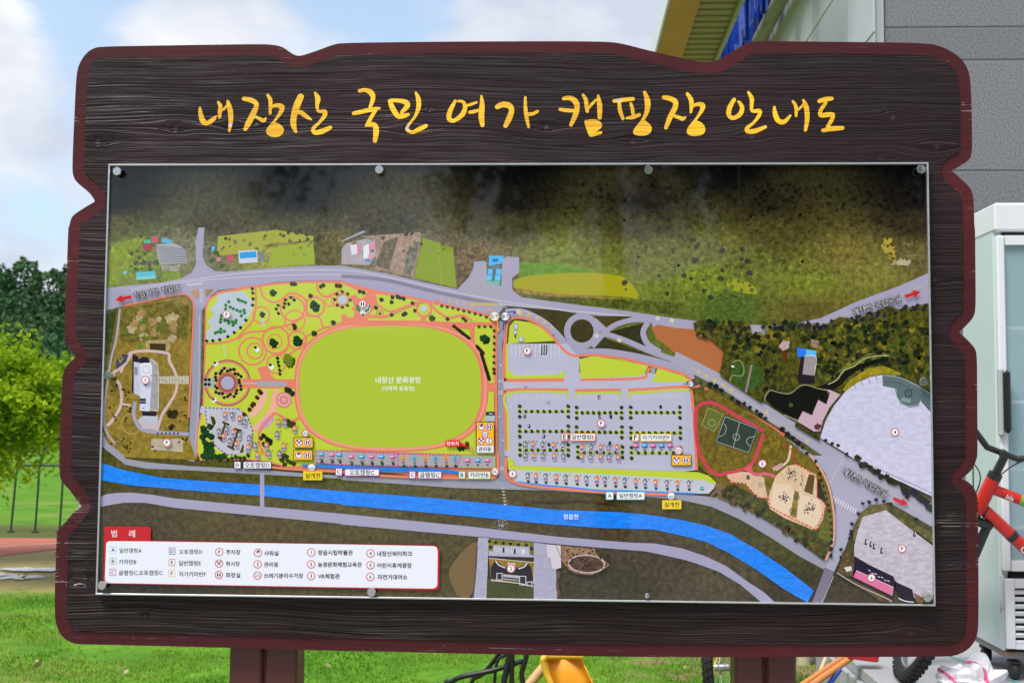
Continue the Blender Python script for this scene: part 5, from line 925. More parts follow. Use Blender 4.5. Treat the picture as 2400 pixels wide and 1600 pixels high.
# lettering and pictograms on the map
DK = (28, 26, 34)
def badge(q, glyph, r=9.3, size=None):
    x, y = q; disc(x, y, r+.6, (240, 240, 244), .01, 26); ring(x, y, r-.6, 1.9, (208, 22, 38), amp=.01); 
    if glyph: icon(x, y, glyph, r)
def icon(x, y, g, r=9.3):
    if g == 'wc':
        for s in (-1, 1):
            disc(x+s*2.7, y-3.6, 1.5, DK, n=10); rect(x+s*2.7, y+.4, 3.6 if s < 0 else 3.4, 5.4, DK, rad=1.2); rect(x+s*2.7, y+4, 2, 3.4, DK)
    elif g == 'cook':
        line([(x-4.4, y-4.4), (x+4.4, y+4.4)], 1.8, DK); line([(x+4.4, y-4.4), (x-4.4, y+4.4)], 1.8, DK); disc(x-3.8, y-3.8, 2, DK, n=10); disc(x+3.8, y-3.8, 1.9, DK, n=10)
    elif g == 'info': disc(x+.9, y-4.3, 1.6, DK, n=10); line([(x-1.6, y-1), (x+1, y-1.6), (x-.9, y+4.8), (x+2, y+4)], 2.1, DK, sm=False)
    elif g == 'shower':
        fill([(x-5, y-1), (x-3, y-4.4), (x+2, y-5.4), (x+5, y-1)], DK); line([(x-1, y-5.4), (x+5, y-5.8)], 1.3, DK)
        for k in range(3): line([(x-3.4+k*3.2, y+1), (x-3.4+k*3.2, y+1.9)], 1.6, DK); line([(x-3.4+k*3.2, y+3.6), (x-3.4+k*3.2, y+4.4)], 1.6, DK)
    elif g == 'bin':
        for s in (-1, 1): line([(x+s*3.1-2.4, y-2.6), (x+s*3.1-1.6, y+4), (x+s*3.1+1.6, y+4), (x+s*3.1+2.4, y-2.6)], 1.2, DK, sm=False); disc(x+s*3.1, y-3.8, 1, DK, n=8)
    elif g == 'stream': fill([(x-6.4, y+1), (x-3, y-1), (x, y+1.6), (x+3, y-1), (x+6.4, y+1), (x+4, y+5.4), (x, y+6.8), (x-4, y+5.4)], (120, 200, 232))
    else: text(g, x, y, None, DK, ht=8.2, off=.03)
def boxlabel(q, s, w_, h, col, fillc=(240, 240, 246), tw=None, th=None, tx=None):
    x, y = q; rect(x, y, w_, h, col, rad=2.4); rect(x, y, w_-3.4, h-3.4, fillc, rad=1.4, amp=.01)
    text(s, x, y, tw or w_*.78, DK, off=.018)
PURP, GRN, ORG, YEL, TEAL, MAG = (92, 40, 140), (132, 190, 40), (226, 92, 34), (238, 178, 22), (140, 208, 214), (176, 40, 160)
boxlabel(a_([(1638, 65)])[0], 'D', 17, 18, PURP, tw=8); boxlabel(a_([(1774, 66)])[0], '오토캠핑D', 67, 18, PURP, tw=58)
boxlabel(a_([(2336, 112)])[0], 'C', 17, 18, MAG, tw=8); boxlabel(b_([(143, 116)])[0], '오토캠핑C', 82, 17, MAG, tw=58)
boxlabel(b_([(490, 133)])[0], 'C', 16, 18, MAG, tw=8); boxlabel(b_([(610, 134)])[0], '글램핑C', 56, 18, MAG, tw=47)
boxlabel(b_([(832, 134)])[0], 'B', 16, 18, GRN, tw=7); boxlabel(b_([(951, 135)])[0], '카라반B', 53, 18, GRN, tw=44)
boxlabel(u([(1538, 1442)])[0], 'E', 16, 18, ORG, tw=7); boxlabel(u([(1664, 1443)])[0], '일반캠핑E', 60, 19, ORG, tw=52)
boxlabel(u([(2026, 1445)])[0], 'F', 16, 18, YEL, tw=7); boxlabel(u([(2168, 1446)])[0], '자가카라반F', 73, 18, YEL, tw=64)
boxlabel(b_([(1849, 276)])[0], 'A', 18, 19, TEAL, tw=9); boxlabel(b_([(1993, 276)])[0], '일반캠핑A', 66, 19, TEAL, tw=54)
for q in (a_([(2156, 138)])[0], b_([(2276, 337)])[0]): rect(*q, 45, 21, (236, 206, 36), rad=1, amp=.01); text('실개천', *q, 35, DK, off=.015)
badge(a_([(2148, 80)])[0], 'stream'); badge(b_([(2271, 276)])[0], 'stream')
badge(b_([(1060, 109)])[0], 'bin'); badge(b_([(1179, 126)])[0], '3'); badge(c_([(548, 56)])[0], '5'); badge(c_([(1299, 841)])[0], '6'); badge(c_([(1510, 640)])[0], 'P'); badge(v([(1461, 1409)])[0], '4'); badge(b_([(1169, 777)])[0], '2'); badge(t([(1003, 1051)])[0], '1'); badge(t([(1152, 1481)])[0], 'P'); badge(t([(1563, 600)])[0], 'P'); badge(u([(1281, 850)])[0], 'P'); badge(u([(1790, 1349)])[0], 'P'); badge(u([(2322, 1535)])[0], 'bin'); badge(u([(147, 527)])[0], 'wc'); badge(t([(2105, 1416)])[0], 'bin', 8.5)
def yplate(q, w_, h): rect(*q, w_, h, (30, 28, 30), rad=2); rect(*q, w_-3, h-3, (244, 190, 30), rad=1.4, amp=.01)
yplate(t([(2093, 1481)])[0], 46, 25); badge(t([(2063, 1481)])[0], 'cook', 8.4); badge(t([(2122, 1481)])[0], 'wc', 8.4)
yplate(t([(2090, 1567)])[0], 46, 25); badge(t([(2060, 1567)])[0], 'shower', 8.4); badge(t([(2120, 1567)])[0], 'wc', 8.4)
yplate(c_([(-10, 32)])[0], 47, 26); badge(c_([(-42, 32)])[0], 'cook', 8.6); badge(c_([(22, 32)])[0], 'wc', 8.6)
rect(*u([(992, 1446)])[0], 44, 74, (24, 24, 28), rad=3); rect(*u([(992, 1420)])[0], 40, 53, (250, 190, 20), rad=1, amp=.01); rect(*u([(992, 1526)])[0], 40, 17, (226, 226, 236), amp=.01); text('관리동', *u([(990, 1526)])[0], 30, DK, off=.02)
for q, g in (((965, 1373), 'shower'), ((1019, 1373), 'wc'), ((991, 1423), 'bin'), ((965, 1468), 'cook'), ((1018, 1468), 'info')): badge(u([q])[0], g, 8.2)
rect(*u([(768, 1487)])[0], 33, 15.5, (222, 24, 30), rad=2, amp=.01); fill(u([(810, 1470), (818, 1500), (893, 1524)]), (222, 24, 30)); text('현위치', *u([(767, 1487)])[0], 28, WHITE, off=.012); disc(*u([(897, 1526)])[0], 3.6, (215, 30, 40), n=14); disc(*u([(897, 1526)])[0], 1.6, WHITE, n=10)
# gates: entrance (orange) and exit (blue)
line(u([(1003, 563), (1030, 568), (1052, 590)]), 2.6, (240, 165, 30)); line(u([(1075, 640), (1080, 705)]), 2.4, (240, 165, 30)); fill(u([(1068, 698), (1092, 698), (1080, 725)]), (240, 165, 30)); line(u([(1115, 708), (1122, 640)]), 2, (30, 40, 140)); line(u([(1140, 592), (1165, 580), (1190, 582)]), 2, (30, 40, 140)); fill(u([(1186, 572), (1206, 585), (1188, 598)]), (30, 40, 140))
for q, s, cc_ in (((1056, 613), '입구', (240, 165, 30)), ((1130, 613), '출구', (30, 40, 140))): x, y = u([q])[0]; disc(x, y, 11, (240, 240, 246), .01, 26); ring(x, y, 10, 1.6, cc_); text(s, x, y, 18, DK, off=.015)
x, y = v([(55, 1078)])[0]; line(v([(0, 1078), (120, 1074)]), 1.4, (30, 40, 140)); disc(x, y, 7, (240, 240, 246), .01); ring(x, y, 6.4, 1.2, (30, 40, 140)); text('출구', x, y, 10, DK, off=.02); fill(v([(120, 1064), (138, 1073), (120, 1084)]), (30, 40, 140))
# outlined road names
def roadname(s, q, wd, rot): text(s, *q, wd, DK, rot, off=.065); text(s, *q, wd*.985, (224, 222, 230), rot, off=-.012)
roadname('정읍시청, 정읍IC', t([(1083, 440)])[0], 112, -.195); roadname('내장산 국립공원', v([(1335, 537)])[0], 118, -.285); roadname('내장산 국립공원', c_([(1255, 185)])[0], 119, .51)
def arrow(q, rot, s=1.0, flip=1):
    P = [(-18, -3.6), (3, -3.6), (3, -9), (20, 0), (3, 9), (3, 3.6), (-18, 3.6)]; c, s_ = math.cos(rot), math.sin(rot); x, y = q
    fill([(x+s*(a*c-b*s_), y+s*(a*s_+b*c)) for a, b in P], (206, 26, 32), .01)
arrow(t([(855, 489)])[0], math.pi-.2); arrow(v([(1580, 461)])[0], -.32); arrow(c_([(1497, 315)])[0], .38)
text('정읍천', *b_([(1581, 420)])[0], 35, WHITE, off=.008)
# legend
leg_out = a_([(722, 600), (722, 495), (730, 487), (1034, 489), (1042, 497), (1042, 583), (2352, 607)]) + b_([(640, 617), (665, 625), (677, 650), (676, 900), (664, 918), (640, 924), (0, 912)]) + a_([(760, 880), (728, 878), (716, 862)])
fill(leg_out, (196, 16, 30), .01)
fill(a_([(734, 640), (736, 600), (755, 588), (1042, 590), (2352, 610)]) + b_([(640, 622), (658, 632), (665, 655), (662, 890), (650, 908), (630, 914), (0, 905)]) + a_([(750, 876), (734, 870), (726, 850)]), (232, 234, 246), .01)
text('범', *a_([(790, 535)])[0], 13, WHITE, off=.0); text('례', *a_([(913, 537)])[0], 14, WHITE, off=.0)
def lbox(q, s, col): rect(*q, 15.5, 16.5, col, rad=1.8, amp=.01); rect(*q, 12.6, 13.6, (236, 238, 246), rad=1, amp=.01); text(s, *q, None, DK, ht=8.6, off=.02)
def lt(s, xl, y, f, wd): x, yy = f([(xl, y)])[0]; text(s, x+wd/2, yy, wd, DK, off=.016)
for q, s, cc_, nm, xl, wd in (((783, 648), 'A', TEAL, '일반캠핑A', 825, 53), ((782, 726), 'B', GRN, '카라반B', 823, 41), ((781, 802), 'C', MAG, '글램핑C,오토캠핑C', 821, 103), ((1189, 656), 'D', PURP, '오토캠핑D', 1238, 54), ((1188, 735), 'E', ORG, '일반캠핑E', 1234, 52), ((1186, 810), 'F', YEL, '자가카라반F', 1236, 63)):
    lbox(a_([q])[0], s, cc_); lt(nm, xl, q[1]+5, a_, wd)
for q, g, nm, xl, wd in (((1514, 662), 'P', '주차장', 1560, 34), ((1512, 742), 'cook', '취사장', 1559, 33), ((1511, 820), 'wc', '화장실', 1558, 34), ((1780, 669), 'shower', '샤워실', 1822, 34), ((1778, 747), 'info', '관리동', 1821, 34), ((1777, 824), 'bin', '쓰레기분리수거장', 1821, 92), ((2147, 665), '1', '정읍시립박물관', 2192, 82), ((2146, 747), '2', '농경문화체험교육관', 2192, 103), ((2146, 827), '3', 'VR체험관', 2193, 51)):
    badge(a_([q])[0], g); lt(nm, xl, q[1]+2, a_, wd)
for q, g, nm, xl, wd in (((203, 672), '4', '내장산워터파크', 248, 82), ((203, 753), '5', '어린이휴게광장', 248, 81), ((201, 833), '6', '자전거대여소', 250, 70)):
    badge(b_([q])[0], g); lt(nm, xl, q[1]+2, b_, wd)

# build the panel
pm = NT('printed_map', .09); at1 = pm.n('ShaderNodeAttribute'); at1.attribute_name = 'ink'; at2 = pm.n('ShaderNodeAttribute'); at2.attribute_name = 'grain'
sp = pm.n('ShaderNodeSeparateXYZ'); pm.t.links.new(at2.outputs['Vector'], sp.inputs[0]); amp, kd = sp.outputs[0], sp.outputs[1]; ob = pm.obj((1, 0, 1))
na = pm.noise(ob, 75, 9, .72, .4); nb = pm.noise(ob, 420, 3, .6); nc = pm.noise(ob, 14, 5, .6)
ndark = pm.ramp(na, .40, .62)
coarse = pm.math('ADD', pm.math('MULTIPLY', pm.math('SUBTRACT', ndark, .5), 1.25), pm.math('MULTIPLY', pm.math('SUBTRACT', nc, .5), 1.3))
fine = pm.math('MULTIPLY', pm.math('SUBTRACT', nb, .5), 3.0)
is1 = pm.math('COMPARE', kd, 1.0); pm.t.nodes[-1].inputs[2].default_value = .3
is2 = pm.math('COMPARE', kd, 2.0); pm.t.nodes[-1].inputs[2].default_value = .3
is3 = pm.math('COMPARE', kd, 3.0); pm.t.nodes[-1].inputs[2].default_value = .3
is4 = pm.math('COMPARE', kd, 4.0); pm.t.nodes[-1].inputs[2].default_value = .3
wv = pm.noise(pm.obj((40, 0, 110)), 1.0, 6, .7, 1.2); wv = pm.math('MULTIPLY', pm.math('SUBTRACT', pm.ramp(wv, .40, .66), .35), 2.2)
cl = pm.math('MULTIPLY', pm.math('SUBTRACT', pm.ramp(pm.noise(pm.obj((50, 0, 120)), 1, 8, .75), .42, .58), .6), 1.6)
val = pm.math('ADD', pm.math('MULTIPLY', is1, coarse), pm.math('MULTIPLY', is2, fine)); val = pm.math('ADD', val, pm.math('MULTIPLY', is3, wv)); val = pm.math('ADD', val, pm.math('MULTIPLY', is4, cl)); val = pm.math('ADD', val, pm.math('MULTIPLY', fine, .22))
fac = pm.math('MAXIMUM', pm.math('ADD', 1.0, pm.math('MULTIPLY', val, amp)), .12)
vs = pm.n('ShaderNodeVectorMath', operation='SCALE'); pm.t.links.new(at1.outputs['Color'], vs.inputs[0]); pm.t.links.new(fac, vs.inputs['Scale'])
# faint dust and pale vertical streaks on the sheet
streak = pm.math('MULTIPLY', pm.ramp(pm.noise(pm.obj((70, 0, 2.2)), 1, 4, .6), .60, .78), pm.ramp(pm.noise(ob, 3, 3), .45, .7))
dust = pm.math('ADD', pm.math('MULTIPLY', streak, .05), pm.math('MULTIPLY', pm.ramp(pm.noise(ob, 900, 1), .80, .86), .25))
pm.color(pm.mix(dust, vs.outputs[0], (.5, .5, .5)))
pm.set(pm.b, 'Roughness', pm.math('ADD', pm.math('MULTIPLY', dust, .6), .035))
pm.b.inputs['IOR'].default_value = 1.5
M_print = pm.m
M_alu = simple('brushed_aluminium', (.62, .62, .66), .38, .85, .06, 30)
me = bpy.data.meshes.new('map_print'); me.from_pydata(PR.v, [], PR.f)
ca = me.attributes.new('ink', 'FLOAT_COLOR', 'POINT'); ca.data.foreach_set('color', np.array(PR.c, np.float32).ravel())
ga = me.attributes.new('grain', 'FLOAT_VECTOR', 'POINT'); ga.data.foreach_set('vector', np.array(PR.a, np.float32).ravel())
# every printed patch faces the viewer
nrm = np.zeros(len(me.polygons)*3, np.float32); me.polygons.foreach_get('normal', nrm); nrm = nrm.reshape(-1, 3)
bm = bmesh.new(); bm.from_mesh(me); bm.faces.ensure_lookup_table()
bmesh.ops.reverse_faces(bm, faces=[bm.faces[i] for i in np.where(nrm[:, 1] > 0)[0]]); bm.to_mesh(me); bm.free()
pan = MB(); pan.box((0, D+.0135, CZ), (PW-.008, .0115, PH-.008)); panel = pan.build('map_panel', M_alu, sign)
mo = link('map_print', me, M_print, panel)
print('print verts', len(PR.v), 'levels', PR.lv)
fr = MB()
for (sx, sz, w_, h) in ((0, PH/2-.0022, PW, .0044), (0, -PH/2+.0022, PW, .0044), (-PW/2+.0022, 0, .0044, PH-.009), (PW/2-.0022, 0, .0044, PH-.009)): fr.box((sx, D+.009, CZ+sz), (w_, .018, h), None, .0008)
fr.build('edge_frame', M_alu, panel)
M_steel = simple('polished_steel', (.55, .55, .54), .16, 1, .08, 60)
def stand(q, r=.0105, cap=True):
    x, z = bp(*q, D-.012); m = MB()
    if cap: m.lathe((x, D+.003, z), [(.0062, .0), (.0062, .006), (r*.94, .006), (r, .0068), (r, .0148), (r*.9, .016), (0.0001, .0161)], (0, -1, 0), 28)
    else: m.lathe((x, D+.003, z), [(.0058, 0), (.0058, .002), (.004, .004), (.004, .0075), (.0022, .0078), (.0022, .005), (.0001, .005)], (0, -1, 0), 20)
    m.build('fixing_cap' if cap else 'bare_screw', M_steel, sign, True, .5)
for q in T(0, 0, [(805, 1180)])+T(1, 0, [(260, 1168), (2118, 1170)])+T(2, 0, [(1646, 1165)])+T(0, 1, [(740, 1018)])+T(2, 1, [(1663, 1062)])+T(0, 2, [(700, 895)])+T(1, 2, [(207, 942)])+T(2, 2, [(1688, 978)]): stand(q)
stand(T(1, 2, [(2110, 970)])[0], cap=False)

# ------------------------------------------------------------------ ground and landscape
def leaf_mesh(name, C, S, mats, parent=None, flat=.0, aspect=1.0, nrm=None, twist=None):
    "many small leaf faces: C centres (n,3), S sizes (n,)"
    n = len(C); C = np.asarray(C, np.float32); S = np.asarray(S, np.float32)[:, None]
    a = rng.normal(size=(n, 3)).astype(np.float32); a[:, 2] *= (1-flat); a /= np.linalg.norm(a, axis=1, keepdims=True)
    b = np.cross(a, rng.normal(size=(n, 3))).astype(np.float32); b /= np.linalg.norm(b, axis=1, keepdims=True)
    V = np.stack([C-a*S, C-b*S*.42*aspect, C+a*S, C+b*S*.42*aspect], 1).reshape(-1, 3)
    me = bpy.data.meshes.new(name); me.vertices.add(4*n); me.vertices.foreach_set('co', V.ravel())
    me.loops.add(4*n); me.loops.foreach_set('vertex_index', np.arange(4*n, dtype=np.int32)); me.polygons.add(n)
    me.polygons.foreach_set('loop_start', np.arange(0, 4*n, 4, dtype=np.int32)); me.polygons.foreach_set('loop_total', np.full(n, 4, np.int32)); me.update(calc_edges=True); me.validate()
    return link(name, me, mats, parent)
def leafmat(name, c1, c2, scale, trans=.25):
    t = NT(name, .65, spec=.12); ob = t.obj(); f = t.noise(ob, scale, 3); inf = t.n('ShaderNodeNewGeometry').outputs['Random Per Island']
    c = t.mix(t.ramp(f, .35, .65), c1, c2); c = t.mix(t.math('MULTIPLY', inf, .30), c, tuple(q*.45 for q in c1)); t.color(c)
    tr = t.n('ShaderNodeBsdfTranslucent'); t.set(tr, 'Color', c); ms = t.n('ShaderNodeMixShader'); ms.inputs[0].default_value = trans
    t.t.links.new(t.b.outputs[0], ms.inputs[1]); t.t.links.new(tr.outputs[0], ms.inputs[2]); t.t.links.new(ms.outputs[0], t.t.nodes['Material Output'].inputs[0]); return t.m
def sheet(name, pts, z, m, kind='structure'):
    me = bpy.data.meshes.new(name); me.from_pydata([(p[0], p[1], z) for p in pts], [], [tuple(range(len(pts)))]); return tag(link(name, me, m), kind=kind)
gm = NT('grass_ground', .9, spec=.15); ob = gm.obj()
g1, g2, g3 = gm.noise(ob, .35, 5, .6), gm.noise(ob, 2.2, 6, .65), gm.noise(ob, 14, 4, .7)
sp = gm.n('ShaderNodeSeparateXYZ'); gm.t.links.new(ob, sp.inputs[0])
col = gm.mix(gm.ramp(g2, .35, .68), (.080, .225, .012), (.150, .34, .020)); col = gm.mix(gm.math('MULTIPLY', gm.ramp(g3, .35, .7), .45), col, (.045, .11, .015))
# dry worn turf: a band this side of the running track, and scattered patches
band = gm.math('MULTIPLY', gm.ramp(sp.outputs[1], 9.7, 10.8), gm.math('SUBTRACT', 1.0, gm.ramp(sp.outputs[1], 14.3, 14.6)))
band2 = gm.math('MULTIPLY', gm.ramp(sp.outputs[1], 14.5, 14.6), gm.math('SUBTRACT', 1.0, gm.ramp(sp.outputs[1], 15.9, 17.2)))
worn = gm.ramp(gm.math('ADD', gm.math('MULTIPLY', band, .30), gm.math('MULTIPLY', g2, .9)), .56, .70)
col = gm.mix(worn, col, (.34, .27, .12)); col = gm.mix(gm.math('MULTIPLY', gm.ramp(g1, .52, .70), gm.ramp(g3, .40, .6)), col, (.30, .26, .09)); col = gm.mix(gm.math('MULTIPLY', band2, .8), col, (.10, .085, .035))
# bare soil beside the building step
rx = gm.math('MULTIPLY', gm.ramp(sp.outputs[0], .15, .7), gm.ramp(gm.noise(ob, 3, 5), .42, .58)); col = gm.mix(rx, col, (.26, .20, .10))
gm.color(col); gm.bump(g3, .6, .05)
M_ground = gm.m
sheet('ground', [(-900, -900), (900, -900), (900, 900), (-900, 900)], 0, M_ground)
M_track = simple('red_track', (.42, .12, .075), .8, var=.35, scale=3, bump=.3, bscale=60)
ta, tb, tc, td = onz(0, 1263), onz(131, 1262), onz(131, 1287), onz(0, 1303)
M_bounce = simple('bounce_grey', (.36, .35, .34), .85, var=.12, scale=2, bump=.2)
sheet('bounce_paving', [(-9, -22), (9, -22), (9, 2.2), (-9, 2.2)], .012, M_bounce)  # unseen paving, added to bounce neutral light onto the board
sheet('running_track', [(-22, ta.y+.1), (tb.x, tb.y), (6, tb.y+.1), (6, tc.y+.45), (tc.x, tc.y), (td.x, td.y), (-22, td.y-.5)], .006, M_track)
M_line = simple('track_line', (.62, .45, .38), .8, var=.3, scale=5)
p = onz(0, 1284); q = onz(131, 1275)
sheet('track_marking', [(-22, p.y-.3), (p.x, p.y-.03), (q.x, q.y-.03), (6, q.y+.2), (6, q.y+.27), (q.x, q.y+.03), (p.x, p.y+.03), (-22, p.y-.24)], .012, M_line)
# pale sand spilled on the worn turf
M_sand = simple('pale_sand', (.62, .60, .60), .9, var=.2, scale=20)
for (x, y, rx_, ry_, zz_) in ((35, 1350, 75, 6, .010), (75, 1333, 70, 4, .016), (-20, 1345, 40, 5, .021)):
    m = MB(); P = []
    for k in range(36): a = 2*math.pi*k/36; rr = 1+.6*mnoise.noise(Vector((math.cos(a)*3, math.sin(a)*3, x))); P.append(onz(x+rx_*rr*math.cos(a), y+ry_*rr*math.sin(a), zz_))
    c = sum(P, Vector())/36; c.z = zz_+.002; m.v = [tuple(c)]+[tuple(v_) for v_ in P]; m.f = [(0, k+1, (k+1) % 36+1) for k in range(36)]; m.m = [0]*36; tag(m.build('sand', M_sand, None, True, None), kind='stuff')

# grass blades where the camera stands close
def ingrass():
    n = 300000; Y = 3.6+11.0*rng.random(n)**1.25; X = -7.5+9.2*rng.random(n); keep = (X > -.62*Y-1.2) & (X < .20*Y+.1) & ~((Y > 12.7) & (Y < 14.8)); dens = rng.random(n)
    nz = np.array([mnoise.noise(Vector((x*1.6, y*1.6, 3)))+.5*mnoise.noise(Vector((x*5, y*5, 1))) for x, y in zip(X, Y)])
    keep &= (nz+.45*dens) < .42
    keep &= ~(Y > 9.7+.5*dens); return X[keep], Y[keep]
gx, gy = ingrass(); n = len(gx); h = (.009+.021*rng.random(n)**1.8).astype(np.float32); an = rng.random(n)*6.283; ln = rng.normal(0, .5, n)
wv_ = .0028+.0022*rng.random(n); a2 = rng.random(n)*6.283
P0 = np.stack([gx-wv_*np.cos(an), gy-wv_*np.sin(an), np.zeros(n)], 1); P1 = np.stack([gx+wv_*np.cos(an), gy+wv_*np.sin(an), np.zeros(n)], 1); P2 = np.stack([gx+h*ln*np.cos(a2), gy+h*ln*np.sin(a2), h], 1)
me = bpy.data.meshes.new('grass'); V = np.stack([P0, P1, P2], 1).reshape(-1, 3).astype(np.float32); me.vertices.add(3*n); me.vertices.foreach_set('co', V.ravel()); me.loops.add(3*n); me.loops.foreach_set('vertex_index', np.arange(3*n, dtype=np.int32)); me.polygons.add(n); me.polygons.foreach_set('loop_start', np.arange(0, 3*n, 3, dtype=np.int32)); me.polygons.foreach_set('loop_total', np.full(n, 3, np.int32)); me.update(calc_edges=True)
M_blade = leafmat('grass_blade', (.10, .26, .014), (.26, .40, .040), .9, .3)
tag(link('grass', me, M_blade), kind='stuff')
# fallen leaves
M_dead = leafmat('dead_leaf', (.42, .26, .12), (.55, .42, .28), 6, .1)
C_ = [(random.uniform(-6, 1.2), random.uniform(5.5, 13), .03) for _ in range(170)]
tag(leaf_mesh('fallen_leaves', C_, [random.uniform(.012, .035) for _ in C_], M_dead, None, .7, 1.4), kind='stuff')

# hills all round, higher behind the field and behind the viewer
def hill_h(x, y):
    r = math.hypot(x, y); az = math.degrees(math.atan2(x, y)); t = max(0, min(1, (r-62)/230)); t = t*t*(3-2*t)
    H = 30+9*math.sin(math.radians(az)*3+1.0)+5*math.sin(math.radians(az)*7+.4); back = 1+ .25*max(0, -math.cos(math.radians(az)))
    return t*H*1.13*back+2.2*mnoise.noise(Vector((x*.02, y*.02, 0)))*t
V = []; Fc = []; NA, NR = 144, 16
for j in range(NR):
    r = 60+ (380*(j/(NR-1))**1.3)
    for i in range(NA): a = 2*math.pi*i/NA; x, y = r*math.sin(a), r*math.cos(a); V.append((x, y, hill_h(x, y) - (.4 if j == 0 else 0)))
for j in range(NR-1):
    for i in range(NA): Fc.append((j*NA+i, (j+1)*NA+i, (j+1)*NA+(i+1) % NA, j*NA+(i+1) % NA))
me = bpy.data.meshes.new('hills'); me.from_pydata(V, [], Fc); smooth(me)
M_hill = simple('wooded_hill', (.028, .066, .022), .95, var=.5, scale=.15, bump=.6, bscale=.5)
tag(link('hills', me, M_hill), kind='structure')
# far wood on the slope behind the playing field
CC = []; SS = []
def crown_pts(c, rx, ry, rz, n, lump=.35):
    u_ = rng.normal(size=(n, 3)); u_ /= np.linalg.norm(u_, axis=1, keepdims=True)
    seed = rng.random(3)*50; f = np.array([mnoise.noise(Vector(q*2.3+seed)) for q in u_]); r = (.80+lump*f+.16*rng.random(n)); keep = rng.random(n) < .75+f*.6
    P = u_*r[:, None]*np.array([rx, ry, rz])+np.array(c); return P[keep]
for row, d in enumerate((62, 70, 80, 92, 106, 122, 142, 165, 190, 220)):
    step = 4.6+row*.25; azs = np.arange(-34, 22, math.degrees(step/d))
    for az in azs:
        a = math.radians(az+random.uniform(-.3, .3)*math.degrees(step/d)); dd_ = d+random.uniform(-4, 4); x, y = dd_*math.sin(a), dd_*math.cos(a)
        R_ = random.uniform(2.2, 3.8); hh = random.uniform(2.6, 4.4)*(.8+row*.03); z = hill_h(x, y)
        near = -28.5 < az < -19
        P = crown_pts((x, y, z+hh*.9), R_, R_, hh, (1500 if near else 150)); CC.append(P); SS.append((np.full(len(P), .20 if near else .62)+row*.018)*(1+.5*(rng.random(len(P))-.5)))
CC = np.concatenate(CC); SS = np.concatenate(SS)
M_far = leafmat('haze_tinted_wood', (.048, .125, .046), (.078, .165, .058), .10, .1)  # greens brightened and blued: distance haze put into the leaf colour
tag(leaf_mesh('wood', CC, SS, M_far, None, .2, 1.6), kind='stuff')

# young bright tree left of the board, in front of the fence
M_bark = simple('bark', (.10, .075, .055), .9, var=.35, scale=18, bump=.8, bscale=40)
def leafy_tree(name, base, crown, rad, nclump, nleaf, size, mat, label, grp=None, droop=.0, spread=.09, cat='tree', trunk_r=.05, shell=.55):
    root = empty(name, base, label, cat, grp); b = Vector(base); m = MB(); c0 = Vector(crown)-b
    m.tube([(0, 0, 0), (.05, .02, c0.z*.45), tuple(c0*.85), tuple(c0)], [trunk_r, trunk_r*.8, trunk_r*.5, trunk_r*.2], 8)
    pts = []; sz = []
    for k in range(nclump):
        u_ = rng.normal(size=3); u_ /= np.linalg.norm(u_); r = shell+(1-shell)*random.random(); f = 1+.28*mnoise.noise(Vector(u_*1.9+3)); p = np.array(c0)+u_*np.array(rad)*r*f
        if k % max(1, nclump//46) == 0: s_ = np.array(c0)*random.uniform(.55, .95); mid = (s_+p)/2+np.array([0, 0, .1]); m.tube([tuple(s_), tuple(mid), tuple(p)], [trunk_r*.35, trunk_r*.22, trunk_r*.06], 5, False)
        # a spray of leaves along a short arching twig
        dirv = u_*np.array([1, 1, .35]); dirv /= np.linalg.norm(dirv); L0 = random.uniform(.6, 1.4)*spread*3
        t_ = rng.random(nleaf); q = p+dirv*(t_*L0)[:, None] + rng.normal(0, spread*.34, (nleaf, 3)); q[:, 2] -= droop*(t_**2)*L0; pts.append(q); sz.append(size*(.7+.6*rng.random(nleaf)))
    m.build('trunk', M_bark, root, True, None); leaf_mesh('crown', np.concatenate(pts), np.concatenate(sz), mat, root, .15, 1.1); return root
M_yleaf = leafmat('bright_leaf', (.46, .60, .020), (.17, .38, .016), 1.6, .40)
M_dleaf = leafmat('deep_leaf', (.030, .085, .018), (.055, .13, .022), 1.6, .25)
c = at(-12, 940, 10.6); leafy_tree('young_tree', (c.x-.2, 10.6, 0), tuple(c), (.70, .55, .43), 360, 54, .031, M_yleaf, 'bright yellow green young tree left of the board in front of the fence', None, .25, .12, shell=.35)
c = at(-120, 900, 12.2); leafy_tree('young_tree', (c.x-.3, 12.2, 0), tuple(c), (.95, .75, .48), 460, 40, .036, M_dleaf, 'darker green tree behind the yellow green one, at the photo\'s left edge', None, .4)
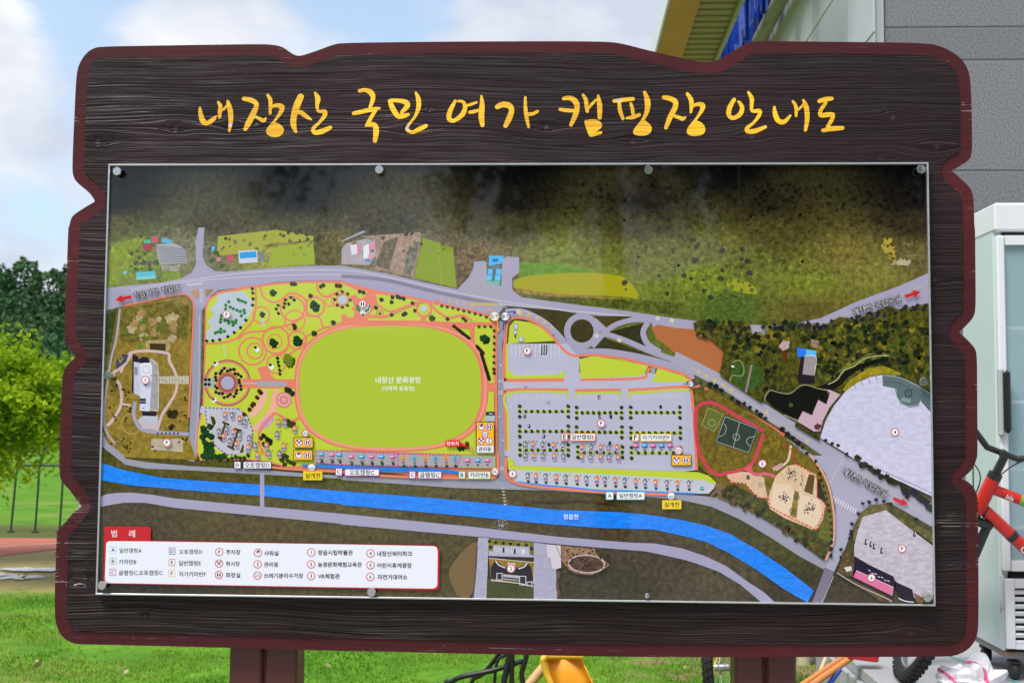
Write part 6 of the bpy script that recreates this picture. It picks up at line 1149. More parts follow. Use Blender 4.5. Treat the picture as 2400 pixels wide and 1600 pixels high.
# a weeping tree and a broad tree behind the viewer; the glossy sheet mirrors them
def mir(x, y, Yb):      # the place behind the viewer that the sheet mirrors at photograph pixel x, y
    p = at(x, y, 2*D-Yb); return Vector((p.x, Yb, p.z))
M_back = leafmat('dark_leaf', (.018, .04, .012), (.03, .06, .016), 1, .15)  # dark green leaves of the hanging branches
root = empty('weeping_tree', (0.6, -9.0, 0), 'weeping tree with long hanging branches standing behind the viewer', 'tree'); m = MB(); m.tube([(0, 0, 0), (.1, 0, 2.5), (-.1, 0, 5.2)], [.22, .17, .1], 10)
LP = []
for k in range(330):
    x = random.choice([random.gauss(1250, 70), random.gauss(1310, 40), random.gauss(1500, 120), random.gauss(1080, 60), random.uniform(520, 1000)]) if k < 170 else random.gauss(1950, 170)
    yb = (random.uniform(430, 560) if k < 140 else random.uniform(470, 600)) if x < 1700 else random.uniform(480, 620); Yb = random.uniform(-10.5, -8.2); e = mir(x, yb, Yb); tp = Vector((e.x*.8+.12, Yb*.9-.9, e.z+random.uniform(1.2, 2.2)))
    if not (x < 1000 and k % 3): 
        m.tube([tuple(tp-Vector(root.location)), tuple((tp*.4+e*.6)-Vector(root.location)+Vector((0, 0, .2))), tuple(e-Vector(root.location))], [.022, .014, .004], 4, False)
        nl = 14 if x < 1000 else (46 if x > 1700 else 34)
        for j in range(nl): q = random.random()**.8; p = tp.lerp(e, q)-Vector(root.location); LP.append((p.x+random.gauss(0, .05 if x < 1700 else .14), p.y+random.gauss(0, .05), p.z))
m.build('trunk', M_bark, root, True, None); leaf_mesh('crown', LP, [.09]*len(LP), M_back, root, 0, 1)

# fence of thin bent posts at the field's edge
M_fence = simple('dark_green_steel', (.018, .045, .035), .5, var=.3, scale=6)
fb = onz(25, 1247); fence = empty('fence', (fb.x, fb.y, 0), 'dark green fence of slender bent posts with one top rail at the field\'s edge', 'fence')
px = [onz(x, 1247).x-fb.x for x in (25, 85, 145)]; stp = (px[2]-px[0])/2; ztop = at(30, 1090, fb.y).z
base_me = None
for k in range(-14, 26):
    if base_me is None:
        m = MB(); m.tube([(0, 0, 0), (.025, 0, .45), (.045, 0, ztop), (.07, 0, ztop+.12), (.12, 0, ztop+.22), (.19, 0, ztop+.30)], .014, 7); m.box((0, 0, .01), (.07, .07, .02)); o = m.build('post', M_fence, fence, True); base_me = o.data
    else: o = link('post', base_me, M_fence, fence)
    o.location = (k*stp, 0, 0); o.rotation_euler = (0, random.uniform(-.02, .02), 0)
m = MB(); m.tube([(-14.5*stp, .015, ztop+.0), (25.5*stp, .015, ztop+.0)], .015, 7); m.build('top_rail', M_fence, fence, True)

# ------------------------------------------------------------------ building on the right
def granite(name, c, var=.12, spk=.35, sc=120):
    t = NT(name, .55); ob = t.obj(); a = t.noise(ob, sc, 5, .75); b = t.noise(ob, sc*2.6, 2); l = t.noise(ob, 1.3, 5)
    k = t.mix(t.ramp(a, .30, .66), tuple(q*(1-spk*2.0) for q in c), tuple(q*(1+var) for q in c)); k = t.mix(t.math('MULTIPLY', t.ramp(b, .58, .64), .6), k, tuple(q*.35 for q in c)); k = t.mix(t.math('MULTIPLY', t.ramp(l, .4, .75), .35), k, tuple(q*.75 for q in c))
    inf = t.n('ShaderNodeObjectInfo').outputs['Random']; sv = t.n('ShaderNodeVectorMath', operation='SCALE'); t.t.links.new(k, sv.inputs[0]); t.set(sv, 'Scale', t.math('ADD', t.math('MULTIPLY', inf, .26), .87)); t.color(sv.outputs[0]); return t.m
M_gd = granite('dark_granite', (.245, .245, .272)); M_gl = granite('pale_granite', (.55, .56, .64), .05, .12, 150); M_gs = granite('step_granite', (.47, .48, .50), .08, .2, 190)
M_joint = simple('joint_mortar', (.33, .33, .34), .8); M_white = simple('white_enamel', (.78, .79, .83), .32, var=.05, scale=4); M_trim = simple('grey_trim', (.42, .43, .46), .5, var=.1)
bld = empty('building', (1.6, 6.0, 0), 'grey granite clad building with a louvred eave behind the board\'s right side', 'building')
def loc(p): return Vector(p)-Vector((1.6, 6.0, 0))
YG = 6.0; XG = at(2071, 100, YG).x; XR = at(2056, 100, YG).x
zj = [at(2200, y, YG).z for y in (401, 142, 65)]; hA, hB = zj[1]-zj[0], zj[2]-zj[1]
rows = [(zj[0], zj[1]), (zj[1], zj[2]), (zj[2], zj[2]+hA), (zj[2]+hA, zj[2]+hA+hB), (zj[2]+hA+hB, zj[2]+2*hA+hB)]; z = zj[0]; alt = 0
while z > .05: d = hA; rows.append((max(z-d, 0), z)); z -= d
m = MB(); m.box(loc(((XG+6)/2, YG+.056, 2.75)), (6-XG-.01, .10, 5.4)); m.build('joint_bed', M_joint, bld)
for (a, b) in rows:
    x = XG; wds = [1.05, 1.5, 1.5, 1.5]
    for wd in wds:
        m = MB(); m.box(loc((x+wd/2, YG+.02, (a+b)/2)), (wd-.011, .04, b-a-.011), None, .002); m.build('granite_block', M_gd, bld); x += wd
m = MB(); m.box(loc(((XR+XG)/2+.004, YG+.03, 2.75)), (XG-XR-.02, .05, 5.4)); m.box(loc((XG-.008, YG+.01, 2.75)), (.012, .05, 5.4)); m.build('corner_strip', M_trim, bld)
# pale return wall running away from the viewer
ys = [YG+.06, atx(1990, 80, XR).y, atx(1901, 80, XR).y]; st = ys[2]-ys[1]; ys += [ys[2]+st*k for k in range(1, 7)]
zr = [atx(2050, 74, XR).z, atx(1920, 50, XR).z]; hz = max(.4, zr[1]-zr[0]); zz = [zr[0]-hz*k for k in range(7, 0, -1)]+[zr[0], zr[0]+hz, zr[0]+2*hz]
zz = [max(q, 0) for q in zz]
m = MB(); m.box(loc((XR+.056, (ys[0]+ys[-1])/2, 2.3)), (.10, ys[-1]-ys[0], 4.6)); m.build('joint_bed', M_joint, bld)
for i in range(len(ys)-1):
    for j in range(len(zz)-1):
        if zz[j+1]-zz[j] < .05: continue
        m = MB(); m.box(loc((XR+.018, (ys[i]+ys[i+1])/2, (zz[j]+zz[j+1])/2)), (.036, ys[i+1]-ys[i]-.010, zz[j+1]-zz[j]-.010), None, .003); m.build('wall_panel', M_gl, bld)
# eave: white fascia, tan board, olive louvres, trim, blue sheeting, drain pipe
def xat(px, py, zp): return onz(px, py, zp)
ZE = 4.42
e = [xat(1558, 0, ZE), xat(1606, 135, ZE), xat(1696, 110, ZE), xat(1723, 0, ZE)]
X1 = xat(1541, 120, ZE).x; X0_ = X1-.018; X2 = xat(1614, 90, ZE).x; X3 = xat(1697, 90, ZE).x; X4 = X3+.05
print('eave', [tuple(round(v_, 2) for v_ in q) for q in e], X0_, X1, X2, X3, XR)
M_fas = simple('white_fascia', (.74, .76, .82), .45, var=.06, scale=3); M_tan = simple('tan_eave_board', (.56, .28, .045), .6, var=.25, scale=3, dirt=((.10, .05, .02), 4, .60)); M_olive = simple('olive_louvre', (.32, .27, .09), .5, var=.15, scale=6, dirt=((.12, .09, .05), 7, .66)); M_gap = simple('louvre_backing', (.06, .055, .03), .8)
YA, YZ = 6.2, 15.0; ym = (YA+YZ)/2; yl = YZ-YA
m = MB(); m.box(loc(((X0_+X1)/2, ym, ZE+.11)), (X1-X0_, yl, .22), None, .004); m.build('fascia', M_fas, bld)
m = MB(); m.box(loc(((X1+X2)/2, ym, ZE+.02)), (X2-X1-.004, yl, .04)); m.build('eave_board', M_tan, bld)
m = MB(); m.box(loc(((X2+X3)/2, ym, ZE+.07)), (X3-X2-.004, yl, .03)); m.build('louvre_backing', M_gap, bld)
me0 = None; k = 0; y = YA
while y < YZ-.13:
    if me0 is None: m = MB(); m.box((0, 0, 0), (X3-X2-.006, .122, .02), Matrix.Rotation(.10, 3, 'X'), .003); o = m.build('louvre_slat', M_olive, bld); me0 = o.data
    else: o = link('louvre_slat', me0, M_olive, bld)
    o.location = loc(((X2+X3)/2, y+.065, ZE+.035)); y += .132
m = MB(); m.box(loc(((X3+X4)/2-.01, ym, ZE+.03)), (.03, yl, .09), None, .004); m.build('eave_trim', simple('weathered_trim', (.40, .40, .36), .6, var=.2, scale=8, dirt=((.15, .12, .08), 12, .6)), bld)
m = MB(); m.box(loc(((X1+XR+.2)/2+.25, ym, ZE+1.25)), (XR+.2-X1-.5, yl, .05)); m.box(loc(((X1+X2)/2+.1, ym, ZE+.24)), (.24, yl, .04)); m.build('eave_roof', M_fas, bld)
m = MB(); m.box(loc((XR-.02, ym, ZE+.68)), (.02, yl, 1.1)); m.box(loc(((X4+XR)/2, YZ-.1, ZE+.6)), (XR-X4, .02, 1.2)); m.build('blue_backing', simple('dark_blue_backing', (.008, .035, .24), .5, var=.3), bld)
M_blue = simple('blue_sheet', (.012, .060, .42), .35, var=.45, scale=5, dirt=((.10, .05, .04), 14, .68)); M_blue2 = simple('pale_blue_sheet', (.10, .17, .62), .45, var=.3, scale=9, dirt=((.25, .12, .08), 20, .66))
XB0, XB1 = X4+.01, XR-.04
for k in range(11):
    yy = 7.2+k*.62; m = MB(); n = random.randint(4, 6); xs = np.linspace(XB0, XB1, n+1)
    for i in range(n):
        zb = ZE-.04+random.uniform(-.03, .22); m.box(loc(((xs[i]+xs[i+1])/2, yy+random.uniform(-.10, .10), (zb+ZE+1.3)/2)), (xs[i+1]-xs[i]-.006, .012, ZE+1.3-zb), Matrix.Rotation(random.uniform(-.35, .35), 3, 'Z'))
        m.box(loc((xs[i], yy, (zb+ZE+1.3)/2)), (.010, .05, ZE+1.3-zb))
    m.build('blue_sheet', M_blue, bld)
    for i in range(3):
        m = MB(); x = random.uniform(XB0+.03, XB1-.05); z0_ = ZE+random.uniform(-.02, .35); w0 = random.uniform(.02, .05); y_ = yy-.18; hgt = random.uniform(.18, .45)
        P = [(x, z0_), (x+w0, z0_+hgt*.25), (x+w0*.7, z0_+hgt), (x-w0*.2, z0_+hgt*.8), (x+w0*.1, z0_+hgt*.35)]
        b = len(m.v)
        m.v += [tuple(loc((a, y_, c_2))) for a, c_2 in P]+[tuple(loc((a, y_+.006, c_2))) for a, c_2 in P]; m.f += [(0, 1, 2, 3, 4), (9, 8, 7, 6, 5)]+[(q, (q+1) % 5, (q+1) % 5+5, q+5) for q in range(5)]; m.m += [0]*7; m.build('sheet_flap', M_blue2, bld)
m = MB(); m.tube([loc((XR-.075, YA, ZE+.02)), loc((XR-.075, YZ, ZE+.02))], .055, 12); m.build('drain_pipe', simple('lichened_pipe', (.30, .30, .26), .8, var=.3, scale=10, dirt=((.09, .08, .05), 16, .56)), bld, True)
c = atx(1889, 1560, XR-.06); m = MB(); m.tube([loc((XR-.07, c.y, 0)), loc((XR-.07, c.y, 1.3))], .045, 12); m.build('downpipe', simple('cream_pipe', (.50, .46, .33), .6), bld, True)
m = MB(); m.tube([loc((XR-.13, c.y+.3, .01)), loc((XR-.10, c.y+.36, .5)), loc((XR-.02, c.y+.42, 1.4))], .008, 6); m.build('cable', simple('brown_cable', (.12, .07, .04), .6), bld)

# granite step in front of the building
ZS = .48; XS = onz(1990, 1542, ZS).x
step = empty('entrance_step', (XS, 5.9, 0), 'pale granite step along the building, below the white cabinet', 'step')
sl = lambda p: Vector(p)-Vector((XS, 5.9, 0))
m = MB(); m.box(sl((XS+2.25+.02, 4.55, .21)), (4.46, 2.76, .40)); m.build('step_core', simple('concrete', (.36, .37, .38), .8, var=.15), step)
jx = [XS, XS+.62, XS+1.5, XS+2.4, XS+3.4, XS+4.5]; jy = [3.1, 4.1, 4.75, 5.4, 5.93]
for i in range(5):
    for j in range(4): m = MB(); m.box(sl(((jx[i]+jx[i+1])/2, (jy[j]+jy[j+1])/2, ZS-.025)), (jx[i+1]-jx[i]-.006, jy[j+1]-jy[j]-.006, .05), None, .004); m.build('paving_slab', M_gs, step)
for j in range(4): m = MB(); m.box(sl((XS-.004, (jy[j]+jy[j+1])/2, .215)), (.03, jy[j+1]-jy[j]-.006, .425), None, .003); m.build('riser_slab', M_gs, step)

# white display refrigerator
YF = 4.9; XF = at(2331, 500, YF).x; zt = at(2332, 475, YF).z; zb = at(2345, 1528, YF).z; FWD = .66; FD = .42
fr_ = empty('display_refrigerator', (XF+FWD/2, YF+FD/2, ZS), 'tall white display refrigerator with glass door and black handle, right of the board', 'refrigerator')
fl = lambda p: Vector(p)-Vector((XF+FWD/2, YF+FD/2, ZS))
fz = lambda y: at(2350, y, YF).z
M_mint = simple('mint_side_panel', (.60, .70, .71), .35, var=.05, scale=2); M_dark = simple('dark_gap', (.02, .02, .02), .6); M_in = simple('pale_teal_interior', (.30, .52, .58), .5, var=.1, scale=2)
m = MB(); T_ = .035
m.box(fl((XF+T_/2+.004, YF+FD/2+.02, (zt+zb)/2)), (T_, FD-.03, zt-zb-.004), None, .006); m.build('side_panel', M_mint, fr_)
m = MB(); m.box(fl((XF+FWD-T_/2-.004, YF+FD/2+.02, (zt+zb)/2)), (T_, FD-.03, zt-zb-.004), None, .006); m.build('side_panel', M_mint, fr_)
m = MB(); m.box(fl((XF+FWD/2, YF+FD-.02, (zt+zb)/2)), (FWD-.09, .03, zt-zb-.02)); m.build('back_panel', M_in, fr_)
m = MB(); m.box(fl((XF+FWD/2, YF+FD/2, (zt+fz(541))/2)), (FWD, FD, zt-fz(541)), None, .008); m.build('header', M_white, fr_)
m = MB(); m.box(fl((XF+FWD/2, YF+.05, (fz(1354)+zb)/2)), (FWD-.09, .05, fz(1345)-zb)); m.box(fl((XF+FWD/2, YF+FD/2+.02, fz(1345))), (FWD-.09, FD-.06, .03)); m.box(fl((XF+FWD/2, YF+.05, fz(547))), (FWD-.09, .02, .03)); tag(m.build('inner_case', M_dark, fr_), kind='stuff')
dz1, dz0 = fz(552), fz(1337); xw = at(2358, 900, YF).x-XF
m = MB(); m.box(fl((XF+.004+xw/2, YF+.012, (dz1+dz0)/2)), (xw, .04, dz1-dz0), None, .006); m.box(fl((XF+FWD-.004-xw/2, YF+.012, (dz1+dz0)/2)), (xw, .04, dz1-dz0), None, .006)
zg1, zg0 = fz(574), fz(1313)
m.box(fl((XF+FWD/2, YF+.012, (dz1+zg1)/2)), (FWD-2*xw-.012, .038, dz1-zg1)); m.box(fl((XF+FWD/2, YF+.012, (dz0+zg0)/2)), (FWD-2*xw-.012, .038, zg0-dz0)); door = m.build('door', M_white, fr_)
g = NT('door_glass', .04); g.color((.55, .75, .80)); g.b.inputs['Alpha'].default_value = .34; m = MB(); m.box(fl((XF+FWD/2, YF+.012, (zg1+zg0)/2)), (FWD-2*xw, .006, zg1-zg0)); m.build('glass', g.m, door)
for k, y in enumerate((764, 940, 1100, 1240)): m = MB(); m.box(fl((XF+FWD/2, YF+FD/2+.03, fz(y))), (FWD-.10, FD-.14, .014)); m.build('shelf', M_white, fr_)
m = MB(); hx = at(2353, 940, YF-.03).x; m.box(fl((hx+.012, YF-.035, (fz(868)+fz(1015))/2)), (.026, .028, fz(868)-fz(1015)), None, .011); m.build('handle', simple('black_plastic', (.012, .012, .013), .35), door)
m = MB(); m.box(fl((hx-.008, YF-.018, (fz(866)+fz(1020))/2)), (.022, .03, fz(866)-fz(1020)+.01), None, .008); m.build('handle_mount', M_trim, door)
lx0 = at(2356, 1400, YF).x; lz1, lz0 = fz(1355), fz(1519)
m = MB(); m.box(fl((XF+.004+(lx0-XF)/2, YF+.03, (lz1+lz0)/2)), (lx0-XF-.004, .03, lz1-lz0+.02)); m.build('corner_post', simple('rusted_mint', (.60, .68, .70), .4, dirt=((.34, .16, .05), 16, .56)), fr_)
m = MB(); sx0 = at(2377, 1400, YF).x; ns = 8; m.box(fl(((lx0+sx0)/2, YF+.0, (lz1+lz0)/2)), (sx0-lx0, .02, lz1-lz0), None, .003); m.box(fl((XF+FWD-.03, YF+.0, (lz1+lz0)/2)), (.05, .02, lz1-lz0)); m.box(fl(((sx0+XF+FWD-.055)/2, YF, lz1-.018)), (XF+FWD-.055-sx0, .02, .036)); m.box(fl(((sx0+XF+FWD-.055)/2, YF, lz0+.008)), (XF+FWD-.055-sx0, .02, .016)); grille = m.build('vent_panel', M_white, fr_)
zs0, zs1 = fz(1513), fz(1378)
for k in range(ns): m = MB(); m.box(fl(((sx0+XF+FWD-.055)/2, YF+.004, zs0+(zs1-zs0)*(k+.5)/ns)), (XF+FWD-.055-sx0, .012, (zs1-zs0)/ns*.58), Matrix.Rotation(.5, 3, 'X'), .002); m.build('vent_slat', M_white, grille)
for (dx, dy) in ((.06, .05), (FWD-.06, .05), (.06, FD-.05), (FWD-.06, FD-.05)):
    m = MB(); m.lathe(fl((XF+dx-.014, YF+dy, ZS+.034)), [(0.001, 0), (.030, 0), (.034, .006), (.034, .022), (.030, .028), (.001, .028)], (1, 0, 0), 18); m.box(fl((XF+dx, YF+dy, ZS+.070)), (.04, .05, .012)); m.box(fl((XF+dx+.018, YF+dy, ZS+.05)), (.004, .03, .04)); m.build('caster', M_dark, fr_, True)
m = MB(); m.box(fl((XF+FWD/2, YF+FD/2, zb-.01)), (FWD-.02, FD-.02, .02)); m.build('base_frame', simple('rusty_base', (.20, .19, .17), .6, dirt=((.30, .14, .05), 14, .5)), fr_)

# bicycles
M_rub = simple('tyre_rubber', (.012, .012, .012), .8, var=.3); M_rim = simple('bare_rim', (.45, .46, .47), .35, .9); M_blk = simple('black_alloy', (.02, .02, .022), .4)
def wheel(parent, R=.33, knob=True, name='wheel'):
    wh = bpy.data.objects.new(name, None); COL.objects.link(wh); wh.parent = parent
    m = MB(); m.torus((0, 0, 0), R-.026, .026, None, 72, 12)
    if knob:
        for i in range(64):
            a = 2*math.pi*i/64
            for s in (-1, 0, 1):
                a_2 = a+(.03 if s == 0 else 0); q = s*.75; rr = R-.026+.026*math.cos(q); m.box(((rr+.002)*math.cos(a_2), .026*math.sin(q), (rr+.002)*math.sin(a_2)), (.008, .012, .014), Matrix.Rotation(-a_2, 3, 'Y'))
    m.build('tyre', M_rub, wh, True, .7)
    m = MB(); m.torus((0, 0, 0), R-.058, .011, None, 60, 8); m.build('rim', M_rim, wh, True, .7)
    m = MB()
    for i in range(28): a = 2*math.pi*i/28; s = .028 if i % 2 else -.028; m.tube([(.02*math.cos(a+1), s, .02*math.sin(a+1)), ((R-.06)*math.cos(a), 0, (R-.06)*math.sin(a))], .0012, 4, False)
    m.tube([(0, -.05, 0), (0, .05, 0)], .018, 10); m.build('spokes', M_rim, wh); return wh
def bicycle(label, paint, paint2, M, steer, grp='parked bicycles', text_on=False, small=1.0):
    root = empty('bicycle', (0, 0, 0), label, 'bicycle', grp); root.matrix_world = M
    RH, FH, BB, ST, HT, HB = Vector((0, 0, .33)), Vector((1.04, 0, .33)), Vector((.42, 0, .29)), Vector((.30, 0, .60)), Vector((.83, 0, .865)), Vector((.885, 0, .725))
    m = MB(); m.tube([HT, HB], .027, 16); m.tube([HT+(HB-HT)*.28, ST], .0205, 14); m.tube([HB+(HT-HB)*.18, BB], .0238, 14); m.tube([BB, ST+(ST-BB)*.10], .018, 12); m.tube([BB-Vector((0, .04, 0)), BB+Vector((0, .04, 0))], .024, 12)
    for s in (-1, 1): m.tube([BB+Vector((0, .02*s, 0)), RH+Vector((0, .055*s, 0))], .009, 8); m.tube([ST+Vector((0, .015*s, -.05)), RH+Vector((0, .055*s, 0))], .008, 8)
    frame = m.build('frame', paint, root, True, .7)
    a, b = HT+(HB-HT)*.28, ST; dv = (b-a).normalized(); m = MB(); m.tube([a+dv*.120, a+dv*.33], .0211, 14); m.build('green_sleeve', paint2, frame, True)
    m = MB(); a3, b3 = HB+(HT-HB)*.18, BB; dv3 = (b3-a3).normalized(); m.tube([a3+dv3*.16, a3+dv3*.185], .0243, 14); m.build('black_band', M_blk, frame, True)
    if text_on:
        for s_, o_, dr, ht, ds in (('bla', a, dv, .020, .080), ('C', a3, dv3, .032, .235)):
            V_, F_, w_, h_ = text_geo(s_, .02); me = bpy.data.meshes.new('lettering'); sc_ = ht/h_; up_ = Vector((-dr.z, 0, dr.x)); up_ = -up_ if up_.z < 0 else up_
            me.from_pydata([tuple(o_+dr*(ds+x*sc_) + up_*y*sc_ + Vector((0, .0262 if s_ == 'C' else .0228, 0))) for x, y in V_], [], F_); link('lettering', me, M_white, frame)
    ax = (HT-HB).normalized(); S = Matrix.Translation(HB) @ Matrix.Rotation(steer, 4, ax) @ Matrix.Translation(-HB)
    fk = bpy.data.objects.new('fork', None); COL.objects.link(fk); fk.parent = root; fk.matrix_local = S
    m = MB(); crown = HB-ax*.035; m.tube([HB, crown], .020, 10); m.box(crown, (.05, .15, .035), None, .01)
    for s in (-1, 1): m.tube([crown+Vector((0, .058*s, 0)), crown+Vector((.03, .058*s, -.12)), FH+Vector((0, .058*s, 0))], [.017, .021, .013], 10)
    m.box(crown+Vector((.02, 0, -.14)), (.05, .13, .03), None, .008); m.build('fork_legs', M_blk, fk, True, .7)
    w1 = wheel(fk, name='front_wheel'); w1.location = FH
    m = MB(); top = HT+ax*.10; m.tube([HT, top], .016, 10); m.tube([HT-ax*.002, HT+ax*.02], .027, 14); fwd = Vector((.05, 0, .01)); m.tube([top, top+fwd], .017, 10)
    c_3 = top+fwd; m.tube([c_3+Vector((-.10, -.31, .075)), c_3+Vector((-.02, -.15, .055)), c_3+Vector((0, -.06, .0)), c_3+Vector((0, .06, 0)), c_3+Vector((-.02, .15, .055)), c_3+Vector((-.10, .31, .075))], .0125, 10)
    hb = m.build('handlebar', M_blk, fk, True, .7)
    for s in (-1, 1): m = MB(); m.tube([c_3+Vector((-.045, .20*s, .06)), c_3+Vector((-.10, .31*s, .075))], .018, 10); m.build('grip', M_rub, fk, True); m = MB(); m.tube([c_3+Vector((-.02, .17*s, .05)), c_3+Vector((.05, .22*s, .045)), c_3+Vector((.035, .29*s, .05))], .007, 8); m.build('brake_lever', M_blk, fk, True)
    m = MB()
    for s, k_ in ((-1, 0), (1, .05), (1, -.03)): m.tube(catmull([tuple(c_3+Vector((0, .16*s, .05))), tuple(c_3+Vector((.16, .10*s, .0+k_))), tuple(HT+Vector((.11, .02*s, -.04-k_))), tuple(HB+Vector((.03, .03*s, -.03+k_))), tuple(HB+Vector((-.06, .02*s, .03)))], 6), .0027, 6)
    m.build('brake_cable', M_rub, fk, True)
    w2 = wheel(root, name='rear_wheel'); w2.location = RH
    m = MB(); m.lathe(BB+Vector((0, -.05, 0)), [(.001, 0), (.085, 0), (.09, .002), (.085, .004), (.001, .004)], (0, -1, 0), 30); m.tube([BB+Vector((0, -.07, 0)), BB+Vector((.03, -.075, -.17))], .010, 8); m.tube([BB+Vector((0, .07, 0)), BB+Vector((-.03, .075, .17))], .010, 8); m.build('crank', M_blk, root, True, .7)
    for s in (-1, 1): m = MB(); m.box(BB+Vector((.03*-s, .115*s, .17*s)), (.09, .07, .018), None, .005); m.build('pedal', M_blk, root)
    m = MB(); m.tube([ST, ST+(ST-BB).normalized()*.22], .013, 10); m.build('seat_post', M_rim, root, True)
    bm = bmesh.new(); bmesh.ops.create_uvsphere(bm, u_segments=20, v_segments=12, radius=1)
    for v_ in bm.verts: f_ = (v_.co.x+1)/2; v_.co = Vector((v_.co.x*.13, v_.co.y*(.075-.05*f_), v_.co.z*.028))+ST+(ST-BB).normalized()*.235+Vector((.02, 0, 0))
    me = bpy.data.meshes.new('saddle'); bm.to_mesh(me); bm.free(); smooth(me); link('saddle', me, M_blk, root); return root
M_redp = simple('red_paint', (.62, .020, .012), .25, var=.06); M_grnp = simple('green_paint', (.22, .42, .06), .3); M_yelp = simple('yellow_paint_frame', (.62, .42, .03), .35)
R_ = Matrix.Rotation(2.98, 4, 'Z') @ Matrix.Rotation(-.34, 4, 'X'); base = Vector((2.515, 4.82, .484-.006))
bicycle('red and green mountain bicycle leaning before the white refrigerator', M_redp, M_grnp, Matrix.Translation(base) @ R_, -1.657, text_on=True)
hub = at(1700, 1548, 5.85); R2 = Matrix.Rotation(math.radians(68), 4, 'Z') @ Matrix.Rotation(math.radians(-6), 4, 'X'); off = R2 @ Vector((0, 0, .33))
bicycle('yellow framed bicycle standing behind the board\'s right post', M_yelp, M_yelp, Matrix.Translation(Vector((hub.x-off.x, hub.y-off.y, .0))) @ R2, 0.15)

# woven sack with pink stripes
ms = NT('woven_sack', .45); ob = ms.obj(); sp = ms.n('ShaderNodeSeparateXYZ'); ms.t.links.new(ob, sp.inputs[0])
wq = ms.math('ADD', ms.math('MULTIPLY', sp.outputs[0], 5), ms.math('MULTIPLY', sp.outputs[2], 5.5)); wq = ms.math('ADD', wq, ms.math('MULTIPLY', ms.noise(ob, 4, 1), 1.8)); fr2 = ms.math('FRACT', wq); band = ms.math('MULTIPLY', ms.ramp(fr2, .40, .42), ms.math('SUBTRACT', 1.0, ms.ramp(fr2, .52, .54)))
ms.color(ms.mix(band, (.78, .76, .80), (.80, .12, .32))); ms.bump(ms.noise(ms.obj((300, 300, 300)), 1, 2), .3, .002)
c = at(2268, 1528, 4.72); sk = tag(bpy.data.objects.new('woven_sack', None), 'crumpled white woven sack with pink stripes at the board\'s lower right corner', 'sack')
COL.objects.unlink(sk) if sk.name in COL.objects else None
bm = bmesh.new(); bmesh.ops.create_icosphere(bm, subdivisions=6, radius=1)
for v_ in bm.verts:
    n0 = v_.co.copy(); f_ = 1+.42*mnoise.noise(n0*1.2+Vector((4, 1, 2))) - .30*abs(mnoise.noise(Vector((n0.x*1.2, n0.y*1.2, n0.z*2.4))+Vector((1, 7, 2)))) - .10*abs(mnoise.noise(n0*3.4))
    v_.co = Vector((n0.x*.135*f_, n0.y*.11*f_, max(-.0, n0.z*.5+.42)*.135*f_))
me = bpy.data.meshes.new('woven_sack'); bm.to_mesh(me); bm.free(); smooth(me, .5)
bpy.data.objects.remove(sk); sk = link('woven_sack', me, ms.m); sk.location = (c.x, 4.70, ZS+.002); sk.rotation_euler = (0, 0, .3); tag(sk, 'crumpled white woven sack with pink stripes at the board\'s lower right corner', 'sack')
m = MB(); m.tube(catmull([tuple(onz(2218, 1532, ZS+.006)), tuple(onz(2250, 1545, ZS+.006)), tuple(onz(2320, 1572, ZS+.006)), tuple(onz(2360, 1590, ZS+.006)), tuple(onz(2420, 1608, ZS+.006))], 5), .0022, 6); tag(m.build('cord', simple('teal_cord', (.02, .42, .36), .6), None, True), 'thin teal cord lying on the granite step beside the sack', 'cord')

# brooms leaning on the step edge
M_hand = simple('orange_wood_handle', (.66, .25, .07), .5, var=.12, scale=20); M_pale = simple('pale_wood_handle', (.62, .46, .26), .6); M_bb = simple('blue_plastic', (.010, .07, .42), .4); M_rp = simple('red_plastic', (.55, .02, .02), .4)
def stick(name, pa, pb, r, mat, label, cat, head=None, grp='brooms leaning on the step'):
    d = (pb-pa); L_ = d.z; q = pa+d*((.012-pa.z)/d.z) if abs(d.z) > 1e-4 else pb
    root = empty(name, q, label, cat, grp); m = MB(); m.tube([(0, 0, 0), tuple(pa-q)], r, 12); m.build('handle', mat, root, True)
    if head:
        m = MB(); hp = pa-q; m.box(hp+Vector((.045, 0, .012)), (.13, .06, .035), Matrix.Rotation(.12, 3, 'Y'), .006); m.build('head', head[0], root); m = MB()
        for i in range(9):
            for j in range(3): m.box(hp+Vector((-.005+i*.0125, -.02+j*.02, .045)), (.006, .008, .04))
        tag(m.build('bristles', head[1], root), kind='stuff')
    return root
stick('broom', at(1977, 1540, 5.25), at(1889, 1599, 5.05), .0135, M_hand, 'orange handled broom leaning on the step, farther left of the two', 'broom')
stick('broom', at(1994, 1541, 5.12), at(1906, 1602, 4.95), .0135, M_hand, 'orange handled broom with red and blue head resting on the step', 'broom', (M_rp, M_bb))
stick('wooden_stick', at(1940, 1530, 5.6), at(1925, 1566, 5.55), .009, M_pale, 'thin pale wooden stick behind the orange handled brooms', 'stick')
stick('blue_handle', at(1968, 1568, 5.05), at(1945, 1600, 5.02), .011, M_bb, 'blue handled tool leaning on the step under the orange handles', 'tool')

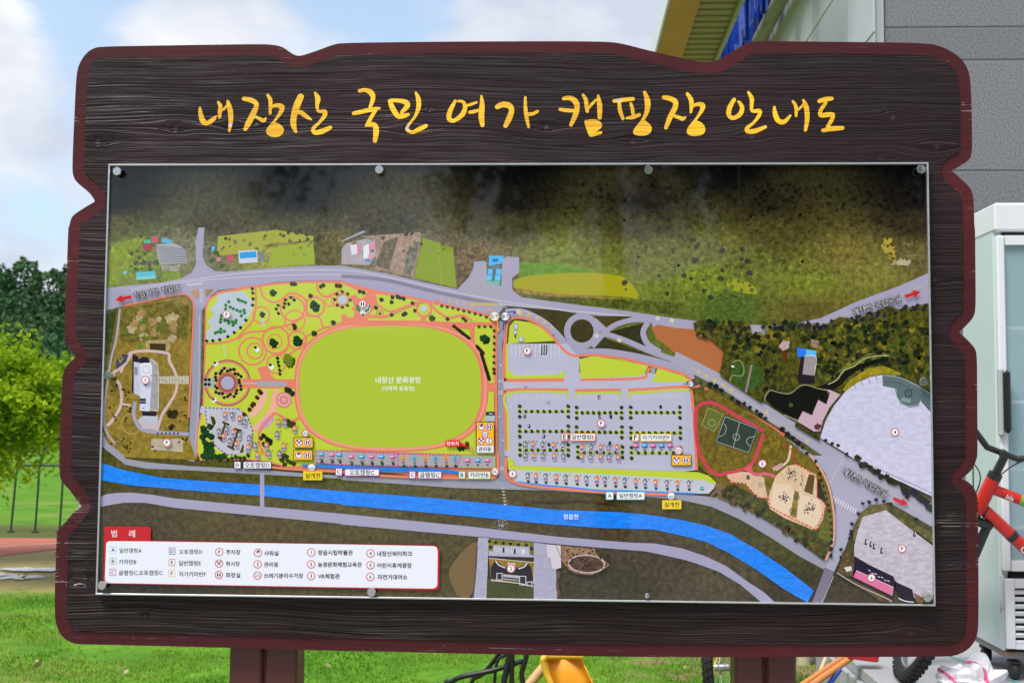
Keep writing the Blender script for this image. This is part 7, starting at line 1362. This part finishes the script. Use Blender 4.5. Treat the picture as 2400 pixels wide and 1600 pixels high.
# black tube rack and orange plastic tub under the board
YK = 5.7; M_tube = simple('black_tube', (.014, .014, .018), .38, var=.3, dirt=((.10, .04, .02), 22, .66))
kb = at(1180, 1600, YK); rack = empty('tube_rack', (kb.x, YK, 0), 'black bent steel tube rack on the grass below the middle of the board', 'rack'); kl = lambda p: Vector(p)-Vector((kb.x, YK, 0))
def tubep(pts, r, ys_=None, name='tube'):
    P = [at(x, y, YK+(ys_[i] if ys_ else 0)) for i, (x, y) in enumerate(pts)]; a, b = P[0], P[1]
    if a.z > .03: P.insert(0, Vector((a.x+(a.x-b.x)*.2, a.y, .012)))
    m = MB(); m.tube([tuple(kl(q)) for q in catmull([tuple(p) for p in P], 5)], r, 12); m.build(name, M_tube, rack, True)
tubep([(1045, 1606), (1056, 1598), (1082, 1585), (1147, 1572), (1184, 1561), (1224, 1548)], .0125, [.1, .08, .05, .03, .02, 0]); tubep([(1104, 1602), (1132, 1578), (1167, 1535), (1200, 1480)], .011, [.12, .1, .05, 0]); tubep([(1162, 1563), (1186, 1532), (1210, 1500)], .008, [.03, .02, 0])
tubep([(1180, 1612), (1187, 1570), (1195, 1525), (1203, 1470)], .0150); tubep([(1226, 1612), (1223, 1575), (1234, 1535), (1240, 1470)], .0125, [0, 0, 0, 0]); tubep([(1203, 1470), (1222, 1463), (1240, 1470)], .0125)
YT = 6.0; tb_ = at(1330, 1600, YT); tub = empty('plastic_tub', (tb_.x, YT, 0), 'orange yellow plastic tub on the grass, right of the black tube rack', 'tub'); tl = lambda p: Vector(p)-Vector((tb_.x, YT, 0))
M_tub = simple('orange_plastic', (.86, .38, .015), .35, var=.08, scale=3, bump=.1); M_rimp = simple('worn_yellow_lip', (.88, .48, .04), .4, var=.15)
def prof(y, xl, xr, dy, n=14):     # one cross section of the tub, open towards the viewer
    out = []; 
    for k in range(n+1):
        a = math.pi*k/n; px_ = (xl+xr)/2-(xr-xl)/2*math.copysign(abs(math.cos(a))**.35, math.cos(a)); out.append(at(px_, y, YT+.16*abs(math.sin(a))**.5+dy))
    return out
SEC = [(1537, 1276, 1360, .10), (1545, 1276, 1366, .05), (1570, 1284, 1377, .02), (1600, 1296, 1391, 0), (1660, 1310, 1420, -.03)]
rows_ = [prof(*s) for s in SEC]; m = MB(); nn_ = len(rows_[0])
for r_ in rows_: m.v += [tuple(tl(q)) for q in r_]
for i in range(len(rows_)-1):
    for k in range(nn_-1): m.f.append((i*nn_+k, i*nn_+k+1, (i+1)*nn_+k+1, (i+1)*nn_+k)); m.m.append(0)
top = rows_[0]; b = len(m.v); cen = sum((q for q in top), Vector())/nn_; m.v.append(tuple(tl(cen+Vector((0, 0, .004))))); 
for k in range(nn_-1): m.f.append((k, k+1, b)); m.m.append(0)
o = m.build('tub_shell', M_tub, tub, True, .8); so = o.modifiers.new('s', 'SOLIDIFY'); so.thickness = .008
m = MB(); m.tube([tuple(tl(q)) for q in catmull([tuple(at(x, y, YT-.02+dd)) for x, y, dd in ((1366, 1537, .05), (1290, 1537, .03), (1275, 1541, .0), (1274, 1552, 0), (1281, 1575, 0), (1292, 1602, -.01), (1318, 1660, -.03))], 5)], [.016]*31, 10); m.build('rim', M_rimp, tub, True)
m = MB(); m.tube([tuple(tl(at(1276, 1560, YT+.05))), tuple(tl(at(1243, 1600, YT))), tuple(tl(at(1195, 1660, YT-.02)))], .024, 12); m.build('spout_tube', simple('worn_cream_tube', (.62, .38, .16), .6, var=.3, scale=8), tub, True)
